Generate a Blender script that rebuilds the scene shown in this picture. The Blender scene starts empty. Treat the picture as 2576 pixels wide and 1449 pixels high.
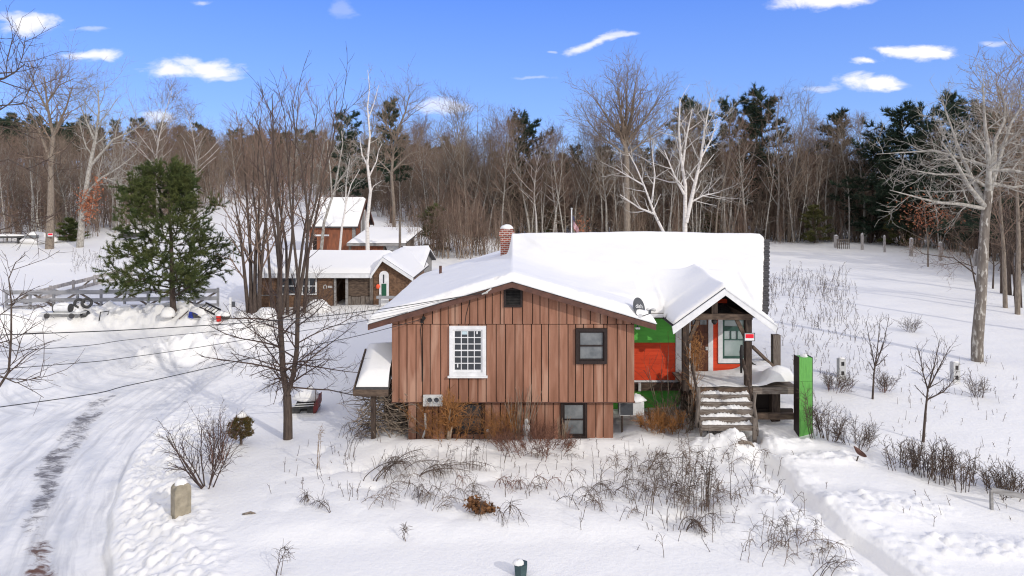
import bpy, bmesh, math, random
import numpy as np
from mathutils import Vector, Matrix

# ------------------------------------------------------------------ basics
SC = bpy.context.scene
COL = SC.collection
R = math.radians
EYE = 7.83            # camera height over the snow in front of the house
K = 0.000582          # tangent per survey unit (see at())
U0, V0 = 1288.0, 498.1


def xs(u, Y): return (u - U0) * K * Y
def zs(v, Y): return EYE - (v - V0) * K * Y
def at(u, v, Y): return (xs(u, Y), Y, zs(v, Y))


# ------------------------------------------------------------------ numpy noise
_rs = np.random.RandomState(7)
_TAB = _rs.rand(256, 256)
_JX = _rs.rand(256, 256)
_JY = _rs.rand(256, 256)


def vnoise(x, y):
    xi = np.floor(x).astype(int); yi = np.floor(y).astype(int)
    fx = x - xi; fy = y - yi
    fx = fx * fx * (3 - 2 * fx); fy = fy * fy * (3 - 2 * fy)
    a = _TAB[xi & 255, yi & 255]; b = _TAB[(xi + 1) & 255, yi & 255]
    c = _TAB[xi & 255, (yi + 1) & 255]; d = _TAB[(xi + 1) & 255, (yi + 1) & 255]
    return (a * (1 - fx) + b * fx) * (1 - fy) + (c * (1 - fx) + d * fx) * fy - 0.5


def fbm(x, y, sc, oct=3, off=0.0):
    s = 0; a = 1.0
    for i in range(oct):
        s = s + a * vnoise(x / sc + 17.3 * i + off, y / sc + 9.1 * i + off * 1.7)
        sc *= 0.5; a *= 0.5
    return s


def lumps(x, y, sc, off=0.0):
    """cellular clods: 1 in the middle of a clod, 0 between clods"""
    x = x / sc + off; y = y / sc + off * 0.7
    xi = np.floor(x).astype(int); yi = np.floor(y).astype(int)
    best = np.full(x.shape, 9.0)
    for i in (-1, 0, 1):
        for j in (-1, 0, 1):
            cx = xi + i; cy = yi + j
            px = cx + _JX[cx & 255, cy & 255]; py = cy + _JY[cx & 255, cy & 255]
            sz = 0.55 + 0.75 * _TAB[cy & 255, cx & 255]
            best = np.minimum(best, np.hypot(x - px, y - py) / sz)
    return np.sqrt(np.clip(1 - best * best, 0, 1))


def clods(x, y, sc, density, off=0.0):
    """scattered balls of snow: height 0..1 of a ball, 0 elsewhere"""
    x = x / sc + off; y = y / sc + off * 1.3
    xi = np.floor(x).astype(int); yi = np.floor(y).astype(int)
    h = np.zeros(x.shape)
    for i in (-1, 0, 1):
        for j in (-1, 0, 1):
            cx = xi + i; cy = yi + j
            px = cx + _JX[(cx + 31) & 255, cy & 255]; py = cy + _JY[cx & 255, (cy + 77) & 255]
            t = _TAB[(cy + 5) & 255, (cx + 9) & 255]
            rr = np.where(t < density, 0.25 + 0.45 * t / density, 1e-3)
            d2 = ((x - px) ** 2 + (y - py) ** 2) / rr ** 2
            h = np.maximum(h, rr * np.sqrt(np.clip(1 - d2, 0, 1)))
    return h


def sstep(a, b, x):
    t = np.clip((x - a) / (b - a), 0, 1)
    return t * t * (3 - 2 * t)


def seg_dist(x, y, pts, closed=False):
    d = np.full(np.shape(x), 1e9)
    n = len(pts)
    for i in range(n if closed else n - 1):
        ax, ay = pts[i]; bx, by = pts[(i + 1) % n]
        dx, dy = bx - ax, by - ay
        t = np.clip(((x - ax) * dx + (y - ay) * dy) / (dx * dx + dy * dy + 1e-9), 0, 1)
        d = np.minimum(d, np.hypot(x - ax - t * dx, y - ay - t * dy))
    return d


def in_poly(x, y, pts):
    ins = np.zeros(np.shape(x), bool)
    n = len(pts)
    for i in range(n):
        ax, ay = pts[i]; bx, by = pts[(i + 1) % n]
        c = ((ay > y) != (by > y)) & (x < (bx - ax) * (y - ay) / ((by - ay) if by != ay else 1e-9) + ax)
        ins ^= c
    return ins


# ------------------------------------------------------------------ terrain
_GY = np.array([-700, 0, 8, 14, 17, 21, 25, 29, 34, 40, 50, 60, 75, 100, 150, 200, 300, 800.])
_GT = np.array([-1.6, -0.75, -0.45, -0.2, 0.1, 0.45, 0.75, 1.6])
_GZ = np.array([
    [-.6, -.6, -.3, 0, 0, -.1, -.2, -.2],
    [-.6, -.6, -.3, 0, 0, -.1, -.2, -.2],
    [-.6, -.6, -.3, 0, 0, -.1, -.2, -.2],
    [-.5, -.42, -.12, .05, .05, 0, -.15, -.2],
    [-.3, -.22, -.02, .05, .05, .1, 0, -.1],
    [-.1, -.05, 0, 0, 0, .35, .3, .2],
    [.15, .15, .1, .12, .3, .65, .6, .5],
    [.35, .35, .3, .35, .7, 1.0, 1.0, 1.0],
    [.7, .65, .62, .7, 1.1, 1.4, 1.35, 1.4],
    [1.1, 1.0, 1.02, 1.1, 1.6, 1.85, 1.75, 1.8],
    [1.6, 1.5, 1.5, 1.6, 2.1, 2.4, 2.2, 2.3],
    [2.2, 2.0, 2.05, 2.3, 2.6, 2.8, 2.6, 2.8],
    [3.0, 2.9, 3.3, 3.6, 3.2, 3.0, 2.8, 3.0],
    [6, 5.6, 7.2, 7.0, 3.9, 3.2, 3.1, 3.4],
    [14, 13, 12.5, 10, 6, 4.2, 4.2, 5],
    [19.5, 17.5, 15, 11, 8.5, 6.5, 6.5, 7],
    [23, 21, 17, 12.5, 10, 8.5, 8.5, 9],
    [20, 18, 16, 12, 10, 8, 8, 8]])
_FY = np.concatenate([[-700, -300, -100, -30], np.arange(0, 60, 0.5), np.arange(60, 320, 2.0), np.arange(320, 801, 20.)])
_FT = np.linspace(-1.6, 1.6, 129)
_tmp = np.stack([np.interp(_FY, _GY, _GZ[:, j]) for j in range(len(_GT))], 1)
_F = np.stack([np.interp(_FT, _GT, _tmp[i]) for i in range(len(_FY))], 0)
for _ in range(14):
    _F[1:-1] = (_F[:-2] + 2 * _F[1:-1] + _F[2:]) / 4
    _F[:, 1:-1] = (_F[:, :-2] + 2 * _F[:, 1:-1] + _F[:, 2:]) / 4


def ground_base(x, y):
    x = np.asarray(x, float); y = np.asarray(y, float)
    t = np.clip(x / np.maximum(y, 14.0), -1.6, 1.6)
    yi = np.clip(np.searchsorted(_FY, y) - 1, 0, len(_FY) - 2)
    fy = np.clip((y - _FY[yi]) / (_FY[yi + 1] - _FY[yi]), 0, 1)
    tt = (t + 1.6) / 3.2 * 128
    ti = np.clip(np.floor(tt).astype(int), 0, 127); ft = tt - ti
    return ((_F[yi, ti] * (1 - ft) + _F[yi, ti + 1] * ft) * (1 - fy)
            + (_F[yi + 1, ti] * (1 - ft) + _F[yi + 1, ti + 1] * ft) * fy)


def hit_base(u, v):
    """where the sight line u, v meets the undetailed ground"""
    Y = 12.0
    while Y < 400:
        if zs(v, Y) <= float(ground_base(xs(u, Y), Y)):
            break
        Y *= 1.004
    return (xs(u, Y), Y)


ROAD_EDGE = [(292, 1520), (275, 1449), (262, 1330), (275, 1260), (300, 1180), (338, 1110), (405, 1040), (490, 985), (600, 925), (640, 893)]
ROAD = [hit_base(*p) for p in ROAD_EDGE + [(600, 880), (545, 905), (480, 925), (370, 915), (330, 880), (150, 862), (-60, 862)]]
ROAD = ROAD + [(-42.0, 30.0), (-30.0, 2.0), (-5.5, 2.0)]
BANK = [hit_base(*p) for p in [(-40, 838), (100, 828), (260, 820), (400, 818), (520, 828), (620, 845)]]
PILE = [hit_base(*p) for p in [(400, 905), (520, 895), (600, 868), (660, 850)]]
TRENCH = [hit_base(*p) for p in [(1835, 1085), (1880, 1098), (1912, 1160), (1985, 1245), (2095, 1335), (2215, 1420), (2330, 1500)]]
TRACK = [hit_base(*p) for p in [(110, 1449), (95, 1330), (88, 1260), (118, 1190), (140, 1140)]]
DARKP = [hit_base(*p) for p in [(125, 1150), (170, 1085), (215, 1030), (260, 990)]]
HOUSE_FOOT = [(-3.1, 22.1), (3.3, 22.1), (3.3, 24.4), (8.6, 24.4), (8.6, 33), (-3.1, 33)]


def ground(x, y, parts=False):
    x = np.asarray(x, float); y = np.asarray(y, float)
    z = ground_base(x, y)
    near = 1 - sstep(40, 70, y)
    z = z + near * (0.10 * fbm(x, y, 4.5, 2) + 0.035 * fbm(x, y, 1.1, 2, 3.1))
    z = z + (1 - near) * 0.25 * fbm(x, y, 9, 2)
    # wind-packed hummocks between road and house
    hum = sstep(15.2, 16.2, y) * (1 - sstep(21.2, 22.2, y)) * sstep(-7.5, -5.5, x) * (1 - sstep(9, 13, x))
    z = z + hum * 0.17 * (lumps(x + 0.3 * fbm(x, y, 1.5, 2), y, 1.15) - 0.25)
    # shallow tracks and wind ripples on the open field
    fld = sstep(24, 30, y) * sstep(9, 12, x) * (1 - sstep(55, 62, y))
    z = z + fld * 0.05 * fbm(x * 0.25, y, 1.6, 2, 5.0)
    # plowed drive
    d = seg_dist(x, y, ROAD, True)
    ins = in_poly(x, y, ROAD)
    sd = np.where(ins, -d, d)
    sd = sd + 0.10 * fbm(x, y, 0.9, 2, 2.2)
    yn = 1 - sstep(20, 30, y)
    road = 1 - sstep(-0.05, 0.16, sd)
    bank_w = 1 - sstep(0.1, 1.5, sd)
    bank_w = bank_w * (1 - road)
    low = 0.50 * yn + 0.06
    z = z - low * (1 - sstep(-0.02, 0.09, sd) * 0.40 - sstep(0.25, 1.7, sd) * 0.60)
    lumpy = sstep(0.02, 0.35, sd) * (1 - sstep(1.5, 2.6, sd)) * yn
    clod = lumps(x, y, 0.30) * 0.55 + lumps(x, y, 0.15, 4.0) * 0.45
    z = z + lumpy * (0.15 * (clod - 0.35) + 0.16 * clods(x, y, 0.27, .55) + 0.10 * clods(x, y, .14, .5, 3.0))
    # wheel ruts run along the drive at fixed distances from its edge
    ins_d = -sd
    rut = 0
    for c, w, a in ((0.45, .06, .035), (0.8, .05, .03), (1.15, .08, .035), (1.5, .05, .03), (2.0, .08, .035), (2.45, .06, .03), (2.9, .08, .03), (3.4, .06, .03), (3.9, .08, .03), (4.6, .07, .025)):
        cc = c + 0.10 * fbm(x, y, 3.0, 2, c)
        rut = rut + a * np.exp(-((ins_d - cc) / w) ** 2) * np.clip(0.55 + 1.6 * fbm(x, y, 2.2, 2, c * 3), 0, 1)
    z = z - road * rut * 1.7 + road * (0.018 * fbm(x, y, 0.35, 3, 6.0) + 0.03 * fbm(x, y, 1.6, 2, 8.0))
    # plow banks at the far side of the yard
    bd = seg_dist(x, y, BANK)
    b1 = np.exp(-(bd / 1.15) ** 2)
    pd = seg_dist(x, y, PILE)
    b2 = np.exp(-(pd / 1.0) ** 2)
    big = lumps(x, y, 0.75) * 0.6 + lumps(x, y, 0.34, 7.0) * 0.4
    big2 = lumps(x, y, 0.5, 3.3)
    z = z + sstep(.15, .6, b1 + b2) * (0.42 * clods(x, y, .62, .75) + 0.3 * clods(x, y, .36, .7, 8.0))
    z = z + b1 * (0.22 + 0.45 * big + 0.38 * big2 + 0.3 * fbm(x, y, 2.0, 2)) + b2 * (0.05 + 0.42 * big + 0.3 * big2)
    # dug path from the steps
    td = seg_dist(x, y, TRENCH) + 0.16 * fbm(x, y, 0.7, 3, 9.0)
    tr = 1 - sstep(0.20, 0.38, td)
    z = z - tr * 0.27 + tr * 0.05 * fbm(x, y, 0.4, 2)
    thrown = sstep(0.42, 0.6, td) * (1 - sstep(0.5, 1.5, td + 0.6 * fbm(x, y, 1.3, 2, 1.0)))
    z = z + thrown * (0.01 + 0.10 * (lumps(x, y, 0.30, 2.0) * 0.6 + lumps(x, y, 0.15, 5.0) * 0.4) - 0.03)
    # footprints and spilled clods right of the path, and in front of the steps
    spill = np.zeros_like(z)
    for cx, cy, rx, ry in ((9.0, 16.9, 1.9, .7), (10.6, 15.3, 2.2, .5), (7.6, 20.6, 1.6, .5), (6.2, 20.6, .9, .7), (9.2, 19.5, 1.3, .4)):
        spill = np.maximum(spill, np.exp(-(((x - cx) / rx) ** 2 + ((y - cy) / ry) ** 2) ** 2))
    z = z + thrown * (0.09 * clods(x, y, .22, .35, 1.0) + .08 * clods(x, y, .15, .45, 6.0)) + sstep(.2, .7, spill) * (.10 * clods(x, y, .24, .45, 2.0) + .08 * clods(x, y, .15, .5, 9.0))
    z = z + 0.30 * np.exp(-(((x - 6.75) / 1.15) ** 2 + ((y - 20.55) / .5) ** 2))
    z = z + spill * 0.10 * (lumps(x, y, 0.22, 11.0) * 0.6 + lumps(x, y, 0.11, 3.0) * 0.4 - 0.15)
    z = z - 0.22 * np.exp(-(((x - 8.9) / .75) ** 2 + ((y - 21.45) / .45) ** 2))
    # snow drifted low against the walls, scoured close to them
    hd = seg_dist(x, y, HOUSE_FOOT, True)
    z = z - 0.10 * np.exp(-(hd / 0.35) ** 2) + 0.12 * np.exp(-((hd - 0.9) / 0.5) ** 2) * (y < 24)
    if not parts:
        return z
    k1 = seg_dist(x, y, TRACK); k2 = seg_dist(x, y, DARKP)
    brk = np.clip(0.92 + 0.8 * fbm(x, y, 1.1, 3, 12.0) + .5 * (1 - sstep(14.8, 17.2, y)), 0.5, 1.4)
    dirt = np.maximum((1 - sstep(0.05, 0.62, k1)) * brk, 0.95 * (1 - sstep(0.15, 0.95, k2)) * brk) * road
    far = np.exp(-(((x + 13.5) / 9) ** 2 + ((y - 30.5) / 3.5) ** 2)) * 0.62 * road
    side = np.exp(-(((x + 9.5) / 1.0) ** 2 + ((y - 14.8) / 1.0) ** 2)) * 0.95 * road
    dirt = np.maximum(np.maximum(dirt, far), side)
    rust = np.maximum(0, 1 - sstep(15.6, 18.4, y)) * (1 - sstep(0.2, 0.7, k1))
    return z, road, dirt, rust, np.clip(rut * 30, 0, 1) * road, np.clip(ins_d, -3, 14)


def gz(x, y):
    if y > 66: return float(ground_base(np.array([x]), np.array([y]))[0] + 0.25 * fbm(np.array([float(x)]), np.array([float(y)]), 9, 2)[0] * min(1, (y - 40) / 30))
    return float(ground(np.array([x]), np.array([y]))[0])


_HY = np.geomspace(11.0, 400.0, 1400)


def hit(u, v, far=400.0):
    """where the sight line u, v meets the snow"""
    d = zs(v, _HY) - ground(xs(u, _HY), _HY)
    k = int(np.argmax(d <= 0)) if (d <= 0).any() else len(_HY) - 1
    if _HY[k] > far: k = int(np.searchsorted(_HY, far))
    k = max(k, 1)
    f = float(np.clip(d[k - 1] / (d[k - 1] - d[k] + 1e-9), 0, 1)); Y = float(_HY[k - 1] + (_HY[k] - _HY[k - 1]) * f)
    return (xs(u, Y), Y, gz(xs(u, Y), Y))


# ------------------------------------------------------------------ materials
def nmat(name):
    m = bpy.data.materials.new(name); m.use_nodes = True
    nt = m.node_tree; nt.nodes.clear()
    o = nt.nodes.new('ShaderNodeOutputMaterial'); b = nt.nodes.new('ShaderNodeBsdfPrincipled')
    nt.links.new(b.outputs[0], o.inputs[0])
    return m, nt, b


def N(nt, kind, **kw):
    n = nt.nodes.new(kind)
    for k, v in kw.items():
        setattr(n, k, v)
    return n


def rgba(c): return (c[0], c[1], c[2], 1.0)


def mat(name, c1, c2=None, scale=6.0, stretch=(1, 1, 1), rough=0.75, bump=0.0, bscale=None, spec=0.3,
        island=0.0, lo=0.35, hi=0.65, detail=4.0, metal=0.0, c3=None, c3scale=2.0):
    """two-colour noise material; stretch scales the coordinates, island varies value per loose piece"""
    m, nt, b = nmat(name)
    b.inputs['Roughness'].default_value = rough
    b.inputs['Specular IOR Level'].default_value = spec
    b.inputs['Metallic'].default_value = metal
    tc = N(nt, 'ShaderNodeTexCoord'); mp = N(nt, 'ShaderNodeMapping')
    mp.inputs['Scale'].default_value = stretch
    nt.links.new(tc.outputs['Object'], mp.inputs['Vector'])
    if c2 is None and not island:
        b.inputs['Base Color'].default_value = rgba(c1)
    else:
        c2 = c2 or c1
        nz = N(nt, 'ShaderNodeTexNoise'); nz.inputs['Scale'].default_value = scale; nz.inputs['Detail'].default_value = detail
        nt.links.new(mp.outputs[0], nz.inputs['Vector'])
        mr = N(nt, 'ShaderNodeMapRange'); mr.inputs[1].default_value = lo; mr.inputs[2].default_value = hi
        nt.links.new(nz.outputs[0], mr.inputs[0])
        mx = N(nt, 'ShaderNodeMix', data_type='RGBA')
        mx.inputs[6].default_value = rgba(c1); mx.inputs[7].default_value = rgba(c2)
        nt.links.new(mr.outputs[0], mx.inputs[0])
        out = mx.outputs[2]
        if c3:
            n3 = N(nt, 'ShaderNodeTexNoise'); n3.inputs['Scale'].default_value = c3scale; n3.inputs['Detail'].default_value = 3
            nt.links.new(mp.outputs[0], n3.inputs['Vector'])
            m3 = N(nt, 'ShaderNodeMapRange'); m3.inputs[1].default_value = 0.54; m3.inputs[2].default_value = 0.66
            nt.links.new(n3.outputs[0], m3.inputs[0])
            x3 = N(nt, 'ShaderNodeMix', data_type='RGBA'); x3.inputs[7].default_value = rgba(c3)
            nt.links.new(m3.outputs[0], x3.inputs[0]); nt.links.new(out, x3.inputs[6]); out = x3.outputs[2]
        if island:
            g = N(nt, 'ShaderNodeNewGeometry'); mi = N(nt, 'ShaderNodeMapRange')
            mi.inputs[3].default_value = 1 - island; mi.inputs[4].default_value = 1 + island
            nt.links.new(g.outputs['Random Per Island'], mi.inputs[0])
            hs = N(nt, 'ShaderNodeHueSaturation'); nt.links.new(mi.outputs[0], hs.inputs['Value'])
            nt.links.new(out, hs.inputs['Color']); out = hs.outputs[0]
        nt.links.new(out, b.inputs['Base Color'])
    if bump:
        nb = N(nt, 'ShaderNodeTexNoise'); nb.inputs['Scale'].default_value = bscale or scale * 3; nb.inputs['Detail'].default_value = 5
        nt.links.new(mp.outputs[0], nb.inputs['Vector'])
        bp = N(nt, 'ShaderNodeBump'); bp.inputs['Strength'].default_value = 1.0; bp.inputs['Distance'].default_value = bump
        nt.links.new(nb.outputs[0], bp.inputs['Height']); nt.links.new(bp.outputs[0], b.inputs['Normal'])
    return m


def snow_mat(name, bump=0.02, scale=14.0):
    m, nt, b = nmat(name)
    b.inputs['Base Color'].default_value = (0.80, 0.785, 0.76, 1)
    b.inputs['Roughness'].default_value = 0.6
    b.inputs['Specular IOR Level'].default_value = 0.25
    tc = N(nt, 'ShaderNodeTexCoord')
    n1 = N(nt, 'ShaderNodeTexNoise'); n1.inputs['Scale'].default_value = scale; n1.inputs['Detail'].default_value = 6; n1.inputs['Roughness'].default_value = 0.6
    nt.links.new(tc.outputs['Object'], n1.inputs['Vector'])
    bp = N(nt, 'ShaderNodeBump'); bp.inputs['Distance'].default_value = bump; bp.inputs['Strength'].default_value = 1
    nt.links.new(n1.outputs[0], bp.inputs['Height']); nt.links.new(bp.outputs[0], b.inputs['Normal'])
    return m


M = {}
M['snow'] = snow_mat('snow', 0.015, 9.0)
M['roof_snow'] = snow_mat('roof_snow', 0.012, 7.0)


def ground_material():
    m, nt, b = nmat('ground_snow')
    L = nt.links.new
    tc = N(nt, 'ShaderNodeTexCoord')
    b.inputs['Roughness'].default_value = 0.6; b.inputs['Specular IOR Level'].default_value = 0.25
    road = N(nt, 'ShaderNodeAttribute', attribute_name='road')
    dirt = N(nt, 'ShaderNodeAttribute', attribute_name='dirt')
    rust = N(nt, 'ShaderNodeAttribute', attribute_name='rust')
    # packed drive snow is greyer and streaky
    mp = N(nt, 'ShaderNodeMapping'); mp.inputs['Scale'].default_value = (1.4, 0.7, 1)
    L(tc.outputs['Object'], mp.inputs['Vector'])
    n0 = N(nt, 'ShaderNodeTexNoise'); n0.inputs['Scale'].default_value = 0.9; n0.inputs['Detail'].default_value = 6
    L(mp.outputs[0], n0.inputs['Vector'])
    mr0 = N(nt, 'ShaderNodeMapRange'); mr0.inputs[1].default_value = 0.42; mr0.inputs[2].default_value = 0.78
    L(n0.outputs[0], mr0.inputs[0])
    mul = N(nt, 'ShaderNodeMath', operation='MULTIPLY'); L(mr0.outputs[0], mul.inputs[0]); L(road.outputs['Fac'], mul.inputs[1])
    mx0 = N(nt, 'ShaderNodeMix', data_type='RGBA')
    mx0.inputs[6].default_value = (0.80, 0.785, 0.76, 1); mx0.inputs[7].default_value = (0.52, 0.535, 0.57, 1)
    L(mul.outputs[0], mx0.inputs[0])
    # long streaks follow the curve of the drive
    lane = N(nt, 'ShaderNodeAttribute', attribute_name='lane')
    sx = N(nt, 'ShaderNodeSeparateXYZ'); L(tc.outputs['Object'], sx.inputs[0])
    cv = N(nt, 'ShaderNodeCombineXYZ'); L(lane.outputs['Fac'], cv.inputs[0]); L(sx.outputs[1], cv.inputs[1])
    cm = N(nt, 'ShaderNodeMapping'); cm.inputs['Scale'].default_value = (3.4, 0.30, 1); L(cv.outputs[0], cm.inputs['Vector'])
    ns = N(nt, 'ShaderNodeTexNoise'); ns.inputs['Scale'].default_value = 1.0; ns.inputs['Detail'].default_value = 6; ns.inputs['Roughness'].default_value = .6; L(cm.outputs[0], ns.inputs['Vector'])
    ms = N(nt, 'ShaderNodeMapRange'); ms.inputs[1].default_value = 0.48; ms.inputs[2].default_value = 0.74; L(ns.outputs[0], ms.inputs[0])
    mu = N(nt, 'ShaderNodeMath', operation='MULTIPLY'); L(ms.outputs[0], mu.inputs[0]); L(road.outputs['Fac'], mu.inputs[1])
    xs_ = N(nt, 'ShaderNodeMix', data_type='RGBA'); xs_.inputs[7].default_value = (0.47, 0.472, 0.485, 1); L(mu.outputs[0], xs_.inputs[0]); L(mx0.outputs[2], xs_.inputs[6])
    mx0 = xs_
    # bare gravel and ice showing through
    n1 = N(nt, 'ShaderNodeTexNoise'); n1.inputs['Scale'].default_value = 3.4; n1.inputs['Detail'].default_value = 10; n1.inputs['Roughness'].default_value = 0.74; n1.inputs['Distortion'].default_value = 0.8
    mp1 = N(nt, 'ShaderNodeMapping'); mp1.inputs['Scale'].default_value = (0.75, 1.5, 1)
    L(tc.outputs['Object'], mp1.inputs['Vector']); L(mp1.outputs[0], n1.inputs['Vector'])
    add = N(nt, 'ShaderNodeMath', operation='MULTIPLY_ADD'); add.inputs[1].default_value = 0.47; L(dirt.outputs['Fac'], add.inputs[0]); L(n1.outputs[0], add.inputs[2])
    mr1 = N(nt, 'ShaderNodeMapRange'); mr1.inputs[1].default_value = 0.82; mr1.inputs[2].default_value = 1.0
    L(add.outputs[0], mr1.inputs[0])
    n2 = N(nt, 'ShaderNodeTexNoise'); n2.inputs['Scale'].default_value = 17; n2.inputs['Detail'].default_value = 4
    L(tc.outputs['Object'], n2.inputs['Vector'])
    dc = N(nt, 'ShaderNodeMix', data_type='RGBA'); dc.inputs[6].default_value = (0.07, 0.065, 0.065, 1); dc.inputs[7].default_value = (0.24, 0.23, 0.235, 1)
    L(n2.outputs[0], dc.inputs[0])
    rc = N(nt, 'ShaderNodeMix', data_type='RGBA'); rc.inputs[7].default_value = (0.13, 0.062, 0.04, 1)
    L(rust.outputs['Fac'], rc.inputs[0]); L(dc.outputs[2], rc.inputs[6])
    # a thin film of grit tints the snow round the bare patches, and packed wheel lines are greyer
    rutn = N(nt, 'ShaderNodeAttribute', attribute_name='rut')
    fm = N(nt, 'ShaderNodeMapRange'); fm.inputs[1].default_value = 0.45; fm.inputs[2].default_value = 1.05; fm.inputs[4].default_value = 0.42; L(add.outputs[0], fm.inputs[0])
    fd = N(nt, 'ShaderNodeMath', operation='MULTIPLY'); L(fm.outputs[0], fd.inputs[0]); L(dirt.outputs['Fac'], fd.inputs[1])
    xf = N(nt, 'ShaderNodeMix', data_type='RGBA'); xf.inputs[7].default_value = (0.30, 0.285, 0.28, 1); L(fd.outputs[0], xf.inputs[0]); L(mx0.outputs[2], xf.inputs[6])
    rf_ = N(nt, 'ShaderNodeMath', operation='MULTIPLY'); rf_.inputs[1].default_value = 0.5; L(rutn.outputs['Fac'], rf_.inputs[0])
    xr_ = N(nt, 'ShaderNodeMix', data_type='RGBA'); xr_.inputs[7].default_value = (0.55, 0.56, 0.59, 1); L(rf_.outputs[0], xr_.inputs[0]); L(xf.outputs[2], xr_.inputs[6])
    mx0 = xr_
    mx1 = N(nt, 'ShaderNodeMix', data_type='RGBA')
    L(mr1.outputs[0], mx1.inputs[0]); L(mx0.outputs[2], mx1.inputs[6]); L(rc.outputs[2], mx1.inputs[7])
    L(mx1.outputs[2], b.inputs['Base Color'])
    # fine relief
    nb = N(nt, 'ShaderNodeTexNoise'); nb.inputs['Scale'].default_value = 7; nb.inputs['Detail'].default_value = 7; nb.inputs['Roughness'].default_value = 0.6
    L(tc.outputs['Object'], nb.inputs['Vector'])
    bp = N(nt, 'ShaderNodeBump'); bp.inputs['Distance'].default_value = 0.022; bp.inputs['Strength'].default_value = 1
    L(nb.outputs[0], bp.inputs['Height']); L(bp.outputs[0], b.inputs['Normal'])
    return m


M['ground'] = ground_material()
M['brown'] = mat('brown_stain', (0.235, 0.108, 0.066), (0.325, 0.160, 0.104), 2.0, (3.5, 3.5, .4), 0.8, 0.004, 30, island=0.10, c3=(0.40, 0.23, 0.16), c3scale=.85)
M['brown_dark'] = mat('brown_trim', (0.13, 0.062, 0.045), (0.085, 0.042, 0.032), 5, (1, 1, 1), 0.7, .003)
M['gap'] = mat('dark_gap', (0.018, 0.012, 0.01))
M['white'] = mat('white_paint', (0.78, 0.78, 0.78), (0.66, 0.66, 0.66), 4, rough=0.6)
M['glass'] = mat('window_glass', (0.03, 0.035, 0.04), rough=0.06, spec=0.6)
M['glass_dim'] = mat('window_glass_grey', (0.10, 0.11, 0.115), (0.2, 0.21, 0.21), 3, rough=0.07, spec=0.7)  # mottled grey pane colour
M['glass_green'] = mat('window_glass_pale', (0.30, 0.37, 0.35), (0.42, 0.47, 0.46), 2, rough=0.08, spec=0.6)
M['dark_wood'] = mat('dark_window_wood', (0.017, 0.011, 0.01), (0.032, 0.02, 0.017), 8, (4, 4, 1), 0.6)
M['red'] = mat('red_siding', (0.70, 0.065, 0.016), (0.60, 0.052, 0.014), 3, (1, 1, 4), 0.65, .003, 25, island=0.06)
M['green'] = mat('green_siding', (0.125, 0.50, 0.075), (0.105, 0.43, 0.065), 3, (1, 1, 4), 0.65, .003, 25, island=0.05)
M['green_frame'] = mat('dark_green_sash', (0.03, 0.075, 0.06), (0.045, 0.10, 0.08), 5, rough=0.5)
M['door'] = mat('door_wood', (0.085, 0.03, 0.018), (0.14, 0.05, 0.026), 4, (4, 4, .6), 0.55)
M['weather'] = mat('weathered_wood', (0.20, 0.17, 0.145), (0.105, 0.082, 0.066), 5, (5, 5, .8), 0.85, .006, 25)
M['weather_h'] = mat('weathered_plank', (0.25, 0.215, 0.185), (0.13, 0.10, 0.08), 5, (.8, 5, 5), 0.85, .006, 25)
M['timber'] = mat('dark_timber', (0.06, 0.041, 0.031), (0.14, 0.098, 0.07), 4, (1, 4, 3), 0.85, .01, 14)
M['timber_v'] = mat('dark_post_timber', (0.032, 0.022, 0.018), (0.085, 0.06, 0.045), 4, (4, 4, .8), 0.85, .01, 14)
M['shingle'] = mat('roof_shingle', (0.045, 0.043, 0.045), (0.085, 0.08, 0.08), 9, rough=0.9, bump=.01)
M['brick'] = None
M['grey_metal'] = mat('grey_metal', (0.065, 0.07, 0.08), (0.09, 0.095, 0.105), 5, rough=0.6, spec=0.3)
M['pale_metal'] = mat('pale_metal', (0.62, 0.62, 0.6), (0.5, 0.5, 0.48), 5, rough=0.5)
M['black'] = mat('black_iron', (0.016, 0.015, 0.015), (0.03, 0.028, 0.026), 9, rough=0.6)
M['signred'] = mat('sign_red', (0.72, 0.012, 0.03), rough=0.5)
M['barn'] = mat('barn_boards', (0.30, 0.108, 0.055), (0.17, 0.068, 0.04), 2.5, (4, 4, .5), 0.85, .006, 14, island=0.15)
M['shed'] = mat('shed_shingles', (0.10, 0.058, 0.036), (0.20, 0.115, 0.068), 3.5, (2, 2, 2.5), 0.9, .02, 9)
M['greyboard'] = mat('grey_boards', (0.33, 0.32, 0.31), (0.20, 0.19, 0.18), 4, (.6, 3, 3), 0.85)
M['fence'] = mat('fence_boards', (0.32, 0.32, 0.33), (0.22, 0.22, 0.23), 2.4, (.5, 2, 2), 0.85, island=.08)  # greys darkened to carry the pine's shade on the boards
M['granite'] = mat('granite', (0.36, 0.315, 0.235), (0.24, 0.21, 0.155), 5, rough=0.9, bump=.012, bscale=22, c3=(0.17, 0.155, 0.12), c3scale=3)
M['greenpaint'] = mat('green_post_paint', (0.14, 0.41, 0.085), (0.115, 0.34, 0.075), 6, (5, 5, .7), 0.65, .006, 18, c3=(0.10, 0.30, 0.06), c3scale=2.2)
M['bark'] = mat('bark_grey_brown', (0.28, 0.232, 0.187), (0.16, 0.13, 0.103), 5, (4, 4, .8), 0.95, .015, 12)
M['bark_dark'] = mat('bark_dark', (0.055, 0.04, 0.033), (0.10, 0.075, 0.06), 6, (4, 4, .8), 0.95, .01, 12)
M['bark_pale'] = mat('bark_pale_lichen', (0.44, 0.42, 0.38), (0.24, 0.215, 0.185), 5, (1.6, 1.6, 1), 0.95, .015, 12)
M['bark_spot'] = mat('bark_grey_spotted', (0.15, 0.125, 0.105), (0.23, 0.20, 0.17), 3, (3, 3, 1), 0.95, .02, 10, c3=(0.50, 0.47, 0.42), c3scale=3.2)
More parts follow.
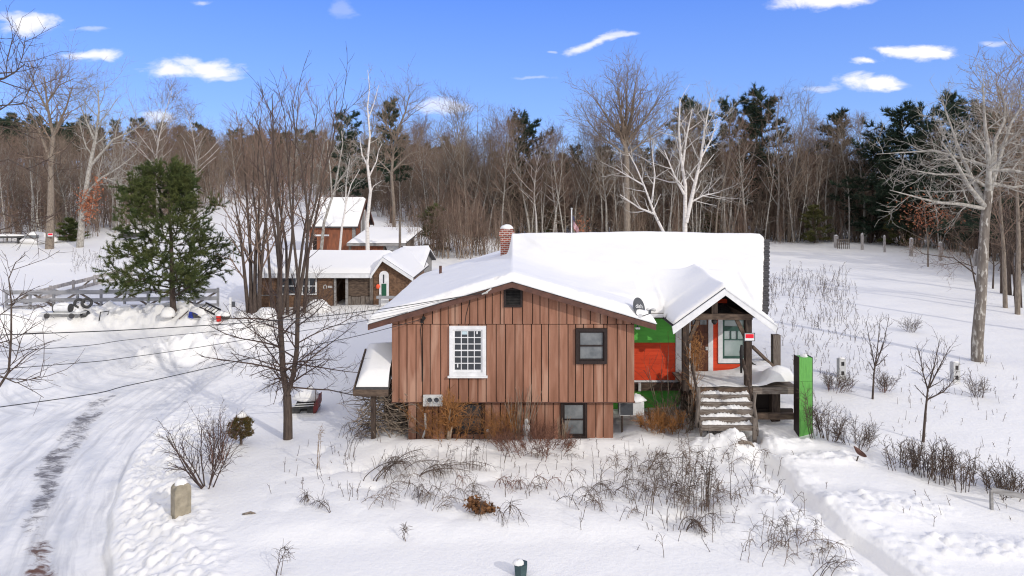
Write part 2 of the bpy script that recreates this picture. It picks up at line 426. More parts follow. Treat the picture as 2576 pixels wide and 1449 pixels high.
M['post_wood'] = mat('pale_field_post', (0.46, 0.43, 0.41), (0.27, 0.245, 0.23), 4, (4, 4, .8), 0.9)
M['birch'] = mat('birch_bark', (0.70, 0.66, 0.62), (0.46, 0.41, 0.37), 4, (1, 1, 3), 0.8, lo=.5, hi=.8)
M['twig'] = mat('twig_brown', (0.235, 0.162, 0.122), (0.155, 0.108, 0.082), 1.2, rough=0.9)
M['twig_grey'] = mat('twig_grey_brown', (0.285, 0.218, 0.165), (0.19, 0.142, 0.108), 1.2, rough=0.9)
M['twig_red'] = mat('twig_red_brown', (0.25, 0.163, 0.122), (0.175, 0.115, 0.088), 1.2, rough=0.9)
M['twig_dark'] = mat('twig_dark', (0.055, 0.036, 0.03), (0.09, 0.06, 0.05), 1.5, rough=0.9)
M['needle'] = mat('pine_needles', (0.052, 0.078, 0.023), (0.105, 0.118, 0.034), 1.1, rough=0.7, island=.35)
M['needle_dark'] = mat('dark_pine_needles', (0.022, 0.042, 0.026), (0.04, 0.062, 0.034), .6, rough=0.7, island=.35)
M['needle_olive'] = mat('olive_needles', (0.075, 0.085, 0.025), (0.12, 0.11, 0.035), 1, rough=0.7, island=.35)
M['orange'] = mat('orange_dead_foliage', (0.36, 0.16, 0.05), (0.22, 0.105, 0.04), 5, rough=0.9, island=.25)
M['leaf_orange'] = mat('clinging_orange_leaves', (0.38, 0.15, 0.08), (0.26, 0.10, 0.055), 3, rough=0.9, island=.2)
M['weed'] = mat('dry_weed', (0.065, 0.046, 0.036), (0.13, 0.092, 0.07), 3, rough=0.95, island=.25)
M['weed_brown'] = mat('brown_weed', (0.10, 0.07, 0.052), (0.19, 0.135, 0.098), 3, rough=0.95, island=.3)
M['weed_pale'] = mat('dry_grass', (0.30, 0.22, 0.15), (0.2, 0.145, 0.1), 3, rough=0.95, island=.2)
M['weed_red'] = mat('red_brown_weed', (0.20, 0.095, 0.062), (0.12, 0.06, 0.045), 3, rough=0.95, island=.25)
M['stick'] = mat('grey_sticks', (0.30, 0.24, 0.18), (0.17, 0.13, 0.1), 5, rough=0.9, island=.3)
M['rubber'] = mat('rubber', (0.04, 0.04, 0.042), (0.075, 0.073, 0.07), 8, rough=0.8)
M['blue'] = mat('blue_plastic', (0.02, 0.045, 0.30), (0.015, 0.03, 0.2), 5, rough=0.45)
M['redplastic'] = mat('red_plastic', (0.70, 0.03, 0.02), (0.55, 0.025, 0.018), 5, rough=0.4)
M['redmetal'] = mat('faded_red_metal', (0.19, 0.03, 0.03), (0.12, 0.025, 0.025), 6, rough=0.5)
M['wire'] = mat('wire_black', (0.03, 0.03, 0.032), rough=0.6)
M['flag_blue'] = mat('flag_blue', (0.05, 0.055, 0.12), rough=0.8)
M['flag_red'] = mat('flag_red', (0.42, 0.02, 0.045), rough=0.8)
M['flag_white'] = mat('flag_white', (0.72, 0.72, 0.74), rough=0.8)
M['block'] = mat('concrete_block', (0.58, 0.58, 0.57), (0.46, 0.46, 0.45), 8, rough=0.9, bump=.006)
M['teal'] = mat('dark_teal_plastic', (0.03, 0.06, 0.065), (0.05, 0.085, 0.09), 5, rough=0.5)
M['leaf_brown'] = mat('brown_leaf_clump', (0.24, 0.115, 0.045), (0.13, 0.06, 0.03), 14, rough=0.9, bump=.02)


def brick_mat():
    m, nt, b = nmat('chimney_brick')
    tc = N(nt, 'ShaderNodeTexCoord'); mp = N(nt, 'ShaderNodeMapping')
    mp.inputs['Rotation'].default_value = (R(90), 0, 0)
    br = N(nt, 'ShaderNodeTexBrick')
    br.inputs['Color1'].default_value = (0.36, 0.09, 0.05, 1); br.inputs['Color2'].default_value = (0.20, 0.06, 0.04, 1)
    br.inputs['Mortar'].default_value = (0.5, 0.46, 0.42, 1)
    br.inputs['Scale'].default_value = 1.0; br.inputs['Mortar Size'].default_value = 0.011
    br.inputs['Brick Width'].default_value = 0.21; br.inputs['Row Height'].default_value = 0.088
    nt.links.new(tc.outputs['Object'], mp.inputs['Vector']); nt.links.new(mp.outputs[0], br.inputs['Vector'])
    nt.links.new(br.outputs['Color'], b.inputs['Base Color'])
    b.inputs['Roughness'].default_value = 0.85
    return m


M['brick'] = brick_mat()


# ------------------------------------------------------------------ mesh helpers
def world_of(o):
    v = Vector((0, 0, 0))
    while o is not None:
        v += o.location; o = o.parent
    return v


def np_mesh(name, V, blocks, mats, smooth=False):
    """blocks: list of (faces int array [n,k], material slot)"""
    me = bpy.data.meshes.new(name)
    V = np.asarray(V, np.float32)
    me.vertices.add(len(V)); me.vertices.foreach_set('co', V.ravel())
    blocks = [(np.asarray(f, np.int32), s) for f, s in blocks if len(f)]
    nl = sum(f.size for f, s in blocks); nf = sum(len(f) for f, s in blocks)
    me.loops.add(nl); me.polygons.add(nf)
    me.loops.foreach_set('vertex_index', np.concatenate([f.ravel() for f, s in blocks]))
    tot = np.concatenate([np.full(len(f), f.shape[1], np.int32) for f, s in blocks])
    st = np.concatenate([[0], np.cumsum(tot)[:-1]]).astype(np.int32)
    me.polygons.foreach_set('loop_start', st)
    me.polygons.foreach_set('material_index', np.concatenate([np.full(len(f), s, np.int32) for f, s in blocks]))
    me.polygons.foreach_set('use_smooth', np.full(nf, smooth))
    for m in mats:
        me.materials.append(m)
    me.update(calc_edges=True)
    return me


def link(name, me, parent=None):
    o = bpy.data.objects.new(name, me); COL.objects.link(o)
    if parent is not None:
        o.parent = parent
    return o


def tag(o, label=None, cat=None, group=None, kind=None):
    if label: o['label'] = label
    if cat: o['category'] = cat
    if group: o['group'] = group
    if kind: o['kind'] = kind
    return o


def thing(name, loc, label, cat, group=None):
    o = bpy.data.objects.new(name, None); COL.objects.link(o); o.location = loc
    o.empty_display_size = 0.2
    return tag(o, label, cat, group)


class MB:
    """collects shapes in world coordinates and links them as one mesh object"""
    def __init__(s): s.v = []; s.f = []; s.m = []

    def add(s, vs, fs, mi=0):
        b = len(s.v); s.v += [tuple(p) for p in vs]
        s.f += [tuple(b + i for i in f) for f in fs]; s.m += [mi] * len(fs)
        return s

    def box(s, x0, x1, y0, y1, z0, z1, mi=0):
        v = [(x, y, z) for z in (z0, z1) for y in (y0, y1) for x in (x0, x1)]
        return s.add(v, [(0, 2, 3, 1), (4, 5, 7, 6), (0, 1, 5, 4), (2, 6, 7, 3), (0, 4, 6, 2), (1, 3, 7, 5)], mi)

    def prism(s, poly, y0, y1, mi=0, axis='y'):
        n = len(poly)
        if axis == 'y':
            v = [(a, y0, b) for a, b in poly] + [(a, y1, b) for a, b in poly]
        elif axis == 'x':
            v = [(y0, a, b) for a, b in poly] + [(y1, a, b) for a, b in poly]
        else:
            v = [(a, b, y0) for a, b in poly] + [(a, b, y1) for a, b in poly]
        f = [tuple(range(n)), tuple(range(2 * n - 1, n - 1, -1))]
        f += [(i, i + n, (i + 1) % n + n, (i + 1) % n) for i in range(n)]
        return s.add(v, f, mi)

    def slab(s, top, th, mi=0):
        n = len(top)
        v = list(top) + [(x, y, z - th) for x, y, z in top]
        f = [tuple(range(n)), tuple(range(2 * n - 1, n - 1, -1))] + [(i, i + n, (i + 1) % n + n, (i + 1) % n) for i in range(n)]
        return s.add(v, f, mi)

    def bar(s, p, q, w, h, mi=0, up=(0, 0, 1)):
        p = Vector(p); q = Vector(q); d = (q - p).normalized(); up = Vector(up)
        if abs(d.dot(up)) > 0.98: up = Vector((0, 1, 0))
        a = d.cross(up).normalized() * (w / 2); b = a.cross(d).normalized() * (h / 2)
        v = [e + sa * a + sb * b for e in (p, q) for sa, sb in ((-1, -1), (1, -1), (1, 1), (-1, 1))]
        return s.add(v, [(0, 3, 2, 1), (4, 5, 6, 7), (0, 1, 5, 4), (1, 2, 6, 5), (2, 3, 7, 6), (3, 0, 4, 7)], mi)

    def tube(s, pts, r, n=8, mi=0, caps=True):
        pts = [Vector(p) for p in pts]
        rs = r if isinstance(r, (list, tuple)) else [r] * len(pts)
        rings = []; vs = []
        ref = None
        for i, p in enumerate(pts):
            d = (pts[min(i + 1, len(pts) - 1)] - pts[max(i - 1, 0)]).normalized()
            if ref is None:
                ref = Vector((0, 0, 1)) if abs(d.z) < 0.9 else Vector((1, 0, 0))
            a = d.cross(ref).normalized(); b = d.cross(a).normalized(); ref = a.cross(d) if a.length else ref
            vs += [p + rs[i] * (math.cos(t) * a + math.sin(t) * b) for t in [2 * math.pi * j / n for j in range(n)]]
        f = []
        for i in range(len(pts) - 1):
            for j in range(n):
                f.append((i * n + j, i * n + (j + 1) % n, (i + 1) * n + (j + 1) % n, (i + 1) * n + j))
        if caps:
            f.append(tuple(range(n - 1, -1, -1))); f.append(tuple((len(pts) - 1) * n + j for j in range(n)))
        return s.add(vs, f, mi)

    def blob(s, c, rx, ry, rz, seed=0, rough=0.15, n=14, flat=None, mi=0):
        rd = random.Random(seed); ph = [rd.uniform(0, 6.28) for _ in range(9)]
        vs = []; m = max(6, n // 2)
        for i in range(m + 1):
            th = math.pi * i / m
            for j in range(n):
                a = 2 * math.pi * j / n
                d = 1 + rough * (math.sin(3 * a + ph[0]) * math.sin(2 * th + ph[1]) + 0.6 * math.sin(5 * a + ph[2] + 3 * th) + 0.4 * math.sin(7 * a + ph[3]) * math.sin(5 * th + ph[4]))
                z = rz * math.cos(th) * d
                if flat is not None: z = max(z, flat)
                vs.append((c[0] + rx * math.sin(th) * math.cos(a) * d, c[1] + ry * math.sin(th) * math.sin(a) * d, c[2] + z))
        f = [(i * n + j, (i + 1) * n + j, (i + 1) * n + (j + 1) % n, i * n + (j + 1) % n) for i in range(m) for j in range(n)]
        return s.add(vs, f, mi)

    def build(s, name, m, parent=None, smooth=False, bevel=0.0, flip=True):
        me = bpy.data.meshes.new(name)
        off = world_of(parent) if parent is not None else Vector((0, 0, 0))
        if parent is None and s.v:
            xsn = [p[0] for p in s.v]; ysn = [p[1] for p in s.v]; zsn = [p[2] for p in s.v]
            off = Vector(((min(xsn) + max(xsn)) / 2, (min(ysn) + max(ysn)) / 2, min(zsn)))
        me.from_pydata([tuple(Vector(p) - off) for p in s.v], [], s.f)
        ms = m if isinstance(m, (list, tuple)) else [m]
        for x in ms: me.materials.append(x)
        me.polygons.foreach_set('material_index', s.m)
        bm = bmesh.new(); bm.from_mesh(me)
        bmesh.ops.recalc_face_normals(bm, faces=bm.faces); bm.to_mesh(me); bm.free()
        if smooth: me.polygons.foreach_set('use_smooth', [True] * len(me.polygons))
        me.update()
        o = link(name, me, parent)
        if parent is None: o.location = off
        if bevel:
            bv = o.modifiers.new('bevel', 'BEVEL'); bv.width = bevel; bv.segments = 2; bv.limit_method = 'ANGLE'
        return o


# ------------------------------------------------------------------ branching plants
def norm3(d):
    l = math.sqrt(d[0] * d[0] + d[1] * d[1] + d[2] * d[2]) or 1.0
    return (d[0] / l, d[1] / l, d[2] / l)


class Plant:
    def __init__(s, seed): s.r = random.Random(seed); s.out = []; s.tufts = []

    def limb(s, lv, p, d, L, r0, r1, seg=4, wander=0.1, up=0.0, add=True):
        g = s.r.gauss; pts = [tuple(p)]; d = norm3(d); h = L / seg
        for i in range(seg):
            d = norm3((d[0] + g(0, wander), d[1] + g(0, wander), d[2] + g(0, wander) + up))
            q = pts[-1]; pts.append((q[0] + d[0] * h, q[1] + d[1] * h, q[2] + d[2] * h))
        rad = [r0 + (r1 - r0) * i / seg for i in range(seg + 1)]
        if add: s.out.append((lv, pts, rad))
        return pts, rad

    def given(s, lv, pts, r0, r1, jit=0.0):
        n = len(pts); g = s.r.gauss
        pts = [tuple(c + (g(0, jit) if 0 < i else 0) for c in p) for i, p in enumerate(pts)]
        # cumulative length taper
        ls = [0]
        for i in range(1, n): ls.append(ls[-1] + math.dist(pts[i], pts[i - 1]))
        rad = [r0 + (r1 - r0) * l / ls[-1] for l in ls]
        s.out.append((lv, pts, rad))
        return pts, rad

    def kids(s, lv, stem, n, t0, t1, ang, L, rr, seg=3, wander=0.12, up=0.0, rmin=0.004, rtip=0.5,
             shape=None, angsd=10, Lsd=0.25, deeper=None, az0=None):
        pts, rad = stem; m = len(pts) - 1; r = s.r
        az = r.uniform(0, 6.28)
        for i in range(n):
            t = t0 + (t1 - t0) * (i + r.random()) / n
            f = min(t, 0.999) * m; k = int(f); f -= k
            a, b = pts[k], pts[k + 1]
            p = (a[0] + (b[0] - a[0]) * f, a[1] + (b[1] - a[1]) * f, a[2] + (b[2] - a[2]) * f)
            d = norm3((b[0] - a[0], b[1] - a[1], b[2] - a[2]))
            ra = rad[k] + (rad[k + 1] - rad[k]) * f
            az += 2.4 + r.uniform(-.5, .5)
            # frame round d
            q = (0, 0, 1) if abs(d[2]) < 0.9 else (1, 0, 0)
            e = norm3((d[1] * q[2] - d[2] * q[1], d[2] * q[0] - d[0] * q[2], d[0] * q[1] - d[1] * q[0]))
            w = (d[1] * e[2] - d[2] * e[1], d[2] * e[0] - d[0] * e[2], d[0] * e[1] - d[1] * e[0])
            th = R(max(8, r.gauss(ang(t) if callable(ang) else ang, angsd)))
            c, sn = math.cos(th), math.sin(th); ca, sa = math.cos(az), math.sin(az)
            dd = tuple(d[j] * c + (e[j] * ca + w[j] * sa) * sn for j in range(3))
            ll = L * (shape(t) if shape else 1.0) * max(0.35, r.gauss(1, Lsd))
            r0 = max(rmin, ra * rr)
            st = s.limb(lv, p, dd, ll, r0, max(rmin * 0.6, r0 * rtip), seg, wander, up)
            if deeper: deeper(st, t)

    def mesh(s, name, mats, lv_mat, sides=(8, 6, 4, 3, 3, 3), levels=None, off=(0, 0, 0), tuft=None):
        groups = {}
        for lv, pts, rad in s.out:
            if levels is not None and lv not in levels: continue
            groups.setdefault((len(pts), sides[lv], lv_mat[lv]), []).append((pts, rad))
        Vs = []; blocks = []; base = 0
        for (n, sd, mi), lst in groups.items():
            P = np.array([p for p, _ in lst]) - np.array(off); Rr = np.array([r for _, r in lst])
            T = np.empty_like(P); T[:, 1:-1] = P[:, 2:] - P[:, :-2]; T[:, 0] = P[:, 1] - P[:, 0]; T[:, -1] = P[:, -1] - P[:, -2]
            T /= np.linalg.norm(T, axis=2, keepdims=True) + 1e-9
            mean = P[:, -1] - P[:, 0]; mean /= np.linalg.norm(mean, axis=1, keepdims=True) + 1e-9
            ref = np.where(np.abs(mean[:, 2:3]) < 0.8, np.array([[0, 0, 1.]]), np.array([[1., 0, 0]]))[:, None, :]
            A = np.cross(T, ref); A /= np.linalg.norm(A, axis=2, keepdims=True) + 1e-9
            B = np.cross(T, A)
            th = np.arange(sd) * 2 * np.pi / sd
            ring = P[:, :, None, :] + Rr[:, :, None, None] * (np.cos(th)[None, None, :, None] * A[:, :, None, :] + np.sin(th)[None, None, :, None] * B[:, :, None, :])
            Vs.append(ring.reshape(-1, 3))
            nt = len(lst)
            idx = base + np.arange(nt * n * sd).reshape(nt, n, sd)
            nx = np.roll(idx, -1, axis=2)
            F = np.stack([idx[:, :-1], nx[:, :-1], nx[:, 1:], idx[:, 1:]], -1).reshape(-1, 4)
            blocks.append((F, mi)); base += nt * n * sd
        if tuft is not None:
            V, F, mi = tuft
            Vs.append(V - np.array(off)); blocks.append((F + base, mi)); base += len(V)
        return np_mesh(name, np.concatenate(Vs) if Vs else np.zeros((0, 3)), blocks, mats, smooth=True)


def blades(P, D, per, length, width, seed, spread=1.0):
    """needle blades: per thin triangles at each point P, round direction D"""
    rs = np.random.RandomState(seed)
    P = np.repeat(np.asarray(P, float), per, 0); D = np.repeat(np.asarray(D, float), per, 0)
    n = len(P)
    d = D + spread * rs.normal(0, 0.55, (n, 3)); d /= np.linalg.norm(d, axis=1, keepdims=True) + 1e-9
    s = np.cross(d, rs.normal(0, 1, (n, 3))); s /= np.linalg.norm(s, axis=1, keepdims=True) + 1e-9
    L = length * rs.uniform(.6, 1.3, (n, 1)); w = width * rs.uniform(.7, 1.3, (n, 1))
    a = P - d * L * 0.15 - s * w * .5; b = P - d * L * 0.15 + s * w * .5; c = P + d * L
    V = np.stack([a, b, c], 1).reshape(-1, 3)
    return V, np.arange(n * 3).reshape(-1, 3)

# ------------------------------------------------------------------ camera, sun, sky
cam_d = bpy.data.cameras.new('camera'); cam = bpy.data.objects.new('camera', cam_d); COL.objects.link(cam)
cam.location = (0, 0, EYE); cam.rotation_euler = (R(90), 0, 0)
cam_d.sensor_width = 36; cam_d.lens = 24.0; cam_d.shift_y = -0.0879
cam_d.clip_start = 0.1; cam_d.clip_end = 4000
SC.camera = cam

SUN_AZ, SUN_EL = 45.0, 25.5        # degrees right of "behind the camera", and above the horizon
sd_ = bpy.data.lights.new('sun', 'SUN'); sun = bpy.data.objects.new('sun', sd_); COL.objects.link(sun)
sd_.energy = 2.3; sd_.angle = R(0.53); sd_.color = (1.0, 0.95, 0.88)
tosun = Vector((math.sin(R(SUN_AZ)) * math.cos(R(SUN_EL)), -math.cos(R(SUN_AZ)) * math.cos(R(SUN_EL)), math.sin(R(SUN_EL))))
sun.rotation_euler = tosun.to_track_quat('Z', 'Y').to_euler(); sun.location = (30, -20, 40)


def build_world():
    w = bpy.data.worlds.new('World'); SC.world = w; w.use_nodes = True
    nt = w.node_tree; nt.nodes.clear(); L = nt.links.new
    out = N(nt, 'ShaderNodeOutputWorld'); bg = N(nt, 'ShaderNodeBackground'); L(bg.outputs[0], out.inputs[0])
    bg.inputs[1].default_value = 0.15
    sky = N(nt, 'ShaderNodeTexSky', sky_type='NISHITA'); sky.sun_disc = False
    sky.sun_elevation = R(SUN_EL)
    # rotation 0 puts the sun toward +Y and it turns clockwise seen from above
    sky.sun_rotation = math.atan2(tosun.x, tosun.y)
    sky.air_density = 1.0; sky.dust_density = 0.5; sky.ozone_density = 2.5; sky.altitude = 300
    tint = N(nt, 'ShaderNodeMix', data_type='RGBA', blend_type='MULTIPLY'); tint.inputs[0].default_value = 1.0
    L(sky.outputs[0], tint.inputs[6]); tint.inputs[7].default_value = (0.50, 0.715, 1.30, 1)
    tc = N(nt, 'ShaderNodeTexCoord'); sep = N(nt, 'ShaderNodeSeparateXYZ'); L(tc.outputs['Generated'], sep.inputs[0])
    # even out the sky round the compass: blend with a plain zenith-to-horizon blue
    ramp = N(nt, 'ShaderNodeValToRGB'); L(sep.outputs[2], ramp.inputs[0])
    ramp.color_ramp.elements[0].position = 0.0; ramp.color_ramp.elements[0].color = (.52, .70, .98, 1)
    ramp.color_ramp.elements[1].position = 0.30; ramp.color_ramp.elements[1].color = (.135, .315, 1.0, 1)
    e = ramp.color_ramp.elements.new(0.12); e.color = (.30, .51, 1.0, 1)
    rs = N(nt, 'ShaderNodeMix', data_type='RGBA', blend_type='MULTIPLY'); rs.inputs[0].default_value = 1; L(ramp.outputs[0], rs.inputs[6]); rs.inputs[7].default_value = (8.4, 8.4, 8.4, 1)
    bl = N(nt, 'ShaderNodeMix', data_type='RGBA'); bl.inputs[0].default_value = 0.65; L(tint.outputs[2], bl.inputs[6]); L(rs.outputs[2], bl.inputs[7]); tint = bl
    mxy = N(nt, 'ShaderNodeMath', operation='MAXIMUM'); L(sep.outputs[1], mxy.inputs[0]); mxy.inputs[1].default_value = 0.05
    a = N(nt, 'ShaderNodeMath', operation='DIVIDE'); L(sep.outputs[0], a.inputs[0]); L(mxy.outputs[0], a.inputs[1])
    b = N(nt, 'ShaderNodeMath', operation='DIVIDE'); L(sep.outputs[2], b.inputs[0]); L(mxy.outputs[0], b.inputs[1])
    ab = N(nt, 'ShaderNodeCombineXYZ'); L(a.outputs[0], ab.inputs[0]); L(b.outputs[0], ab.inputs[1])
    nz = N(nt, 'ShaderNodeTexNoise'); nz.inputs['Scale'].default_value = 17; nz.inputs['Detail'].default_value = 5; nz.inputs['Roughness'].default_value = .55
    mpn = N(nt, 'ShaderNodeMapping'); mpn.inputs['Scale'].default_value = (0.6, 1.2, 1); L(ab.outputs[0], mpn.inputs[0]); L(mpn.outputs[0], nz.inputs['Vector'])
    wob = N(nt, 'ShaderNodeVectorMath', operation='MULTIPLY_ADD'); wob.inputs[1].default_value = (0.075, 0.032, 0); wob.inputs[2].default_value = (-0.0375, -0.016, 0)
    L(nz.outputs['Color'], wob.inputs[0])
    abw = N(nt, 'ShaderNodeVectorMath', operation='ADD'); L(ab.outputs[0], abw.inputs[0]); L(wob.outputs[0], abw.inputs[1])
    clouds = [(66, 66, 92, 27, .9, 0), (30, 52, 60, 18, .6, 0), (238, 142, 78, 15, .85, .03), (440, 172, 80, 24, .9, 0), (520, 170, 95, 24, .95, -.06), (470, 150, 45, 14, .7, 0),
              (590, 188, 40, 10, .5, 0), (1495, 104, 60, 15, .75, .36), (1545, 85, 55, 8, .6, .15), (2075, 4, 140, 20, .9, .05), (2300, 130, 95, 19, 1.0, 0), (2240, 128, 40, 12, .9, 0),
              (2350, 140, 45, 20, .95, 0), (2178, 154, 38, 11, .95, 0), (2200, 214, 85, 22, 1.0, 0), (2240, 222, 40, 10, .8, 0), (1120, 265, 75, 22, .55, 0), (400, 288, 50, 16, .6, 0), (2060, 226, 55, 9, .4, 0),
              (225, 75, 40, 7, .3, 0), (865, 25, 30, 22, .18, 0), (2500, 105, 40, 8, .4, 0), (1335, 200, 50, 5, .25, 0), (1390, 128, 14, 4, .3, 0), (510, 3, 30, 8, .4, 0)]
    nw = N(nt, 'ShaderNodeTexNoise'); nw.inputs['Scale'].default_value = 30; nw.inputs['Detail'].default_value = 7; nw.inputs['Roughness'].default_value = .62; nw.inputs['Distortion'].default_value = .4
    L(mpn.outputs[0], nw.inputs['Vector'])
    er = N(nt, 'ShaderNodeMapRange'); er.inputs[1].default_value = .3; er.inputs[2].default_value = .7; er.inputs[3].default_value = -.42; er.inputs[4].default_value = .42; L(nw.outputs[0], er.inputs[0])
    last = None
    for (u, v, hw, hh, op, sl) in clouds:
        s1 = N(nt, 'ShaderNodeVectorMath', operation='SUBTRACT'); L(abw.outputs[0], s1.inputs[0])
        s1.inputs[1].default_value = ((u - U0) * K, -(v - V0) * K, 0)
        src = s1
        if sl:
            sx = N(nt, 'ShaderNodeVectorMath', operation='DOT_PRODUCT'); L(s1.outputs[0], sx.inputs[0]); sx.inputs[1].default_value = (-sl, 1, 0)
            dx = N(nt, 'ShaderNodeVectorMath', operation='DOT_PRODUCT'); L(s1.outputs[0], dx.inputs[0]); dx.inputs[1].default_value = (1, 0, 0)
            cb = N(nt, 'ShaderNodeCombineXYZ'); L(dx.outputs['Value'], cb.inputs[0]); L(sx.outputs['Value'], cb.inputs[1]); src = cb
        s2 = N(nt, 'ShaderNodeVectorMath', operation='MULTIPLY'); L(src.outputs[0], s2.inputs[0]); s2.inputs[1].default_value = (1 / (hw * K), 1 / (hh * K), 0)
        ln = N(nt, 'ShaderNodeVectorMath', operation='LENGTH'); L(s2.outputs[0], ln.inputs[0])
        mr = N(nt, 'ShaderNodeMapRange', interpolation_type='SMOOTHSTEP'); mr.inputs[1].default_value = 1.2; mr.inputs[2].default_value = 0.25; mr.inputs[3].default_value = 0; mr.inputs[4].default_value = op
        ad = N(nt, 'ShaderNodeMath', operation='ADD'); L(ln.outputs['Value'], ad.inputs[0]); L(er.outputs[0], ad.inputs[1]); L(ad.outputs[0], mr.inputs[0])
        if last is None: last = mr
        else:
            mxx = N(nt, 'ShaderNodeMath', operation='MAXIMUM'); L(last.outputs[0], mxx.inputs[0]); L(mr.outputs[0], mxx.inputs[1]); last = mxx
    front = N(nt, 'ShaderNodeMath', operation='GREATER_THAN'); L(sep.outputs[1], front.inputs[0]); front.inputs[1].default_value = 0.06
    cf = N(nt, 'ShaderNodeMath', operation='MULTIPLY'); L(last.outputs[0], cf.inputs[0]); L(front.outputs[0], cf.inputs[1])
    # unseen broken cloud added overhead and behind the viewer as neutral fill light
    n2 = N(nt, 'ShaderNodeTexNoise'); n2.inputs['Scale'].default_value = 3.2; n2.inputs['Detail'].default_value = 6
    L(tc.outputs['Generated'], n2.inputs['Vector'])
    m2 = N(nt, 'ShaderNodeMapRange', interpolation_type='SMOOTHSTEP'); m2.inputs[1].default_value = 0.34; m2.inputs[2].default_value = 0.50; L(n2.outputs[0], m2.inputs[0])
    rear = N(nt, 'ShaderNodeMapRange', interpolation_type='SMOOTHSTEP'); rear.inputs[1].default_value = 0.62; rear.inputs[2].default_value = 0.30; L(sep.outputs[1], rear.inputs[0])
    cr = N(nt, 'ShaderNodeMath', operation='MULTIPLY'); L(m2.outputs[0], cr.inputs[0]); L(rear.outputs[0], cr.inputs[1])
    fac = N(nt, 'ShaderNodeMath', operation='MAXIMUM'); L(cf.outputs[0], fac.inputs[0]); L(cr.outputs[0], fac.inputs[1])
    mix = N(nt, 'ShaderNodeMix', data_type='RGBA'); L(fac.outputs[0], mix.inputs[0]); L(tint.outputs[2], mix.inputs[6]); mix.inputs[7].default_value = (8.9, 8.65, 8.45, 1)
    L(mix.outputs[2], bg.inputs[0])


build_world()
SC.view_settings.view_transform = 'Standard'; SC.view_settings.look = 'None'
SC.view_settings.exposure = -0.21; SC.view_settings.gamma = 1.0
SC.cycles.max_bounces = 6; SC.cycles.diffuse_bounces = 3; SC.cycles.glossy_bounces = 3
SC.cycles.use_adaptive_sampling = True; SC.cycles.adaptive_threshold = 0.008
SC.cycles.use_denoising = True; SC.cycles.denoiser = 'OPENIMAGEDENOISE'; SC.cycles.denoising_prefilter = 'ACCURATE'; SC.cycles.denoising_input_passes = 'RGB_ALBEDO_NORMAL'; SC.cycles.filter_width = 1.15


# ------------------------------------------------------------------ the ground, one sheet
def axis(lo, hi, parts):
    """spacing steps: list of (start, end, step); beyond lo/hi it grows geometrically"""
    out = []
    for a, b, s in parts: out.append(np.arange(a, b, s))
    c = np.concatenate(out + [[parts[-1][1]]])
    s = parts[-1][2]; x = c[-1]; up = []
    while x < hi: s *= 1.09; x += s; up.append(x)
    s = parts[0][2]; x = c[0]; dn = []
    while x > lo: s *= 1.09; x -= s; dn.append(x)
    return np.concatenate([dn[::-1], c, up])


def build_ground():
    X = axis(-900, 900, [(-21, -13, .12), (-13, 13, .065), (13, 23, .12)])
    Y = axis(-120, 1500, [(12.3, 26, .06), (26, 44, .11), (44, 62, .25)])
    XX, YY = np.meshgrid(X, Y)
    Z, road, dirt, rust, rut, lane = ground(XX.ravel(), YY.ravel(), True)
    V = np.stack([XX.ravel(), YY.ravel(), Z], 1)
    nx, ny = len(X), len(Y)
    i = np.arange(nx * ny).reshape(ny, nx)
    F = np.stack([i[:-1, :-1], i[:-1, 1:], i[1:, 1:], i[1:, :-1]], -1).reshape(-1, 4)
    me = np_mesh('ground', V, [(F, 0)], [M['ground']], smooth=True)
    for nm, arr in (('road', road), ('dirt', dirt), ('rust', rust), ('rut', rut), ('lane', lane)):
        a = me.attributes.new(nm, 'FLOAT', 'POINT'); a.data.foreach_set('value', np.asarray(arr, np.float32))
    tag(link('ground', me), kind='structure')


build_ground()

# ------------------------------------------------------------------ the house
YF = 22.0                      # brown front wall
YM = 24.6                      # red and green front wall
house = thing('house', (0.0, YF, 0.0), 'snow-roofed house with brown board wing, red and green front, gabled porch', 'house')
rd = random.Random(5)


def hp(mb, name, m, parent=None, label=None, **kw):
    o = mb.build(name, m, parent or house, **kw)
    if label: o['label'] = label
    return o


wing = MB(); gable = [(-3.86, 1.28), (3.93, 1.28), (3.93, 3.90), (0.0, 5.04), (-3.86, 3.90)]
wing.prism(gable, YF + .03, 32.8); wall_o = hp(wing, 'wall', M['gap'])


def roof_under(x): return 5.06 - abs(x) * 0.2955


def cutouts(x0, x1, z0, z1, holes):
    """split the upright board x0..x1, z0..z1 round holes"""
    segs = [(z0, z1)]
    for hx0, hx1, hz0, hz1 in holes:
        if hx1 > x0 and hx0 < x1:
            ns = []
            for a, b in segs:
                if hz1 <= a or hz0 >= b: ns.append((a, b)); continue
                if hz0 > a: ns.append((a, hz0))
                if hz1 < b: ns.append((hz1, b))
            segs = ns
    return segs


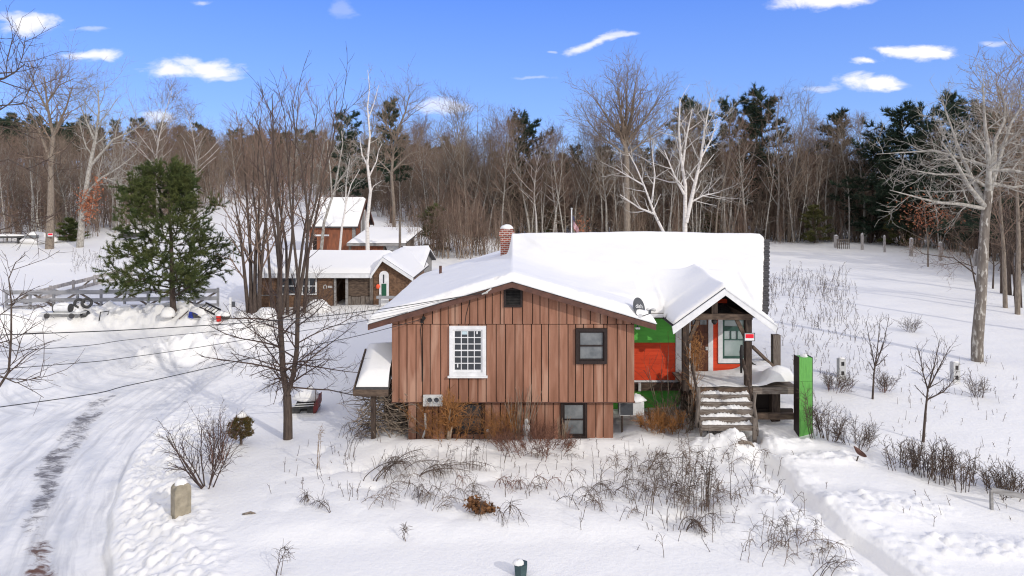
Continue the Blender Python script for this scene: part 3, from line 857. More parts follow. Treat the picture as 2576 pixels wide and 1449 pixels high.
def boards(x0, x1, zlo, zhi, y, seed, holes=(), wmin=.21, wmax=.34, gap=.028):
    r = random.Random(seed); mb = MB(); x = x0
    edges = sorted([h[0] for h in holes] + [h[1] for h in holes])
    while x < x1 - .03:
        w = r.uniform(wmin, wmax); nx = x + w
        for e in edges:
            if x + .08 < e < nx + .06: nx = e; break
        nx = min(nx, x1)
        if x1 - nx < .1: nx = x1
        for a, b in cutouts(x + .01, nx - .01, 0, 1e3, [(h[0], h[1], h[2], h[3]) for h in holes]):
            la = max(a, zlo); lt = x + gap / 2; rt = nx - gap / 2
            tl = min(b, zhi(lt) if callable(zhi) else zhi); tr = min(b, zhi(rt) if callable(zhi) else zhi)
            if tl - la < .02 or tr - la < .02: continue
            yy = y - r.uniform(0, .006)
            poly = [(lt, la), (rt, la), (rt, tr)] + ([(0, min(b, zhi(0)))] if callable(zhi) and lt < 0 < rt and b > 90 else []) + [(lt, tl)]
            mb.prism(poly, yy - .02, yy + .015)
        x = nx
    return mb


W1 = (xs(1131, YF), xs(1223, YF), zs(944, YF), zs(819, YF))
W2 = (xs(1448, YF), xs(1527, YF), zs(914, YF), zs(825, YF))
VT = (xs(1268, YF), xs(1314, YF), zs(772, YF), zs(725, YF))
hp(boards(-3.88, 3.95, 1.26, 3.755, YF, 3, [W1, W2]), 'siding', M['brown'], wall_o)
hp(boards(-3.88, 3.95, 3.775, roof_under, YF - .012, 8, [VT]), 'gable_siding', M['brown'], wall_o)
low = MB().box(-3.08, 3.28, YF + .22, 32.5, -.6, 1.26)
low_o = hp(low, 'foundation_wall', M['gap'])
B1 = (xs(1138, YF + .18), xs(1219, YF + .18), zs(1090, YF + .18), 1.235)
B2 = (xs(1411, YF + .18), xs(1476, YF + .18), zs(1101, YF + .18), 1.235)
hp(boards(-3.10, 3.30, -.5, 1.245, YF + .19, 12, [B1, B2], .2, .3), 'foundation_siding', M['brown'], low_o)
hp(MB().box(-3.9, 3.97, YF - .028, YF + .2, 1.235, 1.262), 'drip_board', M['brown_dark'])


def sash_window(name, box, y, fm, cas, panes, gm, bar=.028, label=None, sill=None, meet=False, depth=.06, sash=.05):
    """window > casing strips, sash bars, glass; panes = (columns, rows)"""
    x0, x1, z0, z1 = box
    f = MB()
    f.box(x0, x0 + cas, y - depth, y, z0, z1); f.box(x1 - cas, x1, y - depth, y, z0, z1)
    f.box(x0 + cas, x1 - cas, y - depth, y, z1 - cas, z1); f.box(x0 + cas, x1 - cas, y - depth, y, z0, z0 + cas)
    root = hp(f, name, fm, label=label)
    ix0, ix1, iz0, iz1 = x0 + cas, x1 - cas, z0 + cas, z1 - cas
    s = MB(); ys0, ys1 = y - depth * .45, y - .012
    s.box(ix0, ix0 + sash, ys0, ys1, iz0, iz1); s.box(ix1 - sash, ix1, ys0, ys1, iz0, iz1)
    s.box(ix0 + sash, ix1 - sash, ys0, ys1, iz1 - sash, iz1); s.box(ix0 + sash, ix1 - sash, ys0, ys1, iz0, iz0 + sash * 1.3)
    gx0, gx1, gz0, gz1 = ix0 + sash, ix1 - sash, iz0 + sash * 1.3, iz1 - sash
    nc, nr = panes
    for i in range(1, nc):
        x = gx0 + (gx1 - gx0) * i / nc; s.box(x - bar / 2, x + bar / 2, ys0 + .002, ys1 - .002, gz0, gz1)
    for j in range(1, nr):
        z = gz0 + (gz1 - gz0) * j / nr; h = bar * (1.5 if j * 2 == nr else 1) / 2
        s.box(gx0, gx1, ys0 + (0 if not meet else -.012), ys1 - .001, z - h, z + h)
    hp(s, 'sash', fm, root)
    hp(MB().box(gx0 - .01, gx1 + .01, y - .011, y - .004, gz0 - .01, gz1 + .01), 'pane', gm, root)
    if sill:
        hp(MB().box(x0 - sill, x1 + sill, y - depth - .05, y - .001, z0 - .055, z0 - .001), 'sill', fm, root)
    return root


w_white = sash_window('window', W1, YF - .018, M['white'], .115, (4, 6), M['glass'], .026, 'tall white window of twenty-four small panes', sill=.05, depth=.09, sash=.055)
# small stickers left on three panes
stk = MB(); yk = YF - .034
stk.box(xs(1162, YF), xs(1177, YF), yk - .003, yk, zs(841, YF), zs(832, YF)); hp(stk, 'sticker', mat('pale_blue_sticker', (.5, .62, .66)), w_white)
stk = MB(); stk.box(xs(1198.5, YF), xs(1202, YF), yk - .003, yk, zs(840, YF), zs(830, YF)); hp(stk, 'sticker', M['white'], w_white)
stk = MB(); stk.box(xs(1150, YF), xs(1153, YF), yk - .003, yk, zs(924, YF), zs(914, YF)); hp(stk, 'sticker', M['white'], w_white)
sash_window('window', W2, YF - .018, M['dark_wood'], .10, (1, 2), M['glass_dim'], .03, 'square dark-framed double sash window', meet=True, depth=.10, sash=.045)
sash_window('window', B1, YF + .17, M['dark_wood'], .07, (1, 2), M['glass'], .03, 'dark basement window half hidden by brush', meet=True, depth=.07, sash=.04)
sash_window('window', B2, YF + .17, M['dark_wood'], .075, (1, 2), M['glass_dim'], .03, 'grey-paned basement window in dark frame', meet=True, depth=.07, sash=.045)
hp(MB().box(B2[0] - .06, B2[1] + .06, YF + .03, YF + .16, B2[2] - .08, B2[2] - .005), 'sill', M['weather_h'])
v = MB(); x0, x1, z0, z1 = VT
v.box(x0, x0 + .06, YF - .09, YF - .03, z0, z1); v.box(x1 - .06, x1, YF - .09, YF - .03, z0, z1); v.box(x0 + .06, x1 - .06, YF - .09, YF - .03, z1 - .06, z1); v.box(x0 + .06, x1 - .06, YF - .09, YF - .03, z0, z0 + .06)
vent = hp(v, 'gable_vent', M['dark_wood'], label='dark louvred vent high in the gable')
lv = MB()
for i in range(9):
    z = z0 + .08 + i * (z1 - z0 - .16) / 8.6
    lv.slab([(x0 + .06, YF - .07, z), (x1 - .06, YF - .07, z), (x1 - .06, YF - .02, z + .05), (x0 + .06, YF - .02, z + .05)], .008)
lv.box(x0 + .05, x1 - .05, YF - .012, YF - .004, z0 + .05, z1 - .05)
hp(lv, 'louvre', M['black'], vent)

# wing roof
RX, RY0, RY1 = 4.55, 21.58, 33.2
rp = [(-RX, 3.87), (0, 5.215), (RX, 3.87), (RX, 3.76), (0, 5.105), (-RX, 3.76)]
roof = hp(MB().prism(rp, RY0 + .06, RY1), 'roof', M['shingle'])
fa = MB()
for s in (-1, 1):
    fa.prism([(0, 5.16), (s * (RX + .01), 3.815), (s * (RX + .01), 3.645), (0, 5.0)], RY0 + .005, RY0 + .055)
hp(fa, 'bargeboard', M['brown_dark'], roof)
dr = MB()
for s in (-1, 1):
    dr.prism([(0, 5.225), (s * (RX + .03), 3.875), (s * (RX + .03), 3.845), (0, 5.195)], RY0 - .02, RY0 + .05)
hp(dr, 'drip_edge', M['white'], roof)
sf = MB()
for s in (-1, 1):
    sf.slab([(s * 3.9, YF - .05, 3.80), (s * RX, YF - .05, 3.755), (s * RX, RY1, 3.755), (s * 3.9, RY1, 3.80)][::s], .02)
hp(sf, 'soffit', M['brown_dark'], roof)

# lean-to over the side stairs
lt = [(-4.95, 21.5, 1.80), (-3.90, 21.5, 1.80), (-3.90, 23.3, 2.719), (-4.95, 23.3, 2.719)]
lean = hp(MB().slab(lt, .09), 'lean_to_roof', M['shingle'])
hp(MB().box(-4.99, -3.89, 21.44, 21.495, 1.60, 1.80), 'fascia', M['timber'], lean)
hp(MB().bar((-4.99, 21.5, 1.69), (-4.99, 23.3, 2.609), .05, .2), 'rake_board', M['timber'], lean)
hp(MB().box(-4.47, -4.33, 21.62, 21.76, -.3, 1.62), 'post', M['timber_v'], lean)
hp(MB().box(-4.40, -3.12, 23.4, 23.5, -.3, 1.6).box(-3.2, -3.1, 22.1, 23.4, -.3, 1.24), 'back_wall', M['gap'], lean)
hp(MB().box(-3.35, -3.10, YF + .06, YF + .2, -.4, 1.23), 'corner_board', M['brown'], lean)
# its snow: lumpy slab
g = []; nx, ny = 16, 34
for j in range(ny + 1):
    for i in range(nx + 1):
        a = i / nx; b = j / ny
        x = -4.93 + a * 1.02; y = 21.56 + b * 1.72
        e = min(a * 1.02, (1 - a) * 1.02 + .3, b * 1.72, (1.02 - b) * 1.9)
        t = .30 * math.sqrt(min(1, e / .3)) + .03 + .10 * math.sin(b * 3) * a
        g.append((x, y, 1.80 + (y - 21.5) * .5103 + t))
fs = [(j * (nx + 1) + i, j * (nx + 1) + i + 1, (j + 1) * (nx + 1) + i + 1, (j + 1) * (nx + 1) + i) for j in range(ny) for i in range(nx)]
hp(MB().add(g, fs), 'snow_cover', M['roof_snow'], lean, smooth=True)

# ---- red and green main body
hp(MB().prism([(YM + .03, 1.0), (YM + .03, 3.80), (29, 5.90), (33.4, 3.80), (33.4, 1.0)], .05, 8.64, axis='x'), 'main_wall', M['gap'])
hp(MB().box(3.4, 8.6, YM + .25, 33, -.6, 1.02), 'main_foundation', M['green'])


def laps(x0, x1, z0, z1, y, m, name, holes=(), top=None):
    mb = MB(); n = max(1, round((z1 - z0) / .145)); h = (z1 - z0) / n
    for i in range(n):
        a = z0 + i * h; b = a + h
        spans = [(x0, x1)]
        for hx0, hx1, hz0, hz1 in holes:
            if hz1 > a + .02 and hz0 < b - .02:
                ns = []
                for p, q in spans:
                    if hx0 > p: ns.append((p, min(q, hx0)))
                    if hx1 < q: ns.append((max(p, hx1), q))
                spans = [s_ for s_ in ns if s_[1] - s_[0] > .02]
        for p, q in spans:
            if top:
                pp = max(p, top(b, -1)); qq = min(q, top(b, 1))
                if qq - pp < .03: continue
                p, q = pp, qq
            mb.add([(p, y - .022, a), (q, y - .022, a), (q, y - .006, b), (p, y - .006, b), (p, y + .02, a), (q, y + .02, a), (q, y + .02, b), (p, y + .02, b)],
                   [(0, 1, 2, 3), (4, 7, 6, 5), (0, 4, 5, 1), (2, 6, 7, 3), (0, 3, 7, 4), (1, 5, 6, 2)])
    return hp(mb, name, m)


ZR = zs(862, YM)
laps(3.9, 5.88, zs(956, YM), ZR - .004, YM, M['red'], 'red_siding')
laps(3.9, 5.88, ZR + .004, 3.74, YM, M['green'], 'green_siding')
hp(MB().box(3.9, 6.0, YM - .045, YM + .02, zs(961, YM), zs(956.5, YM)), 'sill_trim', M['white'])
hp(MB().box(3.5, 6.05, YM - .20, YM - .05, zs(979, YM), zs(962, YM)), 'sill_beam', M['timber'])
hp(MB().box(3.5, 6.0, YM - .03, YM + .24, .2, zs(980, YM)), 'green_skirt', M['green'])
hp(MB().box(5.885, xs(1715, YM), YM - .055, YM + .02, 1.25, 3.95), 'corner_board', M['white'])
# porch back wall, up into its gable
PX, PZ, PS = 6.96, 4.90, .72                                        # porch ridge x, height, slope


def ptop(z, s): return PX + s * max(0, (PZ - .14 - z) / PS)


DR = (xs(1737, YM), xs(1781, YM), zs(936, YM), zs(771, YM))
PW = (xs(1806, YM), xs(1883, YM), zs(913, YM), zs(767, YM))
hp(MB().prism([(xs(1716, YM), 1.5), (8.62, 1.5), (8.62, 3.66), (PX, PZ - .12), (xs(1716, YM), 4.0)], YM + .025, YM + .2), 'porch_back', M['gap'])
laps(xs(1716, YM), 8.64, zs(947, YM), 4.78, YM, M['red'], 'porch_siding', [(xs(1726, YM), xs(1793, YM), 0, zs(757, YM)), PW], ptop)
# door
d = MB().box(DR[0], DR[1], YM - .03, YM + .02, DR[2], DR[3]); door = hp(d, 'door', M['door'], label='dark wooden front door with four small panes')
st = MB()
for x in (DR[0], DR[1] - .1, (DR[0] + DR[1]) / 2 - .05): st.box(x, x + .1, YM - .045, YM - .03, DR[2], DR[2] + 1.32)
for z in (DR[2], DR[2] + .62, DR[2] + 1.3): st.box(DR[0], DR[1], YM - .052, YM - .03, z, z + .12)
hp(st, 'door_panel', M['door'], door)
pz0, pz1 = zs(817, YM), zs(790, YM)
for i in range(2):
    for j in range(2):
        x = DR[0] + .07 + i * .27; z = pz0 + .01 + j * .2
        hp(MB().box(x, x + .23, YM - .04, YM - .031, z, z + .165), 'pane', M['glass_dim'], door)
hp(MB().tube([(DR[1] - .06, YM - .05, 2.42), (DR[1] - .06, YM - .11, 2.42)], .03).box(DR[1] - .1, DR[1] - .02, YM - .06, YM - .05, 2.36, 2.48), 'handle', M['pale_metal'], door)
tr = MB()
tr.box(DR[1] + .003, xs(1793, YM), YM - .06, YM + .02, DR[2] - .16, zs(757, YM))
tr.box(xs(1728, YM), DR[0] - .003, YM - .06, YM + .02, DR[2] - .16, zs(757, YM))
tr.box(DR[0] - .003, DR[1] + .003, YM - .06, YM + .02, DR[3] + .003, zs(757, YM))
tr.box(DR[0] - .003, DR[1] + .003, YM - .10, YM + .02, DR[2] - .17, DR[2] - .01)
hp(tr, 'door_trim', M['white'], door)
# big porch window: white casing, dark green double sash with three panes over one
cs = MB(); x0, x1, z0, z1 = PW
c = .16
cs.box(x0, x0 + c, YM - .06, YM + .02, z0, z1); cs.box(x1 - .10, x1, YM - .06, YM + .02, z0, z1); cs.box(x0 + c, x1 - .1, YM - .06, YM + .02, z1 - .15, z1); cs.box(x0 + c, x1 - .1, YM - .06, YM + .02, z0, z0 + .16)
win = hp(cs, 'window', M['white'], label='tall dark green window in wide white casing beside the door')
gx0, gx1, gz0, gz1 = x0 + c, x1 - .1, z0 + .16, z1 - .15
gm = (gz0 + gz1) / 2 + .18
sg = MB()
for a, b, y in ((gz0, gm, YM - .03), (gm, gz1, YM - .045)):
    sg.box(gx0, gx0 + .07, y, YM + .01, a, b); sg.box(gx1 - .07, gx1, y, YM + .01, a, b)
    sg.box(gx0 + .07, gx1 - .07, y, YM + .01, b - .075, b); sg.box(gx0 + .07, gx1 - .07, y, YM + .01, a, a + .085)
    h = b - a; zb = b - .075 - .30
    sg.box(gx0 + .07, gx1 - .07, y + .004, YM + .008, zb - .03, zb)
    for i in (1, 2):
        x = gx0 + .07 + (gx1 - gx0 - .14) * i / 3; sg.box(x - .016, x + .016, y + .002, YM + .008, zb, b - .075)
hp(sg, 'sash', M['green_frame'], win)
hp(MB().box(gx0 + .05, gx1 - .05, YM + .011, YM + .018, gz0 + .05, gz1 - .05), 'pane', M['glass_green'], win)

# main roof, with a right-hand rake that leans out toward the ridge
ER, RR, RZ = 8.98, 10.90, 6.06
front = [(0.0, 24.0, 3.76), (ER, 24.0, 3.76), (RR, 29.0, RZ), (0.0, 29.0, RZ)]
back = [(0.0, 29.0, RZ), (RR, 29.0, RZ), (ER, 34.0, 3.76), (0.0, 34.0, 3.76)]
mroof = hp(MB().slab(front, .14).slab(back, .14), 'main_roof', M['shingle'])
sh = MB(); n = 34
for i in range(n):
    a = i / n; b = (i + .93) / n
    p = (ER + (RR - ER) * a + .03 * (i % 2), 24 + 5 * a, 3.76 + 2.30 * a); q = (ER + (RR - ER) * b + .03 * (i % 2), 24 + 5 * b, 3.76 + 2.30 * b)
    sh.slab([(p[0] - .26, p[1], p[2] + .03), (p[0] + .03, p[1], p[2] + .03), (q[0] + .03, q[1], q[2] + .012), (q[0] - .26, q[1], q[2] + .012)], .05)
hp(sh, 'rake_shingle', M['shingle'], mroof)['kind'] = 'stuff'
hp(MB().box(4.6, 5.28, 23.93, 23.995, 3.60, 3.77), 'fascia', M['timber'], mroof)
hp(MB().box(4.55, 5.34, 23.82, 23.93, 3.66, 3.76), 'gutter', M['white'], mroof)

# porch roof and frame
YP = 22.3
pr = MB()
EL, EE = 5.28, 8.58
pr.slab([(EL, YP, PZ - PS * (PX - EL)), (PX, YP, PZ), (PX, 27.2, PZ), (EL, 27.2, PZ - PS * (PX - EL))], .10)
pr.slab([(PX, YP, PZ), (EE, YP, PZ - PS * (EE - PX)), (EE, 25.5, PZ - PS * (EE - PX)), (PX, 27.2, PZ)], .10)
proof = hp(pr, 'porch_roof', M['shingle'])
bb = MB()
for s, e in ((-1, EL), (1, EE)):
    ze = PZ - PS * abs(e - PX)
    bb.prism([(PX, PZ - .02), (e + s * .06, ze - .06), (e + s * .02, ze - .30), (PX, PZ - .245)], YP - .06, YP - .005)
hp(bb, 'bargeboard', M['white'], proof)
hp(MB().prism([(PX, PZ + .01), (EE + .08, PZ - PS * (EE + .06 - PX)), (EE + .08, PZ - PS * (EE + .06 - PX) - .05), (PX, PZ - .045)], YP - .085, YP - .061), 'drip_edge', M['white'], proof)
YQ = 22.6
zt0, zt1 = zs(803, YQ), zs(789, YQ)
frame = hp(MB().box(xs(1712, YQ), xs(1891, YQ), YQ - .11, YQ + .09, zt0, zt1), 'porch_beam', M['timber'], label='dark rough timber beam across the porch')
for u0, u1 in ((1716.5, 1733), (1874, 1890)):
    hp(MB().box(xs(u0, YQ), xs(u1, YQ), YQ - .09, YQ + .12, 1.45, zt0 - .003), 'porch_post', M['timber_v'], bevel=.015)
hp(MB().box(xs(1789, YQ), xs(1804, YQ), YQ - .08, YQ + .08, zt1 + .003, PZ - .2), 'king_post', M['timber_v'])
hp(MB().bar((xs(1731, YQ), YQ, zs(862, YQ)), (xs(1757, YQ), YQ, zt0 + .02), .1, .12), 'brace', M['timber'])
hp(MB().bar((xs(1876, YQ), YQ, zs(850, YQ)), (xs(1852, YQ), YQ, zt0 + .02), .1, .12), 'brace', M['timber'])
for x in (xs(1722, YQ), xs(1882, YQ)):
    hp(MB().box(x - .08, x + .08, YQ + .1, YM - .07, zt0 + .01, zt1 - .02), 'side_plate', M['timber'])
hp(MB().bar((PX + .02, YM - .3, PZ - .32), (PX + .42, YM - .3, PZ - .62), .03, .04), 'white_batten', M['white'])
hp(MB().tube([(xs(1797, YQ), YQ - .02, zt0), (xs(1797, YQ), YQ - .02, zt0 - .05), (xs(1797, YQ), YQ - .02, zt0 - .1), (xs(1797, YQ), YQ - .02, zt0 - .17)], [.05, .10, .09, .04], 10), 'lantern', M['black'])

# deck and steps
DZ = 1.58
DXR = xs(2010, 22.5)
deck = hp(MB().box(5.75, DXR, 22.52, 24.5, DZ - .07, DZ).box(8.7, DXR, 24.5, 27.2, DZ - .07, DZ), 'deck', M['weather_h'])
hp(MB().box(xs(1752, 22.5), xs(1893, 22.5), 22.45, 22.515, DZ - .21, DZ - .004), 'rim_board', M['timber'], deck)
hp(MB().box(xs(1893.5, 22.5), DXR, 22.44, 22.515, DZ - .2, DZ + .01), 'rim_board', M['weather_h'], deck, label='pale weathered rim board right of the steps')
hp(MB().box(xs(1898, 22.3), DXR, 22.3, 22.42, zs(1056, 22.3), zs(1041, 22.3)), 'lower_rail', M['timber'], deck)
hp(MB().box(xs(1940, 22.7), xs(1961, 22.7), 22.62, 22.85, .2, DZ - .075), 'deck_post', M['timber_v'], deck)
hp(MB().box(xs(1943, 25.9), xs(1962, 25.9), 25.8, 26.05, DZ - .3, zs(842, 25.9)), 'railing_post', M['weather'], deck, label='short grey box post at the back of the deck', bevel=.01)
hp(MB().bar((xs(1893, 24.3), 24.3, zs(872, 24.3)), (xs(1947, 25.8), 25.8, zs(924, 25.8)), .09, .10), 'ramp_rail', M['timber'], deck)
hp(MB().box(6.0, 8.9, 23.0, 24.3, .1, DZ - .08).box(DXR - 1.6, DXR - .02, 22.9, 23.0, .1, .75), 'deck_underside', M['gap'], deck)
# steps
nst = 5; y_top, y_bot = 22.45, 21.0; z_bot = .82
rise = (DZ - z_bot) / nst; run = (y_top - y_bot) / nst
for i in range(nst):
    z1 = DZ - (i + 1) * rise + .0; y1 = y_top - i * run; y0 = y1 - run
    ul = 1752 + i * 3.2; ur = 1893 + i * 2.2
    xl, xr = xs(ul, y0), xs(ur, y0)
    st_o = hp(MB().box(xl, xr, y0 - .03, y1 - .003, z1 - .045, z1), 'step', M['weather_h'])
    hp(MB().box(xl + .03, xr - .03, y0, y0 + .03, z1 - rise + .002, z1 - .047), 'riser', M['weather_h'], st_o)
    # snow trodden on the tread
    sn = MB(); nn = 40; r2 = random.Random(40 + i); gv = []
    for j in range(4):
        for k_ in range(nn + 1):
            x = xl + .06 + (xr - xl - .12) * k_ / nn
            hgt = max(.0, .012 + .05 * r2.random() + .03 * math.sin(x * 5 + i * 2)) * (0.1, .7, 1.3, 1.1)[j]
            gv.append((x, y0 + .07 + (y1 - y0 - .08) * j / 3 + r2.uniform(0, .03) * (j < 1), z1 + (hgt if 0 < k_ < nn else .0)))
    sn.add(gv, [(j * (nn + 1) + k_, j * (nn + 1) + k_ + 1, (j + 1) * (nn + 1) + k_ + 1, (j + 1) * (nn + 1) + k_) for j in range(3) for k_ in range(nn)])
    hp(sn, 'step_snow', M['snow'], st_o, smooth=True)
for ul, ur in ((1748, 1765), (1894, 1906)):
    hp(MB().bar((xs(ul, 22.4), 22.4, DZ - .25), (xs(ur, 20.98), 20.98, z_bot - .22), .06, .26), 'stringer', M['weather'])


def rough(pts, r, name, m='timber_v', label=None):
    return hp(MB().tube(pts, r, 8), name, M[m], label=label, smooth=True)


rough([at(1738, 902, 22.3), at(1744, 935, 21.9), at(1754, 985, 21.35)], [.045, .05, .04], 'handrail', label='left rustic stick handrail')
rough([at(1756, 975, 21.3), at(1759, 1005, 21.3), at(1755, 1040, 21.3), at(1754, 1075, 21.3)], [.07, .055, .06, .065], 'newel_post', 'weather')
rough([at(1869, 905, 22.2), at(1873, 925, 22.0), at(1883, 960, 21.6), at(1892, 1003, 21.15)], [.04, .06, .055, .05], 'handrail', label='right rustic stick handrail')
rough([at(1900, 988, 21.1), at(1897, 1020, 21.1), at(1901, 1045, 21.1), at(1903, 1075, 21.1)], [.05, .05, .055, .06], 'newel_post', 'weather')
hp(MB().box(xs(1894, 21.0), xs(1903, 21.0), 20.96, 21.04, .3, zs(1052, 21.0)), 'stair_foot_post', M['weather'])
rough([at(1865, 938, 22.35), at(1865, 905, 22.35), at(1866, 885, 22.35), at(1866, 868, 22.35)], [.035, .05, .075, .04], 'iron_newel', 'black')

# snow lying on the deck
def deck_snow():
    X = np.linspace(5.95, DXR - .03, 84); Y = np.linspace(22.5, 27.1, 90)
    XX, YY = np.meshgrid(X, Y)
    e = np.minimum(np.minimum(XX - 5.9, DXR - XX), YY - 22.45)
    h = .025 + .05 * fbm(XX, YY, .5, 3) + .04 * lumps(XX, YY, .35)
    right = sstep(8.0, 8.7, XX)
    h = h + right * (.10 + .42 * np.exp(-(((XX - 9.0) / .75) ** 2 + ((YY - 22.95) / .5) ** 2)) + .10 * sstep(23.5, 25, YY) + .20 * np.exp(-(((XX - 8.25) / .35) ** 2 + ((YY - 23.6) / .4) ** 2)))
    h = h + .16 * np.exp(-(((XX - 8.3) / .4) ** 2 + ((YY - 24.3) / .35) ** 2))
    h = np.maximum(h, .0) * np.sqrt(np.clip(e / .14, 0, 1))
    ok = ~((XX < 8.72) & (YY > 24.46))
    V = np.stack([XX.ravel(), YY.ravel(), (DZ + .004 + h).ravel()], 1) - np.array(world_of(house))
    i = np.arange(XX.size).reshape(XX.shape)
    F = np.stack([i[:-1, :-1], i[:-1, 1:], i[1:, 1:], i[1:, :-1]], -1)
    m = ok[:-1, :-1] & ok[:-1, 1:] & ok[1:, 1:] & ok[1:, :-1]
    o = link('deck_snow', np_mesh('deck_snow', V, [(F[m], 0)], [M['snow']], True), house)


deck_snow()


# ---- snow over the roofs: one continuous drifted sheet
def roof_snow():
    st = .06
    X = np.arange(-4.62, 10.95, st); Y = np.arange(21.5, 34.1, st)
    XX, YY = np.meshgrid(X, Y)
    zw = 5.215 - np.abs(XX) * .2955
    zm = RZ - np.abs(YY - 29) * .460
    zp = PZ - PS * np.abs(XX - PX)
    xr = RR - np.abs(YY - 29) / 5 * (RR - ER)
    jag = .05 * fbm(XX, YY, .25, 2)
    dw = np.minimum(np.minimum(XX + 4.56, 4.56 - XX), np.minimum(YY - 21.6, 33.2 - YY))
    dm = np.minimum(np.minimum(XX - .0, xr - .17 - XX), np.minimum(YY - 24.0, 34.0 - YY))
    dp = np.minimum(np.minimum(XX - EL, EE - XX), np.minimum(YY - YP, 26.1 - YY))
    d = np.maximum(np.maximum(dw, dm), dp) + jag * .5
    a = 4.2
    def pen(z, dd): return np.where(dd > 0, z, z - np.minimum(-dd * 6, 30))
    es = [np.exp(a * (pen(z, dd) - 5)) for z, dd in ((zw, dw), (zm, dm), (zp, dp))]
    sm = 5 + np.log(sum(es) + 1e-30) / a
    hard = np.maximum(np.maximum(np.where(dw > -.05, zw, -9), np.where(dm > -.05, zm, -9)), np.where(dp > -.05, zp, -9))
    thick = .24 + .05 * fbm(XX, YY, 2.2, 2) + .06 * sstep(0, 6, XX)
    onp = sstep(1.6, -.3, np.maximum(dw, dm)) * (dp > 0)
    thick = thick * (1 - .55 * onp)
    edge = np.sqrt(np.clip(d / .22, 0, 1)) * (.85 + .15 * np.clip(d / .6, 0, 1))
    z = np.maximum(sm, hard) + thick * edge + .02
    # crumbled edge along the gable and small scarps near the ridge end
    cr = np.exp(-((YY - 21.72) / .16) ** 2) * (dw > 0)
    z = z + cr * .09 * (lumps(XX, YY, .13) - .5) + .012 * fbm(XX, YY, .5, 2)
    ang = (XX - .55) * .85 + (YY - 28.6) * .52
    z = z + .10 * sstep(-.1, .1, ang) * np.exp(-((XX - .9) / .9) ** 2 - ((YY - 28.0) / .8) ** 2)
    dr_ = np.abs((XX - .3) * .55 + (YY - 28.3) * .83)
    z = z + .10 * np.exp(-(dr_ / .6) ** 2) * sstep(.2, 1.0, XX) * (1 - sstep(2.5, 5.5, XX))
    z = z + .10 * np.exp(-((XX - 6.1) / 1.0) ** 2 - ((YY - 24.7) / 1.0) ** 2)
    z = z + .05 * fbm(XX * .6 + YY * .3, YY - XX * .3, 1.3, 3, 4.0) + .008 * np.sin((XX * .5 + YY) * 7 + 3 * fbm(XX, YY, 2.0, 2)) * np.clip(.5 + fbm(XX, YY, 2.5, 2, 7.0) * 2, 0, 1)
    ok = (d > 0)
    V = np.stack([XX.ravel(), YY.ravel(), z.ravel()], 1)
    Vb = V.copy(); Vb[:, 2] = np.maximum(hard, sm - .6).ravel() - .04
    i = np.arange(XX.size).reshape(XX.shape)
    F = np.stack([i[:-1, :-1], i[:-1, 1:], i[1:, 1:], i[1:, :-1]], -1)
    m = ok[:-1, :-1] & ok[:-1, 1:] & ok[1:, 1:] & ok[1:, :-1]
    top = F[m]
    # skirt round the rim
    ed = {}
    for f in top.tolist():
        for q in range(4):
            e = (f[q], f[(q + 1) % 4])
            if (e[1], e[0]) in ed: del ed[(e[1], e[0])]
            else: ed[e] = 1
    n = len(V)
    sk = np.array([(b_, a_, a_ + n, b_ + n) for a_, b_ in ed])
    o = link('roof_snow', np_mesh('roof_snow', np.concatenate([V, Vb]) - np.array(world_of(house)), [(top, 0), (sk, 0)], [M['roof_snow']], True), house)


roof_snow()

# chimney, vent pipe
ch = MB().box(-.50, .04, 29.7, 30.25, 4.8, 6.16).box(-.56, .10, 29.64, 30.31, 6.16, 6.38).box(-.50, .04, 29.7, 30.25, 6.38, 6.48)
chim = hp(ch, 'chimney', M['brick'], label='red brick chimney capped with snow')
hp(MB().blob((-.23, 29.97, 6.48), .29, .29, .19, 4, .05, 16, flat=-.02), 'snow_cap', M['snow'], chim, smooth=True)
hp(MB().tube([at(1108, 690, 29.3)[:2] + (4.2,), at(1108, 690, 29.3)[:2] + (4.92,)], .06, 12), 'vent_pipe', M['brown_dark'])

# service gear on the front wall
lamp = hp(MB().box(xs(1058, YF), xs(1066, YF), YF - .06, YF - .03, zs(812, YF), zs(803, YF)), 'floodlight', M['black'])
hp(MB().tube([at(1063, 807, YF - .05), at(1066, 800, YF - .16)], [.035, .065], 10), 'lamp_head', M['black'], lamp)
hp(MB().tube([at(1062, 810, YF - .045), at(1058, 830, YF - .045), at(1061, 870, YF - .045), at(1062, 960, YF - .045)], .012, 6), 'cable', M['black'], lamp)
hp(MB().tube([at(1187, 742, YF - .05), at(1181, 760, YF - .05), at(1172, 795, YF - .05), at(1170, 815, YF - .05)], .009, 5), 'service_cable', M['black'])
hp(MB().tube([at(1227, 736, 21.55), at(1213, 740, 21.5), at(1228, 732, 21.5), at(1236, 726, 21.5)], .022, 6), 'service_bracket', M['pale_metal'])
ex = hp(MB().box(xs(1065, YF), xs(1114, YF), YF - .12, YF - .022, zs(1020, YF), zs(992, YF)), 'wall_vent', M['pale_metal'], label='pale twin-outlet exhaust vent box', bevel=.01)
for u in (1081, 1098):
    p = at(u, 1006, YF - .12)
    ring = MB(); nn = 20
    for k_ in range(nn):
        a0, a1 = 2 * math.pi * k_ / nn, 2 * math.pi * (k_ + 1) / nn
        ring.add([(p[0] + r_ * math.cos(a_), p[1] - dy, p[2] + r_ * math.sin(a_)) for r_, dy in ((.10, 0), (.10, .05), (.082, .05), (.082, 0)) for a_ in (a0, a1)],
                 [(0, 1, 3, 2), (2, 3, 5, 4), (4, 5, 7, 6)])
    hp(ring, 'outlet_ring', M['pale_metal'], ex)
    hp(MB().tube([(p[0], p[1] - .004, p[2]), (p[0], p[1] - .009, p[2])], .082, 20), 'outlet_mouth', M['grey_metal'], ex)
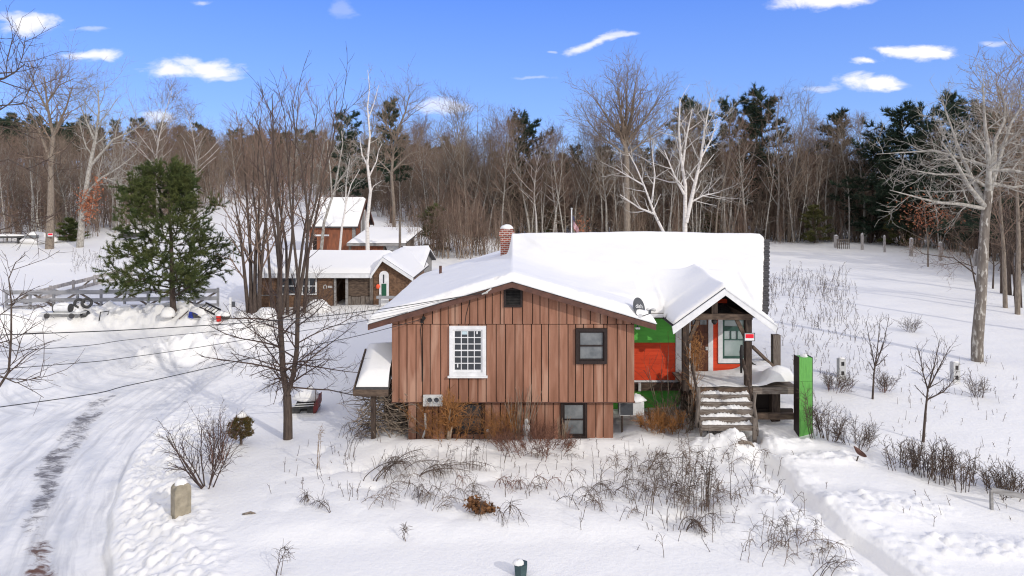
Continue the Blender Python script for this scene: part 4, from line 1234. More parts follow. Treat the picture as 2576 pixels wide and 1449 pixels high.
hp(MB().box(xs(1606, YM - .3), xs(1613, YM - .3), YM - .30, YM - .21, zs(985, YM - .3), zs(964, YM - .3)), 'meter_box', M['pale_metal'], bevel=.01)
hp(MB().tube([at(1056, 1118, YF - .2)[:2] + (-.1,), (xs(1073, YF), YF - .18, .45), (xs(1071, YF), YF - .18, .95)], .035, 8), 'vent_riser', M['pale_metal'])
hp(MB().tube([at(1227, 1084, YF + .17), at(1227, 1084, YF + .06)], .055, 12), 'pipe_stub', M['pale_metal'])

# ------------------------------------------------------------------ things on and near the house
def text_mesh(body, size, m, name, parent, mtx, extrude=.002):
    cu = bpy.data.curves.new(name, 'FONT'); cu.body = body; cu.size = size; cu.align_x = 'CENTER'; cu.align_y = 'CENTER'; cu.extrude = extrude
    tmp = bpy.data.objects.new('tmp_text', cu); COL.objects.link(tmp)
    me = bpy.data.meshes.new_from_object(tmp.evaluated_get(bpy.context.evaluated_depsgraph_get()))
    bpy.data.objects.remove(tmp)
    me.transform(mtx); me.materials.clear(); me.materials.append(m)
    return link(name, me, parent)


def satellite_dish():
    c = Vector(at(1608, 773, 21.75)); foot = Vector(at(1604, 812, 21.9))
    root = thing('satellite_dish', tuple(foot), 'dark grey satellite dish on the brown wing\'s right eave', 'satellite dish')
    nrm = Vector((.55, -.80, .28)).normalized()
    side = nrm.cross(Vector((0, 0, 1))).normalized(); up = side.cross(nrm)
    if up.z < 0: up = -up
    mb = MB(); n = 28; rings = 6; vs = []
    for back in (0, 1):
        for i in range(rings + 1):
            rr = i / rings
            for j in range(n):
                a = 2 * math.pi * j / n
                p = c + side * (.245 * rr * math.cos(a)) + up * (.315 * rr * math.sin(a)) + nrm * (.05 * rr * rr - .05 - .012 * back)
                vs.append(p)
    f = []
    o2 = (rings + 1) * n
    for i in range(rings):
        for j in range(n):
            q = (i * n + j, i * n + (j + 1) % n, (i + 1) * n + (j + 1) % n, (i + 1) * n + j)
            f.append(q); f.append(tuple(o2 + k for k in reversed(q)))
    for j in range(n):
        a_, b_ = rings * n + j, rings * n + (j + 1) % n
        f.append((a_, b_, b_ + o2, a_ + o2))
    d = mb.add(vs, f).build('reflector', M['grey_metal'], root, smooth=True)
    R3 = Matrix((tuple(-side) if side.x < 0 else tuple(side), tuple(up), tuple(nrm))).transposed()
    rot = R3.to_4x4() @ Matrix.Rotation(R(-8), 4, 'Z')
    text_mesh('dish', .19, M['white'], 'logo', d, Matrix.Translation(c + nrm * .004 + up * .03 - Vector(root.location)) @ rot)
    MB().tube([foot + Vector((0, 0, -.14)), foot + Vector((0, 0, .1)), c - nrm * .06], .024, 8).build('mast', M['grey_metal'], root, smooth=True)
    tip = c + nrm * .42 - up * .26
    MB().tube([c - up * .30 - nrm * .01, tip], .014, 8).build('feed_arm', M['grey_metal'], root)
    MB().bar(tip - nrm * .02, tip + up * .1 + nrm * .02, .07, .07).build('receiver', M['grey_metal'], root)
    MB().box(foot.x - .07, foot.x + .07, foot.y - .07, foot.y + .07, foot.z - .2, foot.z - .14).build('mount', M['pale_metal'], root)


satellite_dish()


def security_camera():
    p = at(1636, 792, 23.4)
    root = thing('security_camera', p, 'small pale twin-headed camera light perched above the gutter', 'camera')
    MB().tube([p, (p[0], p[1], p[2] + .16)], .02, 8).build('stand', M['pale_metal'], root)
    for s in (-1, 1):
        MB().tube([(p[0] + s * .02, p[1], p[2] + .17), (p[0] + s * .09, p[1] - .07, p[2] + .19), (p[0] + s * .13, p[1] - .13, p[2] + .18)], [.03, .055, .05], 10).build('lamp_head', M['pale_metal'], root, smooth=True)


security_camera()


def air_conditioner():
    x0, x1, y0, y1 = xs(1558, 22.35), xs(1621, 22.35), 22.35, 22.72
    z0, z1 = zs(1047, 22.35), zs(1012, 22.35)
    root = thing('air_conditioner', ((x0 + x1) / 2, y0, z0 - .5), 'white outdoor air conditioner under the wing\'s right corner, snow on top', 'air conditioner')
    MB().box(x0, x1, y0, y1, z0, z1).build('casing', M['pale_metal'], root, bevel=.03)
    xm = x0 + (x1 - x0) * .56
    g = MB()
    for i in range(13): g.box(x0 + .04, xm - .02, y0 - .02, y0 - .012, z0 + .05 + i * (z1 - z0 - .1) / 13, z0 + .065 + i * (z1 - z0 - .1) / 13)
    for i in range(4): g.box(x0 + .04 + i * .13, x0 + .055 + i * .13, y0 - .026, y0 - .021, z0 + .04, z1 - .04)
    g.build('grille', M['grey_metal'], root)
    MB().box(x0 + .035, xm - .015, y0 - .009, y0 - .003, z0 + .035, z1 - .035).build('fan_recess', M['rubber'], root)
    MB().blob(((x0 + x1) / 2 + .12, (y0 + y1) / 2, z1), .38, .26, .2, 3, .1, 18, flat=0).build('snow_cap', M['snow'], root, smooth=True)
    for x in (x0 + .1, x1 - .1):
        MB().box(x - .03, x + .03, y0 + .05, y0 + .1, z0 - .75, z0 - .002).build('leg', M['timber_v'], root)


air_conditioner()


def framed_sign(name, c, w, h, label, frac=.62, yaw=0.0):
    root = thing(name, (c[0], c[1], c[2] - h / 2), label, 'sign')
    x0, x1, y, z0, z1 = c[0] - w / 2, c[0] + w / 2, c[1], c[2] - h / 2, c[2] + h / 2
    MB().box(x0, x1, y, y + .012, z0, z1).build('plate', M['white'], root)
    b = .09 * w
    MB().box(x0 + b, x1 - b, y - .004, y - .001, z0 + h * (1 - frac) - b * .3, z1 - b).build('red_panel', M['signred'], root)
    fr = MB()
    fr.box(x0 - .012, x0 + .008, y - .008, y + .014, z0 - .012, z1 + .012).box(x1 - .008, x1 + .012, y - .008, y + .014, z0 - .012, z1 + .012)
    fr.box(x0 + .009, x1 - .009, y - .008, y + .014, z1 - .008, z1 + .012).box(x0 + .009, x1 - .009, y - .008, y + .014, z0 - .012, z0 + .008)
    fr.build('frame', M['grey_metal'], root)
    return root


framed_sign('sign', at(1886, 848, YQ - .13), .33, .25, 'red and white sign nailed to the right porch post')

# green box post, wired like the front corner of the deck
gp = hit(2028, 1104)
root = thing('green_post', (xs(2028, 21.6), 21.6, .15), 'bright green box post standing at the deck\'s right end', 'post')
gx0, gx1, gzt = xs(2010, 21.6), xs(2045, 21.6), zs(901, 21.6)
zmid = zs(960, 21.6)
MB().box(gx0 + .012, gx1 - .012, 21.6, 21.98, -.1, zmid - .003).build('lower_panel', M['greenpaint'], root)
MB().box(gx0 + .012, gx1 - .012, 21.604, 21.98, zmid + .003, gzt).build('upper_panel', M['greenpaint'], root)
MB().box(gx0 - .005, gx0 + .010, 21.59, 21.99, -.1, gzt + .03).box(gx1 - .010, gx1 + .004, 21.602, 21.99, -.1, gzt + .02).build('side_board', M['dark_wood'], root)
MB().blob(((gx0 + gx1) / 2 + .03, 21.8, gzt), .12, .12, .09, 2, .2, 12, flat=0).build('snow_cap', M['snow'], root, smooth=True)

# granite gate post by the drive
p = hit(461, 1298)
root = thing('stone_post', p, 'round-topped granite post beside the drive wearing a snow cap', 'stone post'); root.rotation_euler = (0, 0, R(47))
w, h = .20, zs(1219, p[1]) - p[2]
prof = [(-w, -.25), (w, -.25)] + [(w * math.copysign(abs(math.cos(t)) ** .75, math.cos(t)), h - .17 + .17 * math.sin(t) ** .8) for t in [math.pi * i / 14 for i in range(15)]]
MB().prism([(p[0] + a, p[2] + b) for a, b in prof], p[1], p[1] + .30).build('stone', M['granite'], root, bevel=.025)
MB().blob((p[0], p[1] + .15, p[2] + h - .02), .15, .15, .12, 5, .05, 16, flat=-.03).build('snow_cap', M['snow'], root, smooth=True)


# block posts on the slope to the right of the house
def block_post(u, v, vt, tilt, label):
    p = hit(u, v)
    root = thing('block_post', p, label, 'post', 'block posts on the snowy slope')
    h = zs(vt, p[1]) - p[2]; w = .13
    b = MB(); n = 2
    hole = h / n
    # two stacked hollow units: frame pieces leave real openings
    y0, y1 = p[1] - .12, p[1] + .12
    for i in range(n):
        z0 = p[2] - .02 + i * hole
        b.box(p[0] - w, p[0] - w * .5, y0, y1, z0, z0 + hole - .004); b.box(p[0] + w * .5, p[0] + w, y0, y1, z0, z0 + hole - .004)
        b.box(p[0] - w * .5, p[0] + w * .5, y0, y1, z0, z0 + hole * .28); b.box(p[0] - w * .5, p[0] + w * .5, y0, y1, z0 + hole * .72, z0 + hole - .004)
    b.build('block', M['block'], root)
    MB().box(p[0] - w * .49, p[0] + w * .49, y0 + .05, y1 - .03, p[2], p[2] + h - .06).build('hollow', M['rubber'], root)
    MB().blob((p[0], p[1], p[2] + h - .02), w * 1.0, .12, .06, 3, .1, 12, flat=0).build('snow_cap', M['snow'], root, smooth=True)


block_post(2117, 948, 901, 0, 'white block post with two dark holes, nearer the green post')
block_post(2403, 960, 910, 0, 'white block post with two dark holes, below the big lichened tree')


# fence posts along the field edge
lab = ['weathered field post with snow on it, beside the small slatted gate', 'plain grey field post, next one right of the slatted gate', 'thinnest grey field post, third along the field edge',
       'stout grey field post, fourth from the slatted gate', 'snow-topped field post, last one left of the big lichened tree', 'leaning field post half hidden by the big lichened tree', 'leaning field post at the far right among saplings']
for i, (sx, sb, stp, wid, ln) in enumerate([(2509, 743, 707, .32, 0), (2587, 750, 703, .20, 0), (2654, 757, 709, .15, 0), (2733, 769, 716, .24, .05), (2822, 782, 728, .22, 0), (2924, 798, 751, .22, .14), (3045, 817, 758, .26, .2)]):
    u, v, t = sx / 1.1925, sb / 1.1925, stp / 1.1925
    p = hit(u, v, 90)
    h = zs(t, p[1]) - p[2]
    root = thing('field_post', p, lab[i], 'post', 'posts along the field edge')
    MB().bar((p[0], p[1], p[2] - .3), (p[0] + ln, p[1], p[2] + h), wid, wid, up=(0, 1, 0)).build('shaft', M['post_wood'], root)
    MB().blob((p[0] + ln, p[1], p[2] + h), wid * .55, wid * .55, .09, i, .1, 10, flat=0).build('snow_cap', M['snow'], root, smooth=True)
p = hit((2480 + 212 / 4.262) / 1.1925, (660 + 368 / 4.262) / 1.1925, 90)
root = thing('slatted_gate', p, 'small slatted wooden gate at the field edge', 'gate')
gt = MB(); ww = 1.25; hh = .95
gt.box(p[0] - ww / 2, p[0] + ww / 2, p[1] - .03, p[1] + .03, p[2] + hh - .12, p[2] + hh).box(p[0] - ww / 2, p[0] + ww / 2, p[1] - .025, p[1] + .025, p[2] + .42, p[2] + .52)
gt.build('rail', M['weather_h'], root)
for i in range(7):
    x = p[0] - ww / 2 + .05 + i * (ww - .1) / 6
    MB().box(x - .035, x + .035, p[1] - .055, p[1] - .032, p[2] - .1, p[2] + hh - .01).build('slat', M['weather'], root)

# flag
fp = (xs(1438, 50), 50.0, gz(xs(1438, 50), 50))
root = thing('flag_pole', fp, 'white flag pole behind the snowy ridge', 'flag pole')
ft = zs(527, 50)
MB().tube([(fp[0], 50, fp[2] - .2), (fp[0], 50, ft)], [.06, .045], 10).build('pole', M['white'], root, smooth=True)
MB().blob((fp[0], 50, ft + .05), .08, .08, .08, 1, 0, 12).build('finial', M['pale_metal'], root, smooth=True)


def flag():
    z1, z0 = zs(541, 50), zs(590, 50); W = 1.3
    root = thing('flag', (fp[0] + .06, 50, z0), 'striped red, white and blue flag hanging limp on its pole', 'flag')
    # cloth hangs from the hoist: fly edge has fallen, so stripes run steeply down
    nu, nv = 26, 26; V = []; H = .62
    for j in range(nv + 1):
        for i in range(nu + 1):
            s = i / nu * W; t = j / nv * H                       # along the fly, down the hoist
            drop = s * .8
            out = s * .34
            x = fp[0] + .06 + out + .05 * math.sin(s * 7 + t * 3)
            y = 50 + .13 * math.sin(s * 9 + t * 2.0) * min(1, s * 2)
            V.append((x - root.location.x, y - root.location.y, z1 - t - drop - root.location.z))
    F = {0: [], 1: [], 2: []}
    for j in range(nv):
        for i in range(nu):
            q = (j * (nu + 1) + i, j * (nu + 1) + i + 1, (j + 1) * (nu + 1) + i + 1, (j + 1) * (nu + 1) + i)
            m = 0 if (i < nu * .4 and j < nv * .54) else (1 if (j // 2) % 2 == 0 else 2)
            F[m].append(q)
    me = np_mesh('flag_cloth', V, [(np.array(F[k]), k) for k in F], [M['flag_blue'], M['flag_red'], M['flag_white']], True)
    link('cloth', me, root)


flag()


# ------------------------------------------------------------------ overhead wires
def wire(pts, r, name, label):
    P = [Vector(p) for p in pts]
    # smooth chain through the points
    out = []
    for i in range(len(P) - 1):
        a, b = P[i], P[i + 1]
        pa = P[i - 1] if i else a * 2 - b; pb = P[i + 2] if i + 2 < len(P) else b * 2 - a
        for k_ in range(8):
            t = k_ / 8
            out.append(.5 * ((2 * a) + (b - pa) * t + (2 * pa - 5 * a + 4 * b - pb) * t * t + (3 * a - pa - 3 * b + pb) * t ** 3))
    out.append(P[-1])
    tag(MB().tube(out, r, 6).build(name, M['wire'], smooth=True), label, 'wire')


wire([(-24.5, 13.6, 4.55), at(0, 843, 15.5), at(340, 829, 17.6), at(700, 806, 19.5), at(950, 779, 21.0), at(1212, 738, 21.5)], .012, 'overhead_wire', 'thick black overhead wire, uppermost, ending at the gable')
wire([(-24.5, 13.2, 4.2), at(0, 884, 15.2), at(340, 853, 17.3), at(700, 817, 19.3), at(950, 787, 20.9), at(1228, 733, 21.5)], .007, 'overhead_wire', 'thin overhead wire, second from the top')
wire([(-24.5, 12.8, 3.5), at(0, 929, 14.8), at(340, 897, 16.9), at(660, 848, 19.0), at(960, 800, 21.0), at(1060, 775, 21.9)], .008, 'overhead_wire', 'overhead wire dipping over the drive, third from the top')
wire([(-24.5, 12.2, 2.2), at(0, 1024, 14.0), at(340, 966, 16.3), at(660, 895, 18.6), at(900, 845, 20.7), at(1062, 803, 21.9)], .010, 'overhead_wire', 'lowest overhead wire, sloping to the corner floodlight')


# ------------------------------------------------------------------ board fences
def board_fence(P0, P1, n, label, seed, h=1.10, rails=3, z_off=0, fm='fence'):
    c = ((P0[0] + P1[0]) / 2, (P0[1] + P1[1]) / 2)
    root = thing('board_fence', (c[0], c[1], gz(*c)), label, 'fence', 'grey board fences of the paddock')
    r = random.Random(seed)
    dx, dy = (P1[0] - P0[0]) / n, (P1[1] - P0[1]) / n
    L = math.hypot(dx, dy); nx, ny = dy / L, -dx / L
    if ny > 0: nx, ny = -nx, -ny
    pts = []
    for i in range(n + 1):
        x, y = P0[0] + dx * i, P0[1] + dy * i
        pts.append((x, y, float(ground_base(x, y)) + z_off))
        MB().box(x - .06, x + .06, y - .06, y + .06, pts[-1][2] - .4, pts[-1][2] + h + .05).build('post', M[fm], root)
    for i in range(n):
        a, b = pts[i], pts[i + 1]
        for j, (z, w) in enumerate([(h - .12, .25), (h - .60, .23), (h - 1.0, .17)][:rails]):
            o = .09
            MB().bar((a[0] + nx * o, a[1] + ny * o, a[2] + z + r.uniform(-.02, .02)), (b[0] + nx * o, b[1] + ny * o, b[2] + z + r.uniform(-.02, .02)), .03, w).build('rail', M[fm], root)
        s = i % 2
        o = -.085
        za, zb = (h - .15, .1) if s else (.1, h - .15)
        MB().bar((a[0] + nx * o, a[1] + ny * o, a[2] + za), (b[0] + nx * o, b[1] + ny * o, b[2] + zb), .03, .12).build('brace', M['weather_h'], root)
    # wire netting on the inside
    me = MB()
    for i in range(n):
        a, b = pts[i], pts[i + 1]
        for k_ in range(5):
            z = .12 + k_ * .22
            me.bar((a[0] - nx * .11, a[1] - ny * .11, a[2] + z), (b[0] - nx * .11, b[1] - ny * .11, b[2] + z), .008, .008)
    me.build('wire_mesh', M['pale_metal'], root)


board_fence((xs(15, 41.6), 41.6), (xs(548, 42.2), 42.2), 9, 'long three-rail grey board fence running left to right', 2)
board_fence((xs(62, 43.0), 43.0), (xs(330, 54.0), 54.0), 5, 'board fence slanting away uphill behind the long one', 4, z_off=-.38, fm='post_wood')


# ------------------------------------------------------------------ yard clutter along the snow bank
def on(u, v): return hit(u, v, 120)


p = on(157, 797)
root = thing('drum_trailer', p, 'white drum lying on a low flat trailer by the fence', 'trailer'); root.scale = (.82, .82, .82)
x0, x1 = p[0] - 1.05, p[0] + 1.05
MB().box(x0 - .2, x1 + .3, p[1] - .35, p[1] + .35, p[2] + .22, p[2] + .30).build('bed', M['pale_metal'], root)
MB().tube([(p[0] - .46, p[1], p[2] + .56), (p[0] + .50, p[1], p[2] + .56)], .26, 20).build('drum', M['white'], root, smooth=False)
for dx in (-.49, .52):
    MB().tube([(p[0] + dx - .03, p[1], p[2] + .56), (p[0] + dx + .03, p[1], p[2] + .56)], .275, 20).build('end_hoop', M['rubber'], root)
for dx in (-.8, .8):
    MB().tube([(p[0] + dx, p[1] - .38, p[2] + .1), (p[0] + dx, p[1] - .3, p[2] + .1)], .17, 14).build('wheel', M['rubber'], root)
MB().blob((p[0] + .02, p[1], p[2] + .77), .44, .22, .14, 2, .12, 16, flat=0).build('snow_cap', M['snow'], root, smooth=True)
MB().blob((p[0] + 1.0, p[1], p[2] + .30), .22, .25, .22, 6, .1, 14, flat=0).build('snow_heap', M['snow'], root, smooth=True)


def torus(mb, c, ax, R0, r, n=22, m=10):
    ax = Vector(ax).normalized(); s = ax.cross(Vector((0.2, 0.3, 1))).normalized(); t = ax.cross(s); c = Vector(c)
    vs = []
    for i in range(n):
        a = 2 * math.pi * i / n; d = s * math.cos(a) + t * math.sin(a)
        for j in range(m):
            b = 2 * math.pi * j / m
            vs.append(c + d * (R0 + r * math.cos(b)) + ax * (r * 1.2 * math.sin(b)))
    return mb.add(vs, [(i * m + j, ((i + 1) % n) * m + j, ((i + 1) % n) * m + (j + 1) % m, i * m + (j + 1) % m) for i in range(n) for j in range(m)])


p = on(203, 790)
for k_, (dx, dz, ax, lb) in enumerate([(-.22, .55, (.75, -.6, .2), 'old tyre leaning left by the fence'), (.2, .58, (.35, -.9, .15), 'old tyre leaning against its neighbour by the fence')]):
    t = torus(MB(), (p[0] + dx, p[1] + .2, p[2] + dz), ax, .22, .075).build('tyre', M['rubber'], None, smooth=True)
    tag(t, lb, 'tyre', 'old tyres by the fence')
q = on(208, 800)
tag(torus(MB(), (q[0] + .1, q[1], q[2] + .22), (.2, -.5, .8), .17, .07).build('tyre', M['rubber'], None, smooth=True), 'small tyre lying in the snow in front of two others', 'tyre', 'old tyres by the fence')
p = on(262, 803)
tag(MB().tube([(p[0] - .28, p[1], p[2] - .1), (p[0] - .2, p[1], p[2] + .36), (p[0] + .26, p[1], p[2] + .42), (p[0] + .18, p[1], p[2] + .22)], .025, 8).build('metal_hoop', M['black'], smooth=True), 'bent black metal handle poking from the snow bank', 'handle')
p = on(438, 786)
tag(MB().blob((p[0] - .1, p[1] - .5, p[2] - .05), .38, .3, .42, 8, .08, 16, flat=-.1).build('snowy_boulder', M['snow'], smooth=True), 'rounded snow-covered boulder at the foot of the pine', 'boulder')
p = on(462, 803)
tag(MB().bar((p[0] - .25, p[1], p[2]), (p[0] + .2, p[1] + .1, p[2] + .42), .07, .05).build('board', M['timber'], None), 'short dark board sticking up beside the pine', 'board')
p = on(492, 800)
root = thing('blue_tub', p, 'blue tub tipped on its side under a heap of snow', 'tub'); root.scale = (.72, .72, .72)
bx = MB(); bx.slab([(p[0] - .38, p[1] - .2, p[2] + .50), (p[0] + .05, p[1] - .3, p[2] + .42), (p[0] + .5, p[1] - .1, p[2] + .1), (p[0] - .1, p[1] - .35, p[2] + .02), (p[0] - .42, p[1] - .3, p[2] + .1)], .03)
bx.build('shell', M['blue'], root)
MB().prism([(p[0] - .1, p[2] + .44), (p[0] + .62, p[2] + .06), (p[0] + .0, p[2] + .03)], p[1] - .36, p[1] - .32).build('shade_sheet', M['rubber'], root)  # near-black sheet: shade on the tub's side put in as colour
MB().blob((p[0] + .15, p[1] + .25, p[2] + .1), .75, .5, .62, 3, .12, 18, flat=-.2).build('snow_heap', M['snow'], root, smooth=True)
p = on(524, 790)
root = thing('ladder', p, 'black metal ladder half buried and tilted in snow', 'ladder'); root.scale = (.8, .8, .75)
a0 = Vector((p[0] - .55, p[1] - .1, p[2] + .5)); a1 = Vector((p[0] + .55, p[1] - .3, p[2] + .02))
for o in (Vector((0, 0, 0)), Vector((.25, .35, .26))):
    MB().bar(a0 + o, a1 + o, .06, .1).build('rail', M['black'], root)
for i in range(5):
    b = a0.lerp(a1, (i + .5) / 5); MB().bar(b, b + Vector((.25, .35, .26)), .04, .04).build('rung', M['black'], root)
p = on(550, 806)
root = thing('red_bucket', p, 'bright red bucket filled with snow', 'bucket'); root.scale = (.8, .8, .8)
MB().tube([(p[0], p[1], p[2]), (p[0], p[1], p[2] + .36)], [.14, .18], 18).build('pail', M['redplastic'], root, smooth=False)
MB().blob((p[0], p[1], p[2] + .36), .18, .18, .16, 2, .05, 14, flat=-.02).build('snow_cap', M['snow'], root, smooth=True)
p = on(568, 800)
root = thing('dark_bucket', p, 'dark bucket with a round snow cap beside the red one', 'bucket')
MB().tube([(p[0], p[1], p[2] - .05), (p[0], p[1], p[2] + .12)], [.2, .22], 18).build('pail', M['rubber'], root)
MB().blob((p[0], p[1], p[2] + .12), .23, .23, .2, 5, .05, 14, flat=-.02).build('snow_cap', M['snow'], root, smooth=True)
p = on(580, 797)
root = thing('white_post', p, 'thin white post standing by the slender tree clump', 'post')
MB().box(p[0] - .06, p[0] + .06, p[1] - .06, p[1] + .06, p[2] - .2, p[2] + 1.0).build('shaft', M['white'], root)
MB().box(p[0] + .07, p[0] + .22, p[1] - .04, p[1] + .04, p[2] + .5, p[2] + .78).build('box', M['grey_metal'], root)

# red machine half under snow behind the front maple
p = on(768, 1040)
root = thing('garden_cart', p, 'red and black cart half buried under snow behind the front maple', 'cart')
tb = MB(); x0, x1 = p[0] - .42, p[0] + .32; y0 = p[1]
tb.slab([(x0, y0, p[2] + .18), (x1, y0, p[2] + .24), (x1, y0 + .8, p[2] + .5), (x0, y0 + .8, p[2] + .44)], .05)
tb.box(x0, x1, y0 + .3, y0 + .8, p[2] - .05, p[2] + .14)
tb.build('tray', M['rubber'], root)
MB().slab([(x1 - .02, y0 - .06, p[2] + .30), (x1 + .13, y0 - .04, p[2] + .46), (x1 + .13, y0 + .5, p[2] + .64), (x1 - .02, y0 + .5, p[2] + .5)], .34).build('end_panel', M['redmetal'], root)
for z in (.26, .34):
    MB().tube([(x0 - .06, y0 - .08, p[2] + z), (x1 + .02, y0 - .1, p[2] + z + .05)], .018, 8).build('bar', M['pale_metal'], root)
for x in (x0 + .05, x1 - .1):
    MB().tube([(x, y0 + .12, p[2] + .08), (x, y0 + .02, p[2] + .08)], .17, 16).build('wheel', M['rubber'], root)
MB().blob((p[0] - .06, y0 + .42, p[2] + .42), .46, .5, .36, 5, .1, 18, flat=0).build('snow_cap', M['snow'], root, smooth=True)

# small white figure by the wall
p = (xs(1325, 21.55), 21.55, gz(xs(1325, 21.55), 21.55) - .02)
root = thing('garden_statue', p, 'small white garden statue standing against the brown wall', 'statue')
MB().tube([p, (p[0], p[1], p[2] + .16), (p[0] - .02, p[1], p[2] + .2)], [.2, .17, .1], 14).build('pedestal', M['block'], root)
MB().tube([(p[0], p[1], p[2] + .2), (p[0] - .01, p[1], p[2] + .34), (p[0] - .02, p[1], p[2] + .48), (p[0] - .015, p[1], p[2] + .54), (p[0] - .01, p[1], p[2] + .62), (p[0] - .02, p[1], p[2] + .7)], [.13, .11, .12, .055, .08, .04], 14).build('figure', M['block'], root, smooth=True)

# odds and ends in the front snow
p = hit(1310, 1446)
root = thing('plastic_bin', p, 'dark teal bin sticking out of the front snow', 'bin')
MB().tube([(p[0], p[1], p[2] - .1), (p[0], p[1], p[2] + .24)], [.12, .155], 6).build('tub', M['teal'], root)
MB().blob((p[0] - .05, p[1], p[2] + .24), .12, .13, .07, 5, .05, 12, flat=-.01).build('snow_cap', M['snow'], root, smooth=True)
p = hit(1872, 1121)
tag(MB().tube([(p[0] - .25, p[1], p[2] + .05), (p[0], p[1] + .02, p[2] + .1), (p[0] + .2, p[1], p[2] + .07), (p[0] + .28, p[1] - .05, p[2] - .02)], [.05, .06, .05, .02], 9).build('log', M['bark'], smooth=True), 'short broken log lying in snow below the steps', 'log')
p = hit(2157, 1160)
root = thing('rusty_shovel', p, 'dark rusty shovel blade standing in the snow near the green post', 'shovel')
MB().tube([(p[0] - .05, p[1], p[2] - .1), (p[0] + .03, p[1], p[2] + .14)], .018, 7).build('handle', M['timber_v'], root)
bl = MB(); c = Vector((p[0] + .04, p[1], p[2] + .26)); vs = [c + Vector((.17 * math.cos(a) * (1 + .2 * math.cos(a)) - .05 * math.sin(a), -.05 * math.cos(2 * a), .12 * math.sin(a) - .10 * math.cos(a))) for a in [2 * math.pi * i / 16 for i in range(16)]]
bl.add(vs + [v_ + Vector((0, .02, 0)) for v_ in vs], [tuple(range(16)), tuple(range(31, 15, -1))] + [(i, (i + 1) % 16, 16 + (i + 1) % 16, 16 + i) for i in range(16)])
bl.build('blade', M['brown_dark'], root)
p = hit(2545, 1290)
root = thing('cold_frame', p, 'pale wooden frame tilted half out of the snow at right', 'cold frame')
q0 = Vector((p[0] - .42, p[1] + .1, p[2] + .0)); q1 = q0 + Vector((.02, .05, .5)); r0 = Vector((p[0] + .45, p[1] - .05, p[2] - .08)); r1 = r0 + Vector((.03, .05, .45))
MB().bar(q1, r1, .05, .13).build('top_rail', M['greyboard'], root)
MB().bar(q0, q1, .06, .07).build('side_rail', M['greyboard'], root); MB().bar(r0, r1, .06, .07).build('side_rail', M['greyboard'], root)
MB().bar(q0 + Vector((.05, 0, -.02)), r0 + Vector((-.05, 0, 0)), .04, .06).build('bottom_rail', M['timber'], root)
p = hit(625, 1294)
tag(MB().tube([(p[0] - .15, p[1], p[2] + .0), (p[0] + .05, p[1], p[2] + .045), (p[0] + .18, p[1], p[2] + .01)], [.02, .03, .02], 7).build('bark_scrap', M['bark'], smooth=True), 'flat scrap of bark on snow right of the stone post', 'bark')


# ------------------------------------------------------------------ sheds and barn
def snow_slope(mb, quad, th, seed, n=14, m=10):
    """lumpy snow lying on a roof plane given by its four corners (eave left, eave right, ridge right, ridge left)"""
    a, b, c, d = [Vector(q) for q in quad]
    vs = []
    for j in range(m + 1):
        for i in range(n + 1):
            s, t = i / n, j / m
            p = a.lerp(b, s).lerp(d.lerp(c, s), t)
            e = min(1, min(s, 1 - s) * n / 1.0, min(t, 1.15 - t) * m / 1.0)
            vs.append((p.x, p.y, p.z + .02 + th * math.sqrt(max(e, 0)) * (.85 + .3 * float(vnoise(np.array([p.x * .8 + seed]), np.array([p.y * .9]))[0]))))
    k0 = len(vs)
    f = [(j * (n + 1) + i, j * (n + 1) + i + 1, (j + 1) * (n + 1) + i + 1, (j + 1) * (n + 1) + i) for j in range(m) for i in range(n)]
    return mb.add(vs, f)


